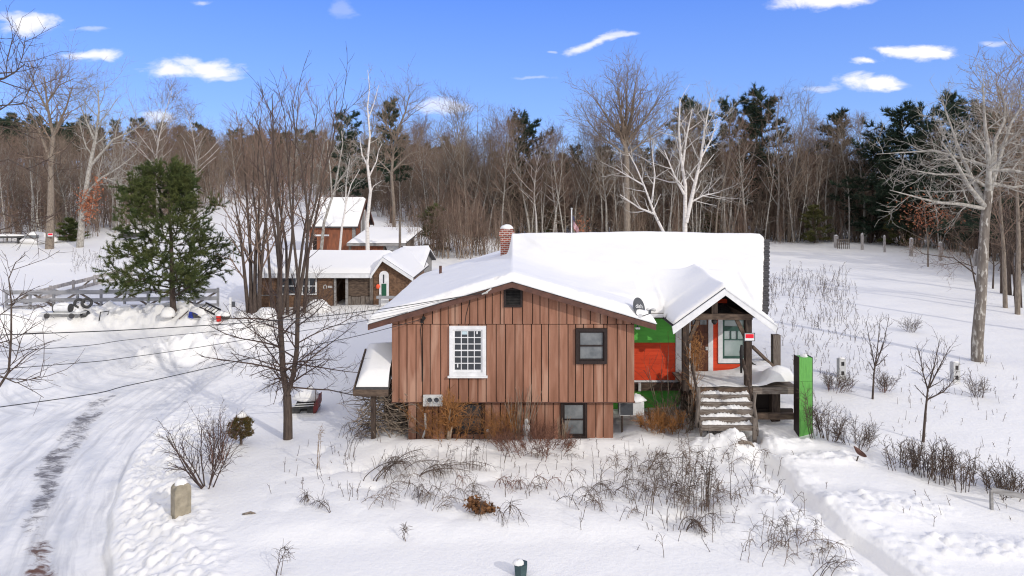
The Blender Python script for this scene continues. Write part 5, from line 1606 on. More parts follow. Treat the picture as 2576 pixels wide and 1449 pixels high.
def shed():
    Y = 42.0; g0 = 1.0
    X = lambda u, y=Y: xs(u, y)
    Z = lambda v, y=Y: zs(v, y)
    root = thing('garden_shed', (X(820), Y, g0), 'long low brown shed with white trim and a small arched green door', 'shed')
    B = lambda mb, n, m, par=None, **k_: mb.build(n, m, par or root, **k_)
    ze = Z(688); zr = Z(628, 45)
    x0, x1 = X(652), X(934)
    B(MB().box(x0, X(840), Y + .03, Y + 5.5, g0 - .3, ze - .02).box(X(872), X(934), Y + 1.6, Y + 5.5, g0 - .3, ze - .02).box(X(840), X(872), Y + 2.2, Y + 5.5, g0 - .3, ze - .02), 'wall', M['shed'])
    # front: brown panels, grey lower boards, posts
    lowb = MB(); r = random.Random(3); x = X(765)
    while x < X(934):
        if not (X(841) < x < X(871)): lowb.box(x + .01, x + .27, Y - .02, Y + .02, g0 - .2, Z(746) + r.uniform(-.03, .03))
        x += .29
    B(lowb, 'lower_boards', M['weather'])
    B(MB().box(X(874), X(931), Y + .05, Y + .09, Z(746), Z(697)), 'dark_panel', M['timber'])
    B(MB().box(X(801), X(841), Y - .03, Y + .025, g0, Z(697)), 'plank_door', M['shed'])
    B(MB().box(X(803), X(840), Y - .035, Y - .031, Z(697), Z(694.5)), 'door_lintel', M['white'])
    for u0, u1, m in ((841, 846, 'greyboard'), (870, 876, 'greyboard'), (931, 939, 'weather'), (649, 655, 'white')):
        B(MB().box(X(u0), X(u1), Y - .12, Y + .02, g0 - .3, ze - .06), 'post', M[m])
    for u0, u1 in ((701, 748), (758, 797)):
        f = MB(); a, b, c, d = X(u0), X(u1), Z(742), Z(697)
        f.box(a, a + .09, Y - .05, Y + .02, c, d).box(b - .09, b, Y - .05, Y + .02, c, d).box(a + .09, b - .09, Y - .05, Y + .02, d - .08, d).box(a + .09, b - .09, Y - .05, Y + .02, c, c + .08)
        w = B(f, 'window', M['white'])
        mm = MB().box((a + b) / 2 - .025, (a + b) / 2 + .025, Y - .03, Y + .01, c + .08, d - .08).box(a + .09, (a + b) / 2 - .025, Y - .03, Y + .01, (c + d) / 2 - .025, (c + d) / 2 + .025).box((a + b) / 2 + .025, b - .09, Y - .03, Y + .01, (c + d) / 2 - .025, (c + d) / 2 + .025)
        B(mm, 'muntin', M['white'], w)
        B(MB().box(a + .08, b - .08, Y - .012, Y + .028, c + .07, d - .07), 'pane', M['glass'], w)
    B(MB().box(X(655), X(700), Y - .02, Y + .02, Z(744), Z(742)).box(X(655), X(700), Y - .02, Y + .02, g0 - .2, g0 + .1), 'ledge', M['greyboard'])
    # horseshoe and plate on the plank door
    hs = [(X(818) + .09 * math.cos(a), Y - .05, Z(722) + .13 * math.sin(a)) for a in [R(t) for t in range(-50, 231, 20)]]
    B(MB().tube(hs, .025, 6), 'horseshoe', M['pale_metal'])
    B(MB().box(X(825), X(836), Y - .05, Y - .035, Z(724), Z(719)), 'plate', M['pale_metal'])
    # main roof
    a, b, c, d = (x0 - .25, Y - .3, ze), (x1 + .1, Y - .3, ze), (x1 + .9, Y + 3, zr - .22), (x0 - .25, Y + 3, zr - .22)
    rf = B(MB().slab([a, b, c, d], .08).slab([d, c, (c[0], Y + 6, ze), (d[0], Y + 6, ze)], .08), 'roof', M['shingle'])
    B(MB().box(x0 - .27, x1 + .1, Y - .36, Y - .305, ze - .24, ze + .0), 'fascia', M['white'], rf)
    B(snow_slope(snow_slope(MB(), (a, b, c, d), .2, 2, 24, 10), (d, c, (c[0], Y + 6, ze), (d[0], Y + 6, ze)), .18, 5, 24, 6), 'roof_snow', M['roof_snow'], rf, smooth=True)
    # gabled entry at the right end
    gy = Y - .1; gx0, gx1 = X(940), X(1036); px, pz = X(965), Z(646)
    el, er = (X(935), Z(690)), (X(1042), Z(697))
    B(MB().prism([(gx0, g0 - .3), (gx1, g0 - .3), (gx1, Z(694) - .02), (px, pz - .15), (gx0, Z(687))], gy + .0, gy + 6), 'gable_wall', M['shed'])
    for s, e in ((0, el), (1, er)):
        B(MB().slab([(px, gy - .3, pz), (e[0], gy - .3, e[1]), (e[0], gy + 7.5, e[1]), (px, gy + 7.5, pz)][::1 if s else -1], .08), 'gable_roof', M['shingle'])
        B(MB().prism([(px, pz + .0), (e[0], e[1] - .0), (e[0], e[1] - .22), (px, pz - .24)], gy - .36, gy - .305), 'bargeboard', M['white'])
    B(snow_slope(snow_slope(MB(), ((el[0], gy - .28, el[1]), (px, gy - .28, pz), (px, gy + 7.4, pz), (el[0], gy + 7.4, el[1])), .17, 3, 10, 14),
                 ((px, gy - .28, pz), (er[0], gy - .28, er[1]), (er[0], gy + 7.4, er[1]), (px, gy + 7.4, pz)), .17, 7, 12, 14), 'gable_snow', M['roof_snow'], smooth=True)
    # arched door
    dx0, dx1, dz1 = X(955), X(979), Z(681)
    arc = [(dx0, g0 - .2), (dx1, g0 - .2), (dx1, dz1 - .3)] + [((dx0 + dx1) / 2 + (dx1 - dx0) / 2 * math.cos(t), dz1 - .3 + .3 * math.sin(t)) for t in [math.pi * i / 10 for i in range(1, 10)]] + [(dx0, dz1 - .3)]
    dr = B(MB().prism(arc, gy - .07, gy - .002), 'door', M['white'])
    arc2 = [((x - (dx0 + dx1) / 2) * .6 + (dx0 + dx1) / 2, z if z < g0 else z - .16) for x, z in arc]
    B(MB().box((dx0 + dx1) / 2 - .15, (dx0 + dx1) / 2 + .15, gy - .085, gy - .071, Z(745), Z(713)), 'green_panel', mat('green_door_panel', (.02, .10, .055)), dr)
    B(MB().box((dx0 + dx1) / 2 - .06, (dx0 + dx1) / 2 + .02, gy - .085, gy - .071, Z(712), Z(690)), 'slot_window', M['glass'], dr)
    return root


shed()
p = at(950.5, 721, 41.75)
tag(MB().blob((p[0], p[1], p[2]), .13, .10, .15, 4, .05, 14).build('orange_float', mat('orange_plastic', (.85, .12, .05)), smooth=True), 'small orange ball hanging beside the arched green door', 'ball')
p0 = (xs(955, 41.2), 41.2, 0); p1 = (xs(1010, 41.4), 41.4, 0)
g0 = gz(p0[0], p0[1])
root = thing('paddock_rail', (p0[0], p0[1], g0), 'single pale rail on posts in front of the arched door', 'rail')
MB().bar((p0[0] - .2, p0[1], zs(748, 41.2)), (p1[0], p1[1], zs(748, 41.4)), .04, .17).build('rail', M['fence'], root)
for q in (p0, p1): MB().box(q[0] - .06, q[0] + .06, q[1] + .03, q[1] + .13, g0 - .3, zs(742, 41.2)).build('post', M['fence'], root)


def gable_house(name, label, cat, px, depth, wall_m, ridge, eave, floor, x0, x1, y0, group=None, over=.3, snow=.22):
    """ridge runs left-right; returns root"""
    root = thing(name, ((x0 + x1) / 2, y0, floor), label, cat, group)
    y1 = y0 + depth; ym = (y0 + y1) / 2
    MB().prism([(y0, floor - .6), (y1, floor - .6), (y1, eave), (ym, ridge - .1), (y0, eave)], x0, x1, axis='x').build('wall', M[wall_m], root)
    sl = (ridge - eave) / (ym - y0); yo = y0 - over; ze = eave - over * sl
    fr = [(x0 - over, yo, ze), (x1 + over, yo, ze), (x1 + over, ym, ridge), (x0 - over, ym, ridge)]
    bk = [(x0 - over, ym, ridge), (x1 + over, ym, ridge), (x1 + over, y1 + over, ze), (x0 - over, y1 + over, ze)]
    rf = MB().slab(fr, .12).slab(bk, .12).build('roof', M['shingle'], root)
    snow_slope(snow_slope(MB(), fr, snow, 3, 18, 12), bk, snow, 9, 18, 12).build('roof_snow', M['roof_snow'], rf, smooth=True)
    return root


by = 62.0
barn = gable_house('barn', 'tall red-brown barn with steep snowy roof at the wood\'s edge', 'barn', 0, 6.4, 'barn', 7.70, 5.45, 2.3, xs(778, by), xs(893, by), by)
bx1 = xs(893, by)
MB().bar((bx1 + .36, by - .32, 5.12), (bx1 + .36, by + 3.2, 7.66), .05, .26).bar((bx1 + .36, by + 6.72, 5.12), (bx1 + .36, by + 3.2, 7.66), .05, .26).build('bargeboard', M['brown_dark'], barn)
MB().box(bx1 + .0, bx1 + .05, by + 2.2, by + 3.9, 4.2, 6.6).build('loft_door', M['greyboard'], barn)
MB().box(bx1 + .051, bx1 + .08, by + 2.1, by + 2.3, 4.1, 6.7).box(bx1 + .051, bx1 + .08, by + 3.8, by + 4.0, 4.1, 6.7).box(bx1 + .051, bx1 + .08, by + 2.3, by + 3.8, 6.55, 6.7).build('door_trim', M['white'], barn)
MB().box(xs(787, by), xs(826, by), by - .06, by - .002, 2.0, zs(594, by)).build('sliding_door', M['barn'], barn, bevel=0)
MB().box(xs(785, by), xs(828, by), by - .10, by - .061, zs(594, by), zs(590, by)).box(xs(785, by), xs(787, by), by - .1, by - .061, 2.0, zs(594, by)).build('door_trim', M['white'], barn)
MB().box(xs(788, by), xs(797, by), by - .075, by - .062, 2.0, zs(597, by)).build('door_gap', M['gap'], barn)
MB().box(bx1 - .25, bx1 + .02, by - .04, by + .2, 2.0, 5.3).build('corner_board', M['greyboard'], barn)

sy = 58.0
root = thing('open_shed', (xs(940, sy), sy, 2.3), 'low board shed with open bay and snowy roof beside the barn', 'shed')
X = lambda u: xs(u, sy)
bd = MB(); x = X(878); r = random.Random(9)
while x < X(964):
    bd.box(x, x + .24, sy - r.uniform(0, .03), sy + .05, 1.9, zs(615, sy)); x += .25
bd.build('board_wall', M['barn'], root)
MB().box(X(877), X(884), sy - .06, sy - .031, 1.9, zs(615, sy)).build('corner_boards', M['weather'], root)
MB().box(X(878), X(1022), sy + 4.0, sy + 4.1, 1.9, zs(600, sy)).box(X(964), X(968), sy - .03, sy + .1, 1.9, zs(613, sy)).box(X(1003), X(1024), sy + .0, sy + 4, 1.9, zs(606, sy)).build('frame_wall', M['weather'], root)
fr = [(X(875), sy - .4, zs(612, sy - .4)), (X(1022), sy - .4, zs(612, sy - .4)), (X(1046), sy + 4.3, zs(577, sy + 4.3)), (X(892), sy + 4.3, zs(577, sy + 4.3))]
rf = MB().slab(fr, .1).build('roof', M['shingle'], root)
MB().box(X(875), X(1022), sy - .46, sy - .405, zs(618, sy), zs(611.5, sy)).build('fascia', M['greyboard'], rf)
snow_slope(MB(), fr, .22, 4, 20, 10).build('roof_snow', M['roof_snow'], rf, smooth=True)
p = at(985, 634, 57.0)
root = thing('stored_boat', p, 'white upturned hull parked in the open shed bay', 'boat')
MB().prism([(p[0] - .8, p[2] + .5), (p[0] + .7, p[2] + .55), (p[0] + .75, p[2] + .35), (p[0] + .2, p[2] + .0), (p[0] - .6, p[2] + .05)], p[1] + 1.2, p[1] + 2.2).build('hull', M['white'], root, bevel=.05)

up = (xs(1006, 55.0), 55.0)
root = thing('utility_pole', (up[0], up[1], gz(*up)), 'slim grey utility pole in front of the open shed', 'pole')
MB().tube([(up[0], up[1], gz(*up) - .4), (up[0], up[1], zs(548, 55))], [.12, .09], 10).build('shaft', M['weather'], root, smooth=True)
MB().box(up[0] - .35, up[0] + .35, up[1] - .05, up[1] + .05, zs(556, 55), zs(554, 55)).build('cross_arm', M['weather'], root)

hy = 47.0
hut = gable_house('small_hut', 'low hut buried in snow right behind the long shed', 'hut', 0, 7.0, 'greyboard', zs(628, 50.5), zs(672, hy), 1.5, xs(1000, hy), xs(1056, hy), hy, snow=.3)

# red and white sign on an oak at the far left
p = on(125, 626)
framed_sign('sign', (xs(126, p[1] - .62), p[1] - .62, zs(590.5, p[1] - .62)), .55, .36, 'small red and white sign on a trunk at the far left wood edge', frac=.62)
p = on(22, 611)
root = thing('flat_wagon', p, 'dark flat wagon under snow at the far left edge', 'wagon')
MB().box(p[0] - 2.6, p[0] + 1.9, p[1] - .6, p[1] + .6, p[2] + .55, p[2] + .75).build('bed', M['rubber'], root)
for dx in (-1.8, 1.3):
    MB().box(p[0] + dx - .1, p[0] + dx + .1, p[1] - .5, p[1] + .5, p[2] - .1, p[2] + .55).build('leg', M['rubber'], root)
MB().blob((p[0] - .3, p[1], p[2] + .75), 2.2, .58, .2, 4, .1, 20, flat=0).build('snow_cap', M['snow'], root, smooth=True)
p = on(98, 612)
root = thing('snowed_car', p, 'car-shaped hump wholly buried in snow near the sign tree', 'car')
MB().blob((p[0], p[1], p[2] + .3), 2.0, 1.0, .55, 4, .06, 20, flat=-.4).blob((p[0] - .3, p[1], p[2] + .75), 1.1, .85, .5, 7, .05, 18, flat=-.3).build('snow_cover', M['snow'], root, smooth=True)
MB().box(p[0] - .9, p[0] + .5, p[1] - 1.0, p[1] - .8, p[2] + .62, p[2] + .92).build('side_window', M['glass_dim'], root)
p = on(318, 606)
root = thing('dark_crate', p, 'dark box under snow left of the green pine', 'crate')
MB().slab([(p[0] - .9, p[1], p[2] + .75), (p[0] + 1.6, p[1], p[2] + .95), (p[0] + 1.6, p[1] + 1, p[2] + .95), (p[0] - .9, p[1] + 1, p[2] + .75)], .5).build('body', M['rubber'], root)
MB().blob((p[0] + .4, p[1] + .5, p[2] + .88), 1.3, .6, .25, 6, .08, 16, flat=0).build('snow_cap', M['snow'], root, smooth=True)
# snow-covered mounds in front of the shed
for (u, v, rx, rz, lb) in ((803, 782, .75, .75, 'round snow-covered heap in front of the shed\'s plank door'), (673, 800, .65, .6, 'snow-covered heap under the slender tree clump')):
    p = on(u, v)
    tag(MB().blob((p[0], p[1], p[2] - .1), rx, .6, rz, int(u), .1, 18, flat=-.1).build('snow_heap', M['snow'], smooth=True), lb, 'snow heap')

# ------------------------------------------------------------------ trees
LV2 = {0: 0, 1: 0, 2: 1, 3: 1, 4: 1, 5: 1}


def tree_obj(name, plant, base, mats, label, cat='tree', lv_mat=None, sides=(9, 6, 4, 3, 3, 3), split=True, tuft=None, trunk_levels=(0,), group=None, crown='branches'):
    """thing > trunk, branches"""
    root = thing(name, base, label, cat, group)
    lv_mat = lv_mat or {0: 0, 1: 0, 2: 1, 3: 1, 4: 1, 5: 1}
    ids = sorted({l for l, _, _ in plant.out})
    tl = [l for l in ids if l in trunk_levels]; cl = [l for l in ids if l not in trunk_levels]
    if tl: link('trunk', plant.mesh('trunk', mats, lv_mat, sides, tl, base), root)
    if cl or tuft is not None: link(crown, plant.mesh(crown, mats, lv_mat, sides, cl, base, tuft), root)
    return root


def forest_tree(seed, h=15.0, kind='tall'):
    T = Plant(seed); r = T.r
    tr = T.limb(0, (0, 0, -.3), (r.gauss(0, .04), r.gauss(0, .04), 1), h * .96, h * .0115, .012, 11, .05, .03)
    st = {'tall': .38, 'low': .18, 'vase': .28}[kind]
    ang = {'tall': lambda t: 58 - 28 * t, 'low': lambda t: 72 - 35 * t, 'vase': lambda t: 42 - 14 * t}[kind]
    n1 = {'tall': 24, 'low': 30, 'vase': 20}[kind]; L1 = h * {'tall': .25, 'low': .30, 'vase': .42}[kind]

    def d3(s, t): T.kids(3, s, 4, .15, 1, 38, h * .05, .7, 2, .18, .05, .009, shape=None)
    def d2(s, t): T.kids(2, s, 9, .15, 1, 42, h * .095, .6, 3, .14, .06, .011, shape=lambda q: 1.15 - .6 * q, deeper=d3)
    T.kids(1, tr, n1, st, .99, ang, L1, .55, 5, .1, .07, .016, rtip=.35, shape=lambda t: .35 + 1.0 * (1 - t) ** .8 * (1 if t > st + .1 else .7), deeper=d2)
    return T


def far_tree(seed, h=15.0):
    T = Plant(seed); r = T.r
    tr = T.limb(0, (0, 0, -.3), (r.gauss(0, .05), r.gauss(0, .05), 1), h * .95, h * .011, .02, 6, .05, .03)
    def d2(s, t): T.kids(2, s, 6, .2, 1, 42, h * .12, .6, 2, .15, .06, .022)
    T.kids(1, tr, 19, .16, .99, lambda t: 55 - 25 * t, h * .26, .5, 3, .1, .07, .028, shape=lambda t: .4 + .9 * (1 - t), deeper=d2)
    return T


def pine_tree(seed, h=14.0, n=34, t0=.25, wid=.22, per=7, nl=.32, nw=.045, sub=9, whorl=True, droop=-.02):
    """returns plant and needle blades; open plumes on near-level limbs"""
    T = Plant(seed); r = T.r
    tr = T.limb(0, (0, 0, -.3), (0, 0, 1), h * .98, h * .013, .02, 12, .012, .02)
    P = []; D = []
    def tip(s, t):
        pts, _ = s
        for i in range(1, len(pts)):
            a, b = pts[i - 1], pts[i]
            d = norm3((b[0] - a[0], b[1] - a[1], b[2] - a[2] + .25))
            for k_ in range(2):
                f = r.random(); P.append(tuple(a[j] + (b[j] - a[j]) * f for j in range(3))); D.append(d)
    def d2(s, t): T.kids(2, s, sub, .25, 1, 48, h * wid * .30, .5, 2, .12, .08, .006, shape=lambda q: 1.2 - .75 * q, deeper=tip); tip(s, t)
    T.kids(1, tr, n, t0, .985, lambda t: 86 - 36 * max(0, t - .5) * 2, h * wid, .34, 4, .06, .05 + droop, .012, rtip=.3,
           shape=lambda t: (.25 + 1.05 * ((1 - t) / (1 - t0)) ** .75) * (1 if t > t0 + .12 else .75), Lsd=.28, deeper=d2)
    V, F = blades(P, D, per, nl, nw, seed)
    return T, (V, F)


# ---- the wood: a few trees of each sort are grown, then copied
WOODM = [M['bark'], M['twig']]
protos = []
for i, (kd, bk, tw) in enumerate([('tall', 'bark', 'twig'), ('vase', 'bark', 'twig_grey'), ('tall', 'bark_pale', 'twig_red'), ('low', 'bark', 'twig_red'), ('tall', 'bark_pale', 'twig_grey'), ('low', 'bark_dark', 'twig'), ('vase', 'bark_pale', 'twig')]):
    protos.append(forest_tree(100 + i, 15.0, kd).mesh('bare_tree', [M[bk], M[tw]], {0: 0, 1: 0, 2: 1, 3: 1}, (7, 4, 3, 3)))
birch_p = forest_tree(140, 15.0, 'tall').mesh('pale_birch', [M['birch'], M['twig_red']], {0: 0, 1: 0, 2: 1, 3: 1}, (7, 4, 3, 3))
pines = []
for i in range(4):
    T, (V, F) = pine_tree(200 + i, 15.0, 36, (.22, .35, .3, .15)[i], (.20, .17, .23, .24)[i], 9, .5, .085, 8)
    pines.append(T.mesh('dark_pine', [M['bark_dark'], M['needle_dark']], {0: 0, 1: 0, 2: 0}, (7, 4, 3), tuft=(V, F, 1)))
saps = []
for i in range(3):
    T = Plant(300 + i)
    for k_ in range(7):
        a = T.r.uniform(0, 6.28); q = T.r.uniform(0, .9)
        s = T.limb(1, (q * math.cos(a), q * math.sin(a), -.1), (T.r.gauss(0, .12), T.r.gauss(0, .12), 1), T.r.uniform(2.2, 5.5), .03, .008, 6, .06, .03)
        T.kids(2, s, 9, .2, 1, 40, .9, .6, 3, .14, .05, .009, deeper=lambda s2, t: T.kids(3, s2, 4, .2, 1, 40, .4, .7, 2, .15, .04, .008))
    saps.append(T.mesh('thicket', [M['twig_grey'], M[('twig', 'twig_grey', 'twig_red')[i]]], {1: 0, 2: 1, 3: 1}, (6, 4, 3, 3)))

wr = random.Random(77)


def plant_copy(name, me, x, y, sc, label, cat, group, rz=None, zz=None, sxy=1.0):
    o = link(name, me)
    o.location = (x, y, gz(x, y) if zz is None else zz)
    o.rotation_euler = (wr.gauss(0, .02), wr.gauss(0, .02), wr.uniform(0, 6.28) if rz is None else rz)
    o.scale = (sc * sxy, sc * sxy, sc)
    return tag(o, label, cat, group)


def edge_Y(u):
    """distance of the wood's front edge along the sight line u"""
    return float(np.interp(u, [-300, 0, 300, 560, 620, 760, 1100, 1300, 1900, 2150, 2300, 2450, 2580, 2700, 3000], [72, 74, 78, 92, 104, 104, 78, 71, 73, 74, 71, 60, 48, 42, 36]))


def near_clear(x, y):
    """keep trees off the barn, sheds and the snowy clearing behind them"""
    if -20 < x < -9 and 55 < y < 71: return False
    return True


groups = [(-1e9, 600, 'bare brown tree in the wood on the left hillside', 'bare trees of the left hillside wood'),
          (600, 1300, 'bare brown tree in the wood behind the barn and chimney', 'bare trees of the wood behind the barn'),
          (1300, 2000, 'bare brown tree in the wood behind the house roof', 'bare trees of the wood behind the house'),
          (2000, 1e9, 'bare brown tree in the wood along the right field', 'bare trees of the wood along the right field')]
cnt = 0
for k_ in range(2000):
    if cnt >= 190: break
    u = wr.uniform(-120, 2720); e = edge_Y(u)
    if 2165 < u < 2440 and wr.random() < .55: continue
    Y = e + 1 + 30 * wr.random() ** 1.5
    x = xs(u, Y)
    if not near_clear(x, Y): continue
    g = [q for q in groups if q[0] <= u < q[1]][0]
    top = float(np.interp(u, [0, 600, 1000, 1300, 1900, 2100, 2600], [12.4, 11.2, 13.2, 13.0, 13.0, 13.0, 13.0]))
    h = top * wr.uniform(.72, 1.08)
    if Y - e > 12: h *= .92
    plant_copy('bare_tree', protos[wr.choice((2, 4, 6, 4, 2, 1, 3))] if Y - e < 9 else wr.choice(protos), x, Y, h / 15.0, g[2], 'tree', g[3], sxy=wr.uniform(.8, 1.1)); cnt += 1
for k_, (u, dY, h) in enumerate([(395, 3, 17.5), (490, 2, 15), (905, 8, 15), (1105, 4, 15), (1190, 6, 16), (1215, 3, 14), (1400, 4, 12), (1960, 3, 15.5), (1985, 2, 15.5), (2035, 4, 14.5), (1350, 2, 11), (1660, 4, 15), (1205, 2, 11)]):
    Y = edge_Y(u) + dY
    g = [q for q in groups if q[0] <= u < q[1]][0]
    pale = k_ in (0, 1, 6, 10)
    o = plant_copy('pale_birch' if pale else 'bare_tree', birch_p if pale else protos[(4, 6, 1)[k_ % 3]], xs(u, Y), Y, h / 15, g[2], 'tree', g[3])
    if pale:
        o['label'] = {0: 'white-barked birch above the green pine on the left', 1: 'slim white birch standing right of the green pine top', 6: 'thin pale birch in the wood just left of the flag', 10: 'slender pale birch in the wood right of the chimney'}[k_]
        o['group'] = 'white birches among the wood'

# slender pale stems in front of the wood
poles = []
for i in range(5):
    T = Plant(150 + i)
    tr = T.limb(0, (0, 0, -.3), (T.r.gauss(0, .06), T.r.gauss(0, .06), 1), 12.2, .085, .012, 10, .035, .02)
    T.kids(1, tr, 16, .42, .99, lambda t: 40 - 14 * t, 2.1, .5, 4, .09, .07, .016, rtip=.35, shape=lambda t: .5 + .8 * (1 - t),
           deeper=lambda s, t: T.kids(2, s, 8, .15, 1, 38, .9, .6, 3, .14, .06, .011, deeper=lambda s2, t2: T.kids(3, s2, 3, .2, 1, 36, .4, .7, 2, .15, .05, .009)))
    T.kids(1, tr, 7, .1, .42, 62, .9, .3, 3, .12, .03, .010)
    poles.append(T.mesh('slender_tree', [M['bark_pale'], M[('twig_grey', 'twig', 'twig_red')[i % 3]]], {0: 0, 1: 0, 2: 1, 3: 1}, (7, 4, 3, 3)))
for k_ in range(92):
    u = wr.uniform(1330, 2180) if k_ < 62 else (wr.uniform(2180, 2560) if k_ < 76 else wr.uniform(-40, 420))
    Y = edge_Y(u) + wr.uniform(-.5, 5)
    plant_copy('slender_tree', wr.choice(poles), xs(u, Y), Y, wr.uniform(.68, 1.05), 'slender pale-stemmed tree in the front row of the wood', 'tree', 'slender pale trees along the front of the wood', sxy=wr.uniform(.8, 1.25))

# dark pines: those that stand out against the sky have labels of their own
for k_, (u, top, Y, lab_, w) in enumerate([(878, 283, 88, 'dark pine showing behind the tall slender clump', 1.1), (983, 250, 84, 'tallest dark pine between the dead white trunk and the chimney', .8), (1302, 288, 80, 'left one of the twin dark pines above the chimney', .8), (1328, 300, 82, 'right one of the twin dark pines above the chimney', 1.0),
        (1838, 256, 82, 'small-topped dark pine right of the white birches', .8), (1893, 262, 86, 'dark pine just left of the tallest one on the right', .9), (1930, 230, 80, 'tallest dark pine above the right part of the roof', 1.15), (1750, 265, 90, 'dark pine hidden behind the white birch crown', .9), (1715, 250, 92, 'dark pine just left of the white birch crown', .9),
        (2105, 282, 80, 'dark pine at the low dip of the right treeline', 1.0), (2283, 262, 73, 'left dark pine of the right-hand pine group', 1.2), (2337, 265, 71, 'middle dark pine of the right-hand pine group', .9), (2392, 236, 68, 'tall right dark pine behind the lichened tree', .95),
        (2235, 330, 73, 'broad dark pine at the front of the right-hand group', 1.5), (2310, 345, 70, 'wide dark pine below the right-hand group', 1.6), (2460, 260, 60, 'dark pine behind the lichened tree trunk', 1.1), (2545, 290, 50, 'dark pine at the far right edge', 1.2), (2190, 360, 75, 'lower dark pine at the left of the right-hand group', 1.3)]):
    x = xs(u, Y); z = gz(x, Y); h = zs(top, Y) - z
    plant_copy('dark_pine', pines[3 if 2180 < u < 2400 else k_ % 4], x, Y, h / 14.8, lab_, 'pine', 'dark pines in the wood', sxy=w)
# understory evergreens
for k_, (u, v, hh, lab_, w) in enumerate([(1090, 632, 4.6, 'bushy green pine right of the open shed', 1.3), (1395, 600, 3.6, 'small green evergreen left of the flag', 1.3), (2050, 612, 4.2, 'olive evergreen at the wood edge right of the roof', 1.4), (2262, 618, 3.8, 'olive evergreen behind the middle field posts', 1.5), (175, 606, 2.6, 'low dark green bush at the far left wood edge', 1.6), (1600, 590, 3.0, 'dark evergreen low in the wood behind the roof', 1.6), (1790, 596, 3.2, 'dark evergreen in the wood right of the birches', 1.5)]):
    p = hit(u, v, 130)
    if v < 605: p = (xs(u, 78), 78, gz(xs(u, 78), 78))
    T, (V, F) = pine_tree(400 + k_, hh, 24, .06, .30, 9, .26, .045, 7)
    base = (p[0], p[1], p[2])
    root = thing('evergreen', base, lab_, 'evergreen', 'small evergreens at the wood edge')
    sc = root; sc.scale = (w, w, 1)
    link('trunk', T.mesh('trunk', [M['bark_dark']], {0: 0, 1: 0, 2: 0}, (6, 4, 3)), root)
    MV = np_mesh('foliage', V, [(F, 0)], [M['needle_olive'] if k_ in (2, 3) else M['needle']])
    link('foliage', MV, root)

# thickets along the wood's foot, and everything deeper in: one mass
def mass(name, items, mats_of, kind='stuff'):
    """items: (mesh, x, y, z, scale, rz); merges plant meshes into one object"""
    cache = {}; Vs = []; mats_ = []; fq = {}; base = 0
    for me, x, y, z, sc, a in items:
        if me.name not in cache:
            co = np.zeros(len(me.vertices) * 3, np.float32); me.vertices.foreach_get('co', co)
            lt = np.zeros(len(me.polygons), np.int32); me.polygons.foreach_get('loop_total', lt)
            vi = np.zeros(len(me.loops), np.int32); me.loops.foreach_get('vertex_index', vi)
            mi = np.zeros(len(me.polygons), np.int32); me.polygons.foreach_get('material_index', mi)
            ls = np.concatenate([[0], np.cumsum(lt)[:-1]])
            parts = []
            for k in (3, 4):
                for m in np.unique(mi):
                    s = np.where((lt == k) & (mi == m))[0]
                    if len(s): parts.append((k, me.materials[m], vi[ls[s][:, None] + np.arange(k)[None, :]]))
            cache[me.name] = (co.reshape(-1, 3), parts)
        co, parts = cache[me.name]
        c, s = math.cos(a), math.sin(a)
        W = np.empty_like(co); W[:, 0] = (co[:, 0] * c - co[:, 1] * s) * sc + x; W[:, 1] = (co[:, 0] * s + co[:, 1] * c) * sc + y; W[:, 2] = co[:, 2] * sc + z
        Vs.append(W)
        for k, m, F in parts:
            fq.setdefault((k, m.name), []).append(F + base)
            if m not in mats_: mats_.append(m)
        base += len(co)
    names = [m.name for m in mats_]
    me = np_mesh(name, np.concatenate(Vs), [(np.concatenate(v), names.index(k[1])) for k, v in fq.items()], mats_, True)
    return tag(link(name, me), kind=kind)


brush = []
for i in range(4):
    T = Plant(320 + i)
    for k_ in range(6):
        a = T.r.uniform(0, 6.28); q = T.r.uniform(0, 1.6)
        s = T.limb(1, (q * math.cos(a), q * math.sin(a), -.1), (T.r.gauss(0, .16), T.r.gauss(0, .16), 1), T.r.uniform(3.0, 7.5), .045, .015, 4, .06, .03)
        T.kids(2, s, 11, .06, 1, 46, 1.5, .6, 2, .14, .04, .022, deeper=lambda s2, t: T.kids(3, s2, 3, .3, 1, 42, .7, .8, 1, .1, .0, .018))
    brush.append(T.mesh('brush', [M[('bark_pale', 'twig', 'bark', 'twig')[i]], M[('twig_grey', 'twig', 'twig_grey', 'twig_grey')[i]]], {1: 0, 2: 1, 3: 1}, (5, 4, 3, 3)))
items = []
for k_ in range(230):
    u = wr.uniform(-100, 2700); Y = edge_Y(u) + wr.uniform(-1, 9); x = xs(u, Y)
    if 560 < u < 800 and wr.random() < .3: continue
    items.append((wr.choice(saps), x, Y, gz(x, Y), wr.uniform(.45, 1.1), wr.uniform(0, 6.28)))
for k_ in range(34):
    u = wr.gauss(1150, 55) if k_ < 24 else wr.uniform(1040, 1280); Y = wr.uniform(60, 68); x = xs(u, Y)
    items.append((saps[2 if k_ % 2 else 0], x, Y, gz(x, Y), wr.uniform(.7, 1.0) * (1.7 if abs(u - 1150) < 45 and k_ % 3 == 0 else 1), wr.uniform(0, 6.28)))
for k_ in range(1150):
    u = wr.uniform(-200, 2800); e = edge_Y(u); Y = e + 3 + 62 * wr.random() ** 1.3; x = xs(u, Y)
    if 540 < u < 800 and Y < 124 and wr.random() < .8: continue
    if u < 560 and wr.random() < .5: continue
    items.append((wr.choice(brush), x, Y, gz(x, Y), wr.uniform(.6, 1.25), wr.uniform(0, 6.28)))
tag(mass('thicket', items, None), 'bare brown thickets along the foot of the wood', 'thicket')
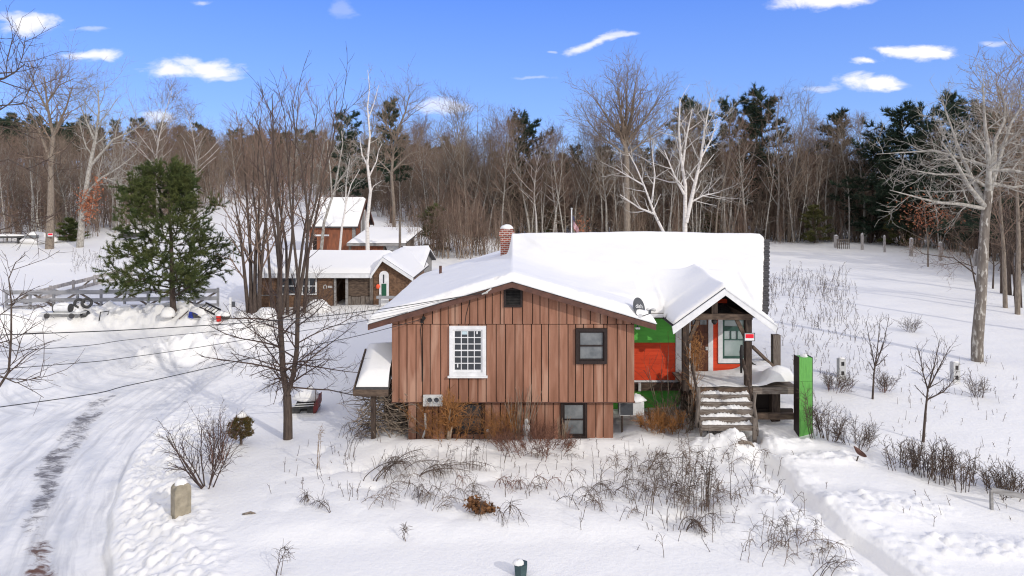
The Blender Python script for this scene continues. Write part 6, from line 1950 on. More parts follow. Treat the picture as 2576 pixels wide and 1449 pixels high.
fars = [far_tree(500 + i).mesh('far_tree', [M[('bark', 'bark', 'bark_dark')[i % 3]], M[('twig', 'twig_red', 'twig_grey')[i % 3]]], {0: 0, 1: 1, 2: 1}, (5, 3, 3)) for i in range(6)]
fpine = []
for i in range(2):
    T, (V, F) = pine_tree(560 + i, 15.0, 22, .25, .2, 5, .9, .22, 4)
    fpine.append(T.mesh('far_pine', [M['bark_dark'], M['needle_dark']], {0: 0, 1: 0, 2: 0}, (5, 3, 3), tuft=(V, F, 1)))
items = []
for k_ in range(2600):
    if len(items) >= 1250: break
    u = wr.uniform(-700, 3300); e = edge_Y(u)
    Y = e + 14 + (250 - e) * wr.random() ** 1.25; x = xs(u, Y)
    if 540 < u < 800 and Y < 125 and wr.random() < .85: continue
    h = wr.uniform(8.2, 12.2) * (1.0 if u < 700 else .95)
    items.append((wr.choice(fars), x, Y, gz(x, Y), h / 15, wr.uniform(0, 6.28)))
for k_ in range(170):
    u = wr.uniform(-150, 1250); Y = wr.uniform(185, 240); x = xs(u, Y)
    items.append((wr.choice(fpine), x, Y, gz(x, Y), wr.uniform(11, 15.5) / 15, wr.uniform(0, 6.28)))
for k_ in range(70):
    u = wr.uniform(1300, 2800); Y = edge_Y(u) + wr.uniform(14, 70); x = xs(u, Y)
    items.append((wr.choice(fpine), x, Y, gz(x, Y), wr.uniform(8, 12.5) / 15, wr.uniform(0, 6.28)))
tag(mass('distant_wood', items, None), 'brown leafless wood with dark pines covering the far hill', 'wood')


# ------------------------------------------------------------------ the trees one knows by sight
def W(u, v, Y): return at(u, v, Y)


# front maple: two stems from a low fork
p = hit(724, 1104)
Y = p[1]
T = Plant(11)
s0 = T.given(0, [(p[0], Y, p[2] - .2), W(724, 1050, Y), W(722, 995, Y)], .155, .13)
sA = T.given(1, [W(722, 995, Y), W(710, 930, Y + .1), W(706, 800, Y + .2), W(702, 640, Y + .1), W(693, 500, Y), W(690, 370, Y + .2), W(684, 235, Y + .3)], .105, .012, .02)
sB = T.given(1, [W(722, 995, Y), W(737, 945, Y), W(747, 880, Y - .1), W(752, 760, Y - .2), W(770, 640, Y - .3), W(771, 560, Y - .3), W(762, 420, Y - .2), W(742, 330, Y - .1), W(735, 250, Y)], .085, .012, .02)
sC = T.given(1, [W(704, 700, Y + .2), W(690, 600, Y + .5), W(672, 470, Y + .8), W(660, 380, Y + 1), W(645, 300, Y + 1)], .05, .010, .03)
sD = T.given(1, [W(754, 750, Y - .2), W(738, 620, Y - .6), W(728, 480, Y - .9), W(722, 370, Y - 1), W(716, 270, Y - 1)], .05, .010, .03)
sE = T.given(1, [W(770, 600, Y - .3), W(800, 480, Y - .2), W(830, 380, Y), W(845, 310, Y + .2), W(866, 265, Y + .3)], .04, .009, .03)
def tw(s, t): T.kids(4, s, 5, .2, 1, 42, .28, .7, 2, .2, .06, .0045)
def md(s, t): T.kids(3, s, 10, .12, 1, 48, .62, .6, 3, .14, .05, .006, deeper=tw, shape=lambda q: 1.2 - .6 * q)
def lowb(t): return 66
for s, n in ((sA, 8), (sB, 9)):
    T.kids(2, s, n + 4, .04, .38, 74, 2.4, .34, 5, .07, .01, .012, deeper=md, rtip=.3)
for s, n in ((sA, 9), (sB, 8), (sC, 8), (sD, 8), (sE, 6)):
    T.kids(2, s, n, .3, .99, 24, 1.5, .5, 4, .07, .05, .009, deeper=lambda s_, t: T.kids(3, s_, 6, .2, 1, 34, .5, .6, 2, .12, .05, .006), rtip=.3)
tree_obj('maple_tree', T, p, [M['bark_dark'], M['twig_dark']], 'bare two-stemmed maple standing in snow left of the brown wing', sides=(12, 10, 6, 4, 3), lv_mat={0: 0, 1: 0, 2: 1, 3: 1, 4: 1}, trunk_levels=(0, 1))

# clump of slender stems behind it, by the shed
p = hit(640, 786, 80); Y = p[1]; T = Plant(12)
for (u0, pts) in ((632, [(630, 640), (622, 520), (615, 420), (605, 300)]), (640, [(642, 650), (652, 520), (648, 400), (655, 300)]), (648, [(655, 690), (668, 560), (680, 440), (690, 330)]), (625, [(612, 660), (600, 560), (585, 470)]), (652, [(652, 600), (636, 480), (640, 380)])):
    s = T.given(1, [W(u0, 792, Y + T.r.uniform(-.5, .5))] + [W(a, b, Y + T.r.uniform(-.6, .6)) for a, b in pts], .12, .015)
    T.kids(2, s, 13, .2, .99, 35, 2.0, .5, 4, .08, .06, .014, deeper=lambda s_, t: T.kids(3, s_, 7, .15, 1, 36, .8, .6, 2, .13, .05, .010))
tree_obj('slender_tree_clump', T, p, [M['bark_dark'], M['twig']], 'clump of slender dark stems left of the long shed', sides=(9, 8, 5, 3, 3), lv_mat={1: 0, 2: 1, 3: 1}, trunk_levels=(1,))
# second tall reddish clump in the middle distance, behind the maple
p = (xs(745, 44.5), 40.5, 0); Y = 40.3
x = xs(740, Y); p = (x, Y, gz(x, Y)); T = Plant(13)
for (u0, pts) in ((700, [(705, 600), (712, 480), (700, 330)]), (715, [(735, 600), (738, 450), (745, 320), (752, 230)]), (742, [(760, 620), (782, 480), (790, 340), (800, 260)]), (765, [(775, 640), (800, 520), (822, 400), (840, 300)]), (690, [(672, 600), (664, 470), (655, 380)]), (730, [(720, 620), (700, 500), (688, 380), (680, 280)])):
    s = T.given(1, [(xs(u0, Y), Y + T.r.uniform(-.5, .5), p[2] - .2)] + [W(a, b, Y + T.r.uniform(-.6, .6)) for a, b in pts], .11, .015)
    T.kids(2, s, 16, .25, .99, 30, 1.9, .5, 4, .08, .06, .014, deeper=lambda s_, t: T.kids(3, s_, 9, .15, 1, 34, .75, .6, 2, .13, .05, .010))
tree_obj('red_brown_tree_clump', T, p, [M['bark_dark'], M['twig_red']], 'tall red-brown clump of stems rising in front of the barn and shed', sides=(9, 8, 5, 3, 3), lv_mat={1: 0, 2: 1, 3: 1}, trunk_levels=(1,))

# green pine in the yard
p = hit(437, 786, 80); Y = p[1]
H = zs(418, Y) - p[2]
T = Plant(21); r = T.r
tr = T.given(0, [(p[0], Y, p[2] - .3), W(433, 740, Y), W(432, 680, Y), W(430, 600, Y), W(424, 500, Y), W(420, 452, Y)], .17, .02)
P = []; D = []
def tip(s, t):
    pts, _ = s
    for i in range(1, len(pts)):
        a, b = pts[i - 1], pts[i]; d = norm3((b[0] - a[0], b[1] - a[1], b[2] - a[2] + .3 * math.dist(a, b)))
        for k_ in range(3):
            f = r.random(); P.append(tuple(a[j] + (b[j] - a[j]) * f for j in range(3))); D.append(d)
def d3(s, t): T.kids(3, s, 3, .3, 1, 40, .38, .6, 2, .12, .08, .006, deeper=tip); tip(s, t)
def d2(s, t): T.kids(2, s, 10, .22, 1, 50, H * .115, .5, 3, .12, .07, .008, shape=lambda q: 1.25 - .8 * q, deeper=d3)
T.kids(1, tr, 54, .18, .99, lambda t: 84 - 44 * max(0, t - .45), H * .44, .34, 5, .06, .035, .014, rtip=.3,
       shape=lambda t: (.16 + 1.0 * (1 - t) ** .62) * min(1, .62 + (t - .18) * 2.2), Lsd=.2, deeper=d2)
V, F = blades(P, D, 11, .19, .024, 3)
root = tree_obj('pine_tree', T, p, [M['bark_dark'], M['bark_dark']], 'full green pine standing by the fence in the yard', lv_mat={0: 0, 1: 0, 2: 0, 3: 0}, sides=(10, 5, 3, 3))
link('foliage', np_mesh('foliage', V - np.array(p), [(F, 0)], [M['needle']]), root)

# oaks at the left edge of the wood
def big_bare(name, seed, u, v, stems, mats, label, r0, twL=1.6, n2=12, far=130, sides=(10, 8, 5, 3, 3), rmin=.014, up=.05, ang=48, low=.3, n3=7, Yf=None):
    if Yf: x = xs(u, Yf); p = (x, Yf, gz(x, Yf))
    else: p = hit(u, v, far)
    Y = p[1]; T = Plant(seed)
    for k_, (pts, ra, rb) in enumerate(stems):
        q = [W(a, b, Y + (c[0] if c else 0)) for a, b, *c in pts]
        if k_ == 0: q = [(p[0], p[1], p[2] - .3)] + q
        s = T.given(0 if k_ == 0 else 1, q, ra, rb, .04)
        def d4(s_, t): T.kids(4, s_, 4, .2, 1, 40, twL * .24, .7, 2, .16, up, rmin * .6)
        def d3_(s_, t): T.kids(3, s_, n3, .15, 1, 44, twL * .52, .6, 3, .14, up, rmin * .75, deeper=d4)
        T.kids(2, s, n2, low if k_ == 0 else .15, .99, ang, twL, .5, 4, .1, up, rmin, rtip=.3, deeper=d3_)
    return tree_obj(name, T, p, mats, label, sides=sides, lv_mat={0: 0, 1: 0, 2: 1, 3: len(mats) - 1, 4: len(mats) - 1}, trunk_levels=(0, 1))


big_bare('oak_tree', 31, 124, 626, [([(127, 500), (126, 420), (132, 340), (118, 270), (112, 190)], .42, .05), ([(130, 350), (165, 270), (185, 215)], .16, .04), ([(125, 400), (90, 310), (60, 260)], .14, .04), ([(120, 280), (85, 215), (70, 180)], .12, .03), ([(117, 260), (150, 215), (185, 195)], .1, .03)],
         [M['bark'], M['twig_grey']], 'big bare oak with a sign on its trunk at the left wood edge', .4, 3.2, 12, low=.4)
big_bare('oak_tree', 32, 200, 622, [([(206, 540), (222, 430), (240, 340), (248, 280), (246, 225)], .36, .05), ([(213, 490), (250, 450), (300, 420), (345, 385)], .15, .04), ([(225, 420), (285, 350), (340, 325), (370, 305)], .16, .035), ([(236, 350), (210, 290), (195, 250)], .12, .03), ([(255, 445), (300, 465), (350, 470)], .1, .03)],
         [M['bark_pale'], M['bark_pale']], 'leaning pale oak with orange leaves clinging low on its trunk', .36, 3.0, 10, low=.45)
# its clinging leaves
p = hit(200, 622, 130); rr = random.Random(4); P = []; D = []
for k_ in range(520):
    c = rr.choice([(214, 520), (222, 530), (232, 505), (205, 500), (245, 470)])
    P.append(W(c[0] + rr.gauss(0, 9), c[1] + rr.gauss(0, 16), p[1] + rr.gauss(-.4, .6))); D.append(norm3((rr.gauss(0, 1), rr.gauss(0, 1), rr.gauss(0, 1))))
V, F = blades(P, D, 1, .24, .18, 8)
oak = [o for o in COL.objects if o.get('label', '').startswith('leaning pale oak')][0]
link('leaves', np_mesh('leaves', V - np.array(p), [(F, 0)], [M['leaf_orange']]), oak)
# small orange-leaved beech shrub nearby, and two in the right and middle wood
for (u, v, Y, n, rx, rz, hh, lb) in ((178, 612, 76, 260, .9, .5, .9, 'low bush of orange leaves at the far left wood edge'), (1463, 575, 66, 160, .6, .9, 2.6, 'small tree holding orange leaves just right of the flag'), (2335, 540, 54, 520, 1.6, 1.3, 5.5, 'young beech with rusty leaves behind the field posts')):
    x = xs(u, Y); g = gz(x, Y); T = Plant(int(u)); tr = T.limb(0, (x, Y, g - .2), (0, 0, 1), hh, .07, .015, 5, .05, .02)
    T.kids(1, tr, 12, .25, 1, 55, rx * 1.3, .5, 3, .1, .03, .012)
    cz = zs(v, Y) if hh > 1.5 else g + .45
    P = []; D = []
    for k_ in range(n):
        P.append((x + T.r.gauss(0, rx * .6), Y + T.r.gauss(0, rx * .6), cz + T.r.gauss(0, rz * .6))); D.append(norm3((T.r.gauss(0, 1), T.r.gauss(0, 1), T.r.gauss(0, 1))))
    V, F = blades(P, D, 1, .16, .12, 9)
    root = tree_obj('beech_sapling', T, (x, Y, g), [M['bark']], lb, 'tree', {0: 0, 1: 0}, (6, 4, 3))
    link('leaves', np_mesh('leaves', V - np.array((x, Y, g)), [(F, 0)], [M['leaf_orange']]), root)

# dead white trunk by the small sheds
big_bare('dead_tree', 41, 926, 628, [([(924, 560), (930, 480), (925, 410), (932, 340), (924, 270), (929, 220), (926, 178)], .19, .02), ([(928, 445), (945, 405), (952, 380), (962, 360)], .07, .02), ([(926, 300), (940, 262), (946, 240), (952, 215)], .05, .015), ([(927, 500), (940, 470), (960, 455)], .05, .015), ([(927, 420), (912, 390), (905, 345)], .09, .02)],
         [M['birch'], M['bark_pale']], 'tall dead white trunk beside the barn, nearly without twigs', .2, 1.3, 4, n3=3, ang=55, up=.02, Yf=57.0)
# pale leaning poplars behind the shed
big_bare('leaning_birch', 42, 800, 640, [([(815, 560), (842, 470), (862, 360), (858, 330)], .15, .03), ([(842, 470), (872, 430), (900, 395)], .07, .02), ([(835, 500), (832, 430), (822, 350)], .07, .02)],
         [M['bark_pale'], M['bark_pale']], 'pale leaning birch in front of the barn roof', .15, 1.7, 5, n3=4, Yf=52.0)
big_bare('leaning_birch', 43, 848, 640, [([(858, 570), (868, 520), (872, 460), (880, 400)], .12, .02), ([(868, 520), (885, 465), (905, 425)], .06, .02)],
         [M['birch'], M['bark_pale']], 'slimmer pale birch leaning beside the barn gable', .12, 1.3, 5, n3=4, Yf=53.0)
# white birches behind the roof
big_bare('white_birch', 51, 1724, 0, [([(1724, 540), (1722, 470), (1712, 400), (1708, 330), (1712, 250)], .19, .03), ([(1726, 560), (1742, 480), (1762, 400), (1772, 330), (1790, 250)], .14, .025), ([(1722, 490), (1700, 440), (1672, 380)], .09, .02), ([(1735, 510), (1770, 490), (1812, 480)], .06, .015), ([(1716, 430), (1726, 350), (1742, 270)], .08, .02), ([(1765, 395), (1790, 350), (1805, 300)], .06, .015)],
         [M['birch'], M['birch'], M['bark_pale']], 'many-limbed white birch behind the roof ridge', .2, 1.7, 8, n3=5, rmin=.012, Yf=42.0)
big_bare('white_birch', 52, 1684, 0, [([(1672, 590), (1650, 540), (1620, 470), (1600, 420), (1582, 385)], .15, .02), ([(1650, 540), (1610, 520), (1560, 490)], .07, .02), ([(1640, 510), (1652, 440), (1640, 380)], .06, .015), ([(1618, 465), (1580, 440), (1552, 425)], .05, .015)],
         [M['birch'], M['birch'], M['bark_pale']], 'white birch leaning left behind the roof ridge', .15, 1.3, 6, n3=4, rmin=.012, Yf=41.0)
# round-crowned tree
big_bare('round_crowned_tree', 53, 1578, 600, [([(1578, 480), (1576, 400), (1572, 350)], .36, .22), ([(1572, 352), (1560, 280), (1552, 210)], .2, .03), ([(1574, 352), (1590, 280), (1600, 205)], .2, .03), ([(1573, 360), (1530, 300), (1495, 245)], .17, .03), ([(1575, 360), (1625, 300), (1660, 245)], .17, .03), ([(1575, 390), (1510, 340), (1475, 300)], .13, .03), ([(1576, 390), (1640, 340), (1680, 300)], .13, .03), ([(1574, 352), (1575, 270), (1578, 195)], .16, .03)],
         [M['bark'], M['twig_grey']], 'tall bare tree with a wide round crown behind the roof', .36, 2.6, 12, n3=8, rmin=.016, up=.09, ang=34, low=.8, Yf=70.0)
big_bare('tall_bare_tree', 54, 992, 620, [([(990, 520), (985, 440), (990, 380), (1000, 330)], .2, .11), ([(1000, 330), (1020, 280), (1030, 240)], .13, .03), ([(995, 355), (965, 300), (960, 260)], .12, .03), ([(988, 430), (1030, 390), (1060, 380)], .12, .03), ([(988, 440), (950, 400), (930, 380)], .1, .03)],
         [M['bark'], M['twig_grey']], 'tall grey bare tree behind the utility pole', .2, 2.6, 11, n3=8, low=.6, Yf=70.0)

# big lichened tree on the right
p = hit(2459, 908, 80); Y = p[1]; T = Plant(61)
tr = T.given(0, [(p[0], Y, p[2] - .3), W(2460, 860, Y), W(2468, 760, Y), W(2474, 660, Y), W(2478, 560, Y), W(2486, 480, Y)], .235, .165, .015)
tops = [T.given(1, q, a, b, .03) for q, a, b in (
    ([W(2484, 500, Y), W(2500, 420, Y + .3), W(2503, 350, Y + .6), W(2520, 310, Y + .8), W(2530, 255, Y + 1)], .15, .02),
    ([W(2486, 485, Y), W(2490, 400, Y - .4), W(2480, 320, Y - .7), W(2475, 250, Y - .9), W(2465, 215, Y - 1)], .13, .02),
    ([W(2488, 490, Y), W(2520, 380, Y + .8), W(2545, 310, Y + 1.2), W(2580, 250, Y + 1.5)], .12, .02),
    ([W(2478, 520, Y), W(2440, 470, Y - .8), W(2400, 400, Y - 1.4), W(2370, 360, Y - 1.8), (xs(2290, Y), Y - 2.4, zs(330, Y - 2.4))], .12, .02),
    ([W(2478, 510, Y), W(2450, 460, Y + .6), W(2420, 380, Y + 1.2), W(2395, 310, Y + 1.6), W(2372, 250, Y + 1.8)], .10, .02),
    ([W(2478, 525, Y), W(2420, 515, Y - .5), W(2350, 508, Y - 1.2), W(2240, 478, Y - 1.6)], .09, .015),
    ([W(2484, 470, Y), W(2430, 440, Y - .3), W(2350, 438, Y - .4), W(2280, 425, Y - .6)], .07, .015),
    ([W(2490, 420, Y), W(2430, 400, Y + .4), W(2350, 380, Y + .8), W(2210, 385, Y + 1)], .07, .012),
    ([W(2492, 430, Y), W(2540, 425, Y - .3), W(2600, 440, Y - .6), W(2650, 450, Y - .6)], .08, .02),
    ([W(2490, 460, Y), W(2550, 470, Y + .3), W(2620, 460, Y + .6)], .08, .02))]
def d4(s, t): T.kids(4, s, 3, .15, 1, 36, .42, .7, 2, .16, .04, .0065)
def d3b(s, t): T.kids(3, s, 5, .12, 1, 42, .95, .6, 3, .13, .03, .008, deeper=d4, shape=lambda q: 1.2 - .5 * q)
for k_, s in enumerate(tops):
    T.kids(2, s, 9 if k_ < 5 else 8, .15, .99, 50, 1.45, .42, 4, .09, .02, .013, rtip=.3, deeper=d3b, shape=lambda q: 1.15 - .6 * q)
tree_obj('lichened_tree', T, p, [M['bark_spot'], M['bark_pale']], 'big spreading bare tree with pale lichened limbs in the right field', sides=(14, 9, 5, 3, 3), lv_mat={0: 0, 1: 1, 2: 1, 3: 1, 4: 1}, trunk_levels=(0,), crown='limbs')

# trees and saplings at the right edge
big_bare('bare_tree', 62, 2560, 752, [([(2562, 600), (2556, 480), (2545, 380), (2538, 300)], .14, .03), ([(2556, 480), (2580, 370), (2588, 270)], .09, .03), ([(2545, 380), (2520, 290), (2502, 200)], .07, .02)],
         [M['bark'], M['twig_grey']], 'bare tree at the right picture edge with a crown reaching high', .16, 1.8, 10, n3=8, Yf=37.0)
big_bare('bare_tree', 63, 2530, 758, [([(2528, 640), (2520, 520), (2512, 420), (2505, 330)], .13, .02)],
         [M['bark'], M['twig']], 'slim bare tree behind the lichened trunk on its right', .14, 1.8, 14, n3=7, Yf=38.5)
big_bare('bare_tree', 64, 2640, 800, [([(2630, 600), (2600, 440), (2575, 330), (2565, 240)], .17, .03), ([(2600, 440), (2545, 330), (2510, 215)], .10, .03), ([(2615, 500), (2560, 420), (2530, 380)], .1, .03)],
         [M['bark'], M['twig_grey']], 'bare tree just outside the right edge, branches reaching in', .18, 2.0, 11, n3=8, Yf=33.0)
sap_lab = ['thin dark sapling closest to the lichened trunk on its right', 'dark sapling forked near the ground at the right edge', 'straight dark sapling second from the lichened trunk', 'leaning dark sapling at the right edge, lowest in the slope', 'stout dark young tree at the right edge', 'thin sapling at the extreme right edge']
for k_, (u, v, t, rr_, lean) in enumerate([(2498, 726, 560, .06, .1), (2556, 772, 520, .05, -.3), (2520, 738, 470, .09, -.1), (2541, 742, 420, .12, -.25), (2555, 745, 430, .13, .2), (2571, 774, 560, .045, -.1)]):
    p = hit(u, v, 80); Y = p[1]; T = Plant(70 + k_); h = zs(t, Y) - p[2]
    s = T.given(0, [(p[0], Y, p[2] - .2), (p[0] + lean * .3, Y, p[2] + h * .35), (p[0] + lean * .5, Y + .2, p[2] + h * .7), (p[0] + lean, Y + .1, p[2] + h)], rr_, .012, .04)
    T.kids(1, s, 14, .3, .99, 46, h * .28, .5, 4, .1, .05, .01, deeper=lambda s_, t_: T.kids(2, s_, 6, .2, 1, 40, h * .1, .6, 2, .14, .04, .008))
    tree_obj('sapling', T, p, [M['bark_dark'], M['twig']], sap_lab[k_], 'sapling', {0: 0, 1: 0, 2: 1}, (8, 4, 3), group='saplings at the right edge')
# brush and a low branch off the lichened tree's foot
big_bare('bare_bush', 65, 2466, 712, [([(2440, 640), (2400, 575), (2390, 540)], .06, .015), ([(2455, 690), (2400, 650), (2330, 638), (2290, 622)], .045, .012), ([(2450, 672), (2420, 660), (2360, 668)], .03, .01)],
         [M['bark_dark'], M['twig']], 'low forked bush with a long level branch left of the lichened trunk', .06, 1.0, 9, n3=5, rmin=.009, Yf=40.0)

# off-screen roadside tree whose branches hang into the left edge
T = Plant(81); Y = 14.5; x = -11.9; g = gz(x, Y)
tr = T.given(0, [(x, Y, g - .3), (x - .1, Y, 3.5), (x - .05, Y + .1, 7.5), (x + .1, Y, 10.2), (x + .4, Y, 12.4)], .26, .05)
limbs = [([(-60, 1010), (-10, 985), (18, 935), (30, 850), (26, 760), (22, 700), (40, 660), (62, 640)], .035, -1.4), ([(12, 940), (40, 905), (52, 850)], .014, -1.6), ([(-60, 960), (0, 948), (40, 962), (75, 955), (100, 945)], .022, -2.0), ([(-80, 880), (-20, 870), (40, 850), (70, 835)], .02, -1.2),
         ([(-70, 800), (0, 790), (30, 770), (55, 735)], .02, -1.0), ([(-60, 200), (-20, 205), (10, 196), (38, 182), (52, 168), (62, 160)], .05, .2), ([(14, 195), (18, 150), (28, 110), (32, 85)], .022, .1), ([(40, 182), (55, 140), (64, 92)], .018, .1), ([(-70, 290), (-10, 280), (30, 255), (60, 262), (95, 282)], .035, .4), ([(-70, 330), (0, 318), (50, 330), (100, 335)], .03, .6),
         ([(52, 260), (75, 225), (85, 205), (72, 160)], .018, .3), ([(-60, 420), (20, 400), (80, 430), (120, 455), (150, 420), (155, 380)], .024, .2), ([(-60, 520), (30, 545), (100, 560), (135, 540), (200, 480)], .024, -.2), ([(-60, 600), (10, 575), (60, 560), (110, 575)], .02, -.3)]
for pts, r0, dy in limbs:
    s = T.given(1, [(xs(pts[0][0] - 120, Y + dy) , Y + dy, zs(pts[0][1] + 10, Y + dy))] + [W(a, b, Y + dy + .15 * k_) for k_, (a, b) in enumerate(pts)], r0, .007, .01)
    T.kids(2, s, 7, .35, 1, 46, .65, .6, 3, .14, .05, .007, deeper=lambda s_, t: T.kids(3, s_, 3, .2, 1, 42, .3, .7, 2, .18, .05, .0045))
tree_obj('roadside_tree', T, (x, Y, g), [M['bark_dark'], M['twig_dark']], 'dark overhanging branches of a roadside tree at the left picture edge', sides=(12, 7, 4, 3), lv_mat={0: 0, 1: 0, 2: 1, 3: 1}, trunk_levels=(0,))


# ------------------------------------------------------------------ saplings, shrubs, weeds near the house
def sapling(seed, u, v, stems, label, r0=.035, name='sapling', kidsn=10, kl=.55, group=None):
    p = hit(u, v); Y = p[1]; T = Plant(seed)
    for k_, pts in enumerate(stems):
        q = [W(a, b, Y + .05 * k_) for a, b in pts]
        if k_ == 0: q = [(p[0], Y, p[2] - .15)] + q
        s = T.given(0 if k_ == 0 else 1, q, r0 if k_ == 0 else r0 * .55, .006, .01)
        T.kids(2, s, kidsn, .3 if k_ == 0 else .2, 1, 34, kl, .6, 3, .12, .06, .006, deeper=lambda s_, t: T.kids(3, s_, 4, .2, 1, 36, kl * .35, .7, 2, .14, .04, .0045))
    return tree_obj(name, T, p, [M['bark_dark'], M['twig_dark']], label, 'sapling', {0: 0, 1: 0, 2: 1, 3: 1}, (8, 6, 4, 3), group=group, trunk_levels=(0, 1))


sapling(91, 2322, 1112, [[(2328, 1040), (2336, 980), (2350, 920), (2366, 850)], [(2338, 975), (2362, 930), (2392, 870)], [(2336, 985), (2322, 940), (2312, 880)], [(2334, 1005), (2375, 985), (2410, 945)]], 'young bare tree with a few dead leaves below the second block post', .045, kl=.5)
sapling(92, 2195, 1004, [[(2200, 940), (2208, 880), (2215, 800)], [(2203, 920), (2222, 870), (2238, 800)], [(2202, 925), (2190, 870), (2180, 810)]], 'young bare tree on the slope right of the green post', .04, kl=.4)


def shrub(seed, u, v, n, h, spread, mats, label, name='bare_shrub', r0=.014, kid=9, kl=.45, base_r=.15, cat='shrub', up=.03, bend=0.0, Y=None, lv3=4, group=None, rmin=.005):
    p = hit(u, v) if Y is None else (xs(u, Y), Y, gz(xs(u, Y), Y))
    T = Plant(seed); r = T.r
    for k_ in range(n):
        a = r.uniform(0, 6.28); q = base_r * math.sqrt(r.random()); sp = spread * r.uniform(.3, 1)
        s = T.limb(1, (p[0] + q * math.cos(a), p[1] + q * math.sin(a), p[2] - .08), (sp * math.cos(a) + bend, sp * math.sin(a), 1), h * r.uniform(.65, 1.1), r0, r0 * .4, 5, .07, up)
        if kid: T.kids(2, s, kid, .25, 1, 38, kl, .65, 3, .14, .04, rmin, deeper=(lambda s_, t: T.kids(3, s_, lv3, .2, 1, 40, kl * .4, .7, 2, .15, .03, rmin * .8)) if lv3 else None)
    root = thing(name, p, label, cat, group)
    link('stems', T.mesh('stems', mats, {1: 0, 2: min(1, len(mats) - 1), 3: min(1, len(mats) - 1)}, (6, 6, 4, 3), None, p), root)
    return root, p, T


shrub(101, 520, 1226, 9, 1.75, .75, [M['twig_dark'], M['twig_dark']], 'wide spreading bare shrub behind the stone post', r0=.02, kid=10, kl=.6)
shrub(102, 545, 1165, 14, 1.5, .22, [M['weed_red'], M['twig_dark']], 'upright reddish twigs beside the snow-capped dwarf evergreen', r0=.012, kid=7, kl=.35, base_r=.25)
# dwarf evergreen with snow on its head
p = hit(606, 1118); T = Plant(103); r = T.r
P = []; D = []
for k_ in range(1500):
    th = r.uniform(0, 6.28); t = r.random(); rad = .36 * math.sin(math.pi * min(1, .22 + t * .74)) * (.55 + .45 * r.random()) * (1 + .25 * math.sin(3 * th + 9 * t))
    P.append((p[0] + rad * math.cos(th), p[1] + rad * math.sin(th), p[2] + .22 + t * .72)); D.append(norm3((math.cos(th), math.sin(th), .6)))
V, F = blades(P, D, 4, .085, .022, 6)
T.limb(0, (p[0], p[1], p[2] - .1), (0, 0, 1), .6, .05, .03, 4, .05)
root = thing('dwarf_evergreen', p, 'squat olive evergreen shrub with a snow cap', 'shrub')
link('trunk', T.mesh('trunk', [M['bark_dark']], {0: 0}, (7,), None, p), root)
link('foliage', np_mesh('foliage', V - np.array(p), [(F, 0)], [mat('dwarf_evergreen_needles', (.075, .07, .018), (.15, .085, .03), 6, rough=.8, island=.3)]), root)
MB().blob((p[0] + .02, p[1], p[2] + .90), .15, .15, .13, 3, .1, 14, flat=-.03).build('snow_cap', M['snow'], root, smooth=True)

# planting against the brown wall
YW = 21.55
shrub(111, 1125, 0, 3, 1.35, .35, [M['stick'], M['orange']], 'orange-brown shrub with a crooked pale trunk under the white window', r0=.05, kid=14, kl=.55, base_r=.08, Y=21.35, lv3=9, rmin=.004)
shrub(112, 1120, 0, 20, 1.15, .5, [M['orange'], M['orange']], 'low orange-brown brush hiding the dark basement window', r0=.01, kid=11, kl=.4, base_r=.7, Y=21.7, lv3=6, rmin=.004)
shrub(113, 1255, 0, 34, 1.1, .5, [M['weed_red'], M['orange']], 'red-brown brush between the basement windows', r0=.008, kid=10, kl=.34, base_r=.65, Y=21.7, lv3=5, rmin=.0035)
shrub(114, 1310, 0, 30, 1.75, .24, [M['stick'], M['stick']], 'fan of tall straight bare canes against the brown wall', r0=.014, kid=0, base_r=.22, Y=21.65)
shrub(115, 1415, 0, 16, .8, .15, [M['weed_pale'], M['weed_pale']], 'bundle of pale dry stalks left of the grey basement window', r0=.013, kid=0, base_r=.13, Y=21.4)
shrub(116, 1340, 0, 90, .55, .9, [M['weed_red'], M['weed_red']], 'red-brown weed bed at the foot of the wall', r0=.009, kid=9, kl=.2, base_r=1.1, Y=20.9, lv3=3, rmin=.005)
shrub(117, 1650, 0, 16, .75, .8, [M['orange'], M['orange']], 'bright orange dead fern-like shrub by the green foundation', r0=.008, kid=16, kl=.26, base_r=.25, Y=22.2, lv3=6, rmin=.005)
shrub(118, 1688, 0, 16, .8, .8, [M['orange'], M['orange']], 'orange dead shrub spreading toward the steps', r0=.008, kid=13, kl=.24, base_r=.25, Y=22.2, lv3=5, rmin=.005)
shrub(119, 1672, 0, 5, 2.7, .28, [M['stick'], M['weed_red']], 'tall straggly vine shrub climbing in front of the red siding', r0=.016, kid=5, kl=.6, base_r=.3, Y=23.2, lv3=3)
shrub(120, 1712, 0, 20, 1.25, .6, [M['stick'], M['weed']], 'grey tangle of brush left of the steps', r0=.011, kid=10, kl=.35, base_r=.3, Y=22.2, lv3=3)
shrub(121, 1733, 0, 5, 2.8, .22, [M['stick'], M['orange']], 'leggy shrub with an orange top before the front door', r0=.015, kid=8, kl=.45, base_r=.15, Y=22.35, lv3=5, rmin=.004)
o_ = [o for o in COL.objects if o.get('label', '').startswith('leggy shrub')][0]
P = []; D = []; rr = random.Random(5)
for k_ in range(900):
    q = at(1752 + rr.gauss(0, 9), 888 + rr.gauss(0, 22), 22.3 + rr.gauss(0, .15))
    P.append(q); D.append(norm3((rr.gauss(0, 1), rr.gauss(0, 1), rr.gauss(.4, 1))))
V, F = blades(P, D, 1, .10, .016, 12)
link('dead_foliage', np_mesh('dead_foliage', V - np.array(o_.location), [(F, 0)], [M['orange']]), o_)
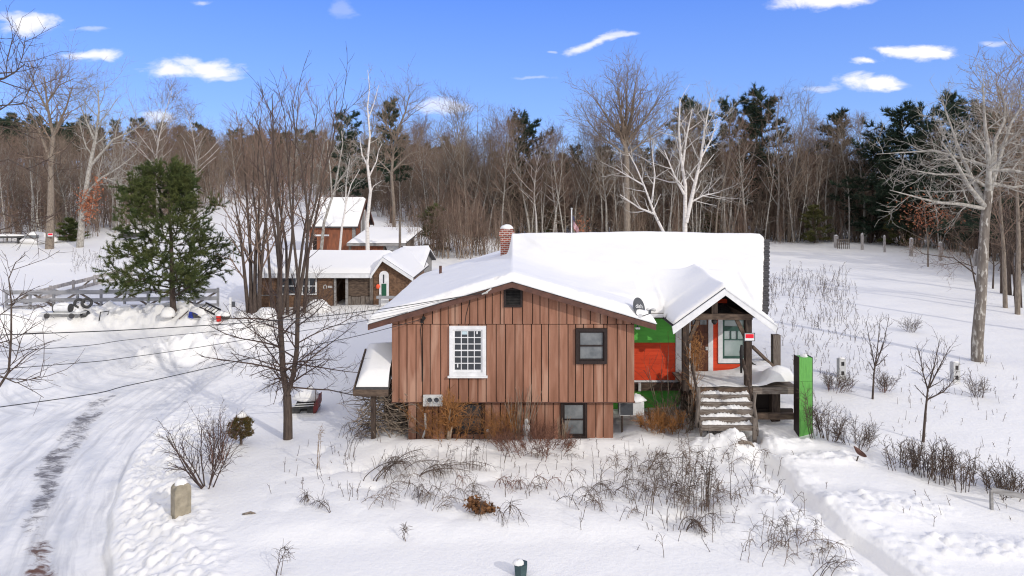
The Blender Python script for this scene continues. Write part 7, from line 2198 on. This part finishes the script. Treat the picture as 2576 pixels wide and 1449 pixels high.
# brush pile under the lean-to
T = Plant(122); r = T.r; c = (xs(985, 22.6), 22.6, gz(xs(985, 22.6), 22.6))
for k_ in range(520):
    a = (c[0] + r.uniform(-.9, .8), c[1] + r.uniform(-.75, .7), c[2] + r.random() ** 1.3 * 1.3)
    T.limb(1, a, (r.gauss(0, 1), r.gauss(0, .5), r.gauss(0, .45)), r.uniform(.35, 1.0), r.uniform(.006, .022), .005, 4, .22, -.03)
root = thing('brush_pile', c, 'tangled pile of grey sticks under the lean-to roof', 'brush pile')
link('sticks', T.mesh('sticks', [M['stick']], {1: 0}, (5, 5), None, c), root)

# shrubs to the right
shrub(131, 2225, 985, 14, .75, .6, [M['weed_red'], M['weed']], 'brown twiggy shrub beside the nearer young tree', r0=.008, kid=8, kl=.28)
shrub(132, 2105, 985, 20, .62, .7, [M['weed_red'], M['weed']], 'dense brown shrub below the nearer block post', r0=.008, kid=9, kl=.26, bend=.3, base_r=.3)
shrub(133, 2290, 835, 12, .7, .7, [M['weed'], M['weed']], 'thin grey shrub in the middle of the open field', r0=.008, kid=6, kl=.3)
shrub(134, 2460, 1000, 12, .7, .6, [M['weed'], M['weed']], 'grey twiggy shrub right of the farther block post', r0=.009, kid=6, kl=.3)
shrub(135, 2085, 1105, 14, 1.0, .5, [M['weed'], M['weed']], 'dark weedy clump at the foot of the green post', r0=.012, kid=9, kl=.3, base_r=.25)
shrub(136, 2050, 1100, 7, 1.5, .3, [M['weed'], M['weed']], 'taller dark stalks just right of the green post', r0=.009, kid=8, kl=.25)
shrub(137, 2160, 1125, 16, .75, .7, [M['weed'], M['weed']], 'dark bush beside the rusty shovel', r0=.008, kid=9, kl=.28, base_r=.3)
sh_l = [('dark row of dried stalks, densest part below the second young tree', 2330, 1195, 42, .95, .22, .6), ('dried dark stalks right of the densest row', 2400, 1215, 30, .85, .22, .55), ('arching dark weeds at the left end of the stalk row', 2265, 1180, 14, .8, .6, .35), ('dark weeds behind the pale wooden frame', 2510, 1240, 26, .55, .55, .5), ('dried weeds at the right edge by the wooden frame', 2560, 1235, 20, .65, .5, .4)]
for k_, (lb, u, v, n, h, sp, br) in enumerate(sh_l):
    shrub(140 + k_, u, v, n, h, sp, [M['weed'], M['weed']], lb, name='dried_weed_clump', r0=.010, kid=7, kl=.2, base_r=br, cat='weeds', lv3=3, rmin=.006)


# ---- dry weeds: arched stems with drooping side sprays
def arch(T, p, az, h, reach, drop, r0=.008, n=16, sl=.16):
    """stem rises, leans along az and droops; short sprays hang from its outer half"""
    pts = []; m = 8
    for i in range(m + 1):
        t = i / m
        x = reach * (t ** 1.5); z = h * math.sin(min(1, t * 1.15) * 1.57) - drop * max(0, t - .55) ** 2 * 4
        pts.append((p[0] + math.cos(az) * x + T.r.gauss(0, .012), p[1] + math.sin(az) * x + T.r.gauss(0, .012), p[2] - .05 + z))
    s = T.given(1, pts, r0, r0 * .45)
    T.kids(2, s, n, .38, 1, 52, sl, .6, 3, .15, -.22, .0045)
    return s


def weed_clump(seed, u, v, n, h, az, reach, drop, label=None, mats='weed', base_r=.2, r0=.008, sl=.17, spray=16):
    p = hit(u, v); T = Plant(seed); r = T.r
    for k_ in range(n):
        q = (p[0] + r.gauss(0, base_r), p[1] + r.gauss(0, base_r * .5), 0); q = (q[0], q[1], gz(q[0], q[1]))
        arch(T, q, az + r.gauss(0, .35), h * r.uniform(.6, 1.1), reach * r.uniform(.6, 1.15), drop * r.uniform(.5, 1.2), r0, spray, sl)
    if label:
        root = thing('dried_weed_clump', p, label, 'weeds')
        link('stems', T.mesh('stems', [M[mats]], {1: 0, 2: 0}, (5, 5, 3), None, p), root)
    return T


wl = [(201, 945, 1212, 5, .62, .5, 1.35, .1, 'dark feathery weeds leaning right at the left of the front yard', 'weed', .25, .013, .30, 40),
      (202, 1050, 1190, 4, .35, .1, 1.2, .1, 'dark feathery weeds lying flat beneath the brown wing', 'weed', .3, .012, .30, 38),
      (203, 1080, 1185, 3, .3, .1, 1.5, .2, 'long arching weeds right of the flat feathery ones', 'weed', .3, .008, .2, 22),
      (204, 1060, 1232, 5, .42, -2.0, .75, .6, 'drooping grey weeds bent over a snow hummock', 'weed', .3, .009, .25, 16),
      (205, 1245, 1290, 4, .45, -1.3, .55, .5, 'dark drooping weeds in front of the brown leaf clump', 'weed', .2, .010, .25, 20),
      (206, 1300, 1225, 9, .45, -.6, .5, .35, 'red-brown weed clump in the middle of the yard', 'weed_red', .4, .009, .2, 16),
      (207, 1460, 1265, 5, .5, -.9, .8, .7, 'dark arching weeds drooping toward the camera', 'weed', .4, .009, .25, 20),
      (208, 1500, 1240, 5, .4, -.5, 1.0, .5, 'grey arching weeds behind the drooping dark ones', 'weed', .4, .008, .22, 18),
      (209, 1640, 1190, 6, .6, .4, 1.0, .2, 'dark weeds leaning right below the steps', 'weed', .35, .009, .24, 20),
      (210, 1700, 1290, 9, .95, .5, .45, .1, 'thick tangle of dark weeds left of the dug path', 'weed', .45, .009, .26, 22),
      (211, 1735, 1330, 7, .45, -.6, .6, .5, 'dark weed clump bent over at the tangle\'s foot', 'weed', .2, .010, .25, 18),
      (212, 1785, 1275, 16, 1.35, 1.1, .28, .0, 'tall upright dark stalks beside the dug path', 'weed', .28, .010, .16, 20),
      (213, 700, 1449, 3, .6, .9, .35, .1, 'small bare weed at the bottom edge left of centre', 'weed', .1, .009, .2, 14),
      (214, 1018, 1360, 2, .38, 1.2, .1, .0, 'small dark sprig alone in smooth front snow', 'weed', .05, .010, .14, 16),
      (215, 1960, 1380, 8, .75, .9, .5, .2, 'thin bare weeds left of the dug path near the bottom edge', 'weed', .4, .007, .22, 14),
      (216, 2060, 1449, 4, .4, .6, .9, .2, 'low arching weed at the bottom edge by the path', 'weed', .2, .008, .2, 14),
      (217, 800, 1178, 4, 1.35, 1.3, .18, .0, 'tall thin stalks standing right of the maple', 'weed_pale', .06, .009, .1, 10),
      (218, 870, 1150, 5, .9, .6, .5, .2, 'bent stalks near the lean-to roof', 'weed', .2, .008, .12, 12),
      (219, 905, 1095, 14, .6, .3, .5, .4, 'tangle of weeds before the stick pile', 'weed', .35, .008, .18, 12),
      (220, 830, 1290, 2, .3, 2.4, 1.0, .3, 'feathery weed lying on the snow toward the drive', 'weed', .1, .009, .25, 22),
      (221, 775, 1262, 3, .4, -1.6, .2, .2, 'little drooping weed by the drive bank', 'weed', .06, .008, .2, 14),
      (222, 1185, 1178, 16, .9, .9, .25, .0, 'thin upright stalks in front of the white window', 'weed', .5, .006, .12, 12)]
for a in wl:
    weed_clump(*a)
# brown leaf clump hollow
p = hit(1212, 1292)
P = []; D = []; rr = random.Random(2)
for k_ in range(420):
    a = rr.choice([(0, 0, .08, .20, .10), (.08, .03, .05, .16, .08), (-.22, .04, .2, .09, .09)])
    P.append((p[0] + a[0] + rr.gauss(0, a[3] * .7), p[1] + a[1] + .08 + rr.gauss(0, .08), p[2] + a[2] + rr.gauss(0, a[4] * .7))); D.append(norm3((rr.gauss(0, 1), rr.gauss(0, 1), rr.gauss(-.3, 1))))
V, F = blades(P, D, 1, .11, .075, 5)
lf = link('leaf_clump', np_mesh('leaf_clump', V - np.array(p), [(F, 0)], [M['leaf_brown']])); lf.location = p
tag(lf, 'clump of brown dead leaves in a hollow of the front snow', 'leaves')

# countless small stalks: yard, bank and field, each zone one mass
def stalk_field(name, seed, pts, mats, label):
    T = Plant(seed); r = T.r
    zz = ground(np.array([q[0] for q in pts]), np.array([q[1] for q in pts]))
    for (x, y, h), z in zip(pts, zz):
        z = float(z)
        s = T.limb(1, (x, y, z - .05), (r.gauss(0, .22), r.gauss(0, .15), 1), h, .0065 + .00012 * y, .004, 3, .1, 0)
        if r.random() < .7: T.kids(2, s, 4, .45, 1, 40, h * .22, .7, 2, .2, -.05, .004 + .0001 * y)
    me = T.mesh(name, [mats], {1: 0, 2: 0}, (3, 3, 3))
    return tag(link(name, me), label, 'weeds', kind='stuff')


T = Plant(39); r = T.r
def bent(u, v, n, az, h, reach, drop, br, sl, sp, r0=.007):
    p = hit(u, v)
    for k_ in range(n):
        q = (p[0] + r.gauss(0, br), p[1] + r.gauss(0, br * .5)); arch(T, (q[0], q[1], gz(*q)), az + r.gauss(0, .5), h * r.uniform(.5, 1.15), reach * r.uniform(.5, 1.2), drop * r.uniform(.4, 1.3), r0, sp, sl)
for k_ in range(30):
    u = r.uniform(930, 1830); v = r.uniform(1125, 1290) + (25 if u > 1500 else 0)
    bent(u, v, r.randint(1, 3), r.choice([.4, .2, -.6, -1.0, .8]), r.uniform(.25, .6), r.uniform(.5, 1.1), r.uniform(.1, .5), .22, r.uniform(.16, .28), r.randint(14, 26))
for k_ in range(14):
    u = r.gauss(1730, 60); v = r.gauss(1250, 55)
    bent(u, v, r.randint(2, 3), r.choice([.5, .9, .2, -.5]), r.uniform(.5, 1.0), r.uniform(.25, .7), r.uniform(.0, .3), .2, r.uniform(.16, .26), r.randint(14, 24))
for k_ in range(7):
    bent(r.uniform(1880, 2080), r.uniform(1330, 1445), 3, r.uniform(.2, 1.2), r.uniform(.25, .6), r.uniform(.3, .9), .3, .2, .2, 12, .007)
tag(link('bent_weeds', T.mesh('bent_weeds', [M['weed_brown']], {1: 0, 2: 0}, (5, 4, 3))), 'dark snow-bent weed stems across the front slope', 'weeds', kind='stuff')
r = random.Random(9); pts = []
for k_ in range(230):
    x, y = r.uniform(-6.5, 7.5), r.uniform(17.2, 21.5)
    pts.append((x, y, r.uniform(.12, .45)))
for k_ in range(140):
    x, y = r.gauss(4.4, 1.4), r.gauss(17.6, 1.5)
    if y > 14.2: pts.append((x, y, r.uniform(.15, .6)))
stalk_field('yard_weeds', 31, pts, M['weed'], 'scattered dry weed stalks poking through the yard snow')
pts = []
for k_ in range(230):
    u, v = r.uniform(1935, 2130), min(r.gauss(690, 22), 760)
    if v < 640: continue
    Y = 44 + (690 - v) * .16; pts.append((xs(u, Y), Y, r.uniform(.3, .9)))
for k_ in range(140):
    u, v = r.uniform(1930, 2160), r.gauss(770, 26)
    Y = max(28, 38 + (760 - v) * .12); pts.append((xs(u, Y), Y, r.uniform(.25, .8)))
for k_ in range(200):
    u = r.uniform(1990, 2230); Y = r.uniform(27, 36); pts.append((xs(u, Y), Y, r.uniform(.15, .5)))
for k_ in range(120):
    u = r.uniform(2250, 2560); Y = r.uniform(16, 30); pts.append((xs(u, Y), Y, r.uniform(.15, .4)))
stalk_field('field_weeds', 32, pts, M['weed'], 'dry grass and weeds poking through the field snow')
pts = []
for k_ in range(260):
    x, y = r.uniform(xs(10, 38), xs(130, 40)), r.uniform(38, 41.5); pts.append((x, y, r.uniform(.2, .6)))
for k_ in range(120):
    u = r.uniform(180, 330); Y = r.uniform(55, 66); pts.append((xs(u, Y), Y, r.uniform(.3, .8)))
for k_ in range(120):
    x, y = r.uniform(-8, 0), r.uniform(38, 40); pts.append((xs(r.uniform(620, 960), y), y, r.uniform(.2, .7)))
stalk_field('paddock_weeds', 33, pts, M['weed'], 'dry weeds along the paddock fences')
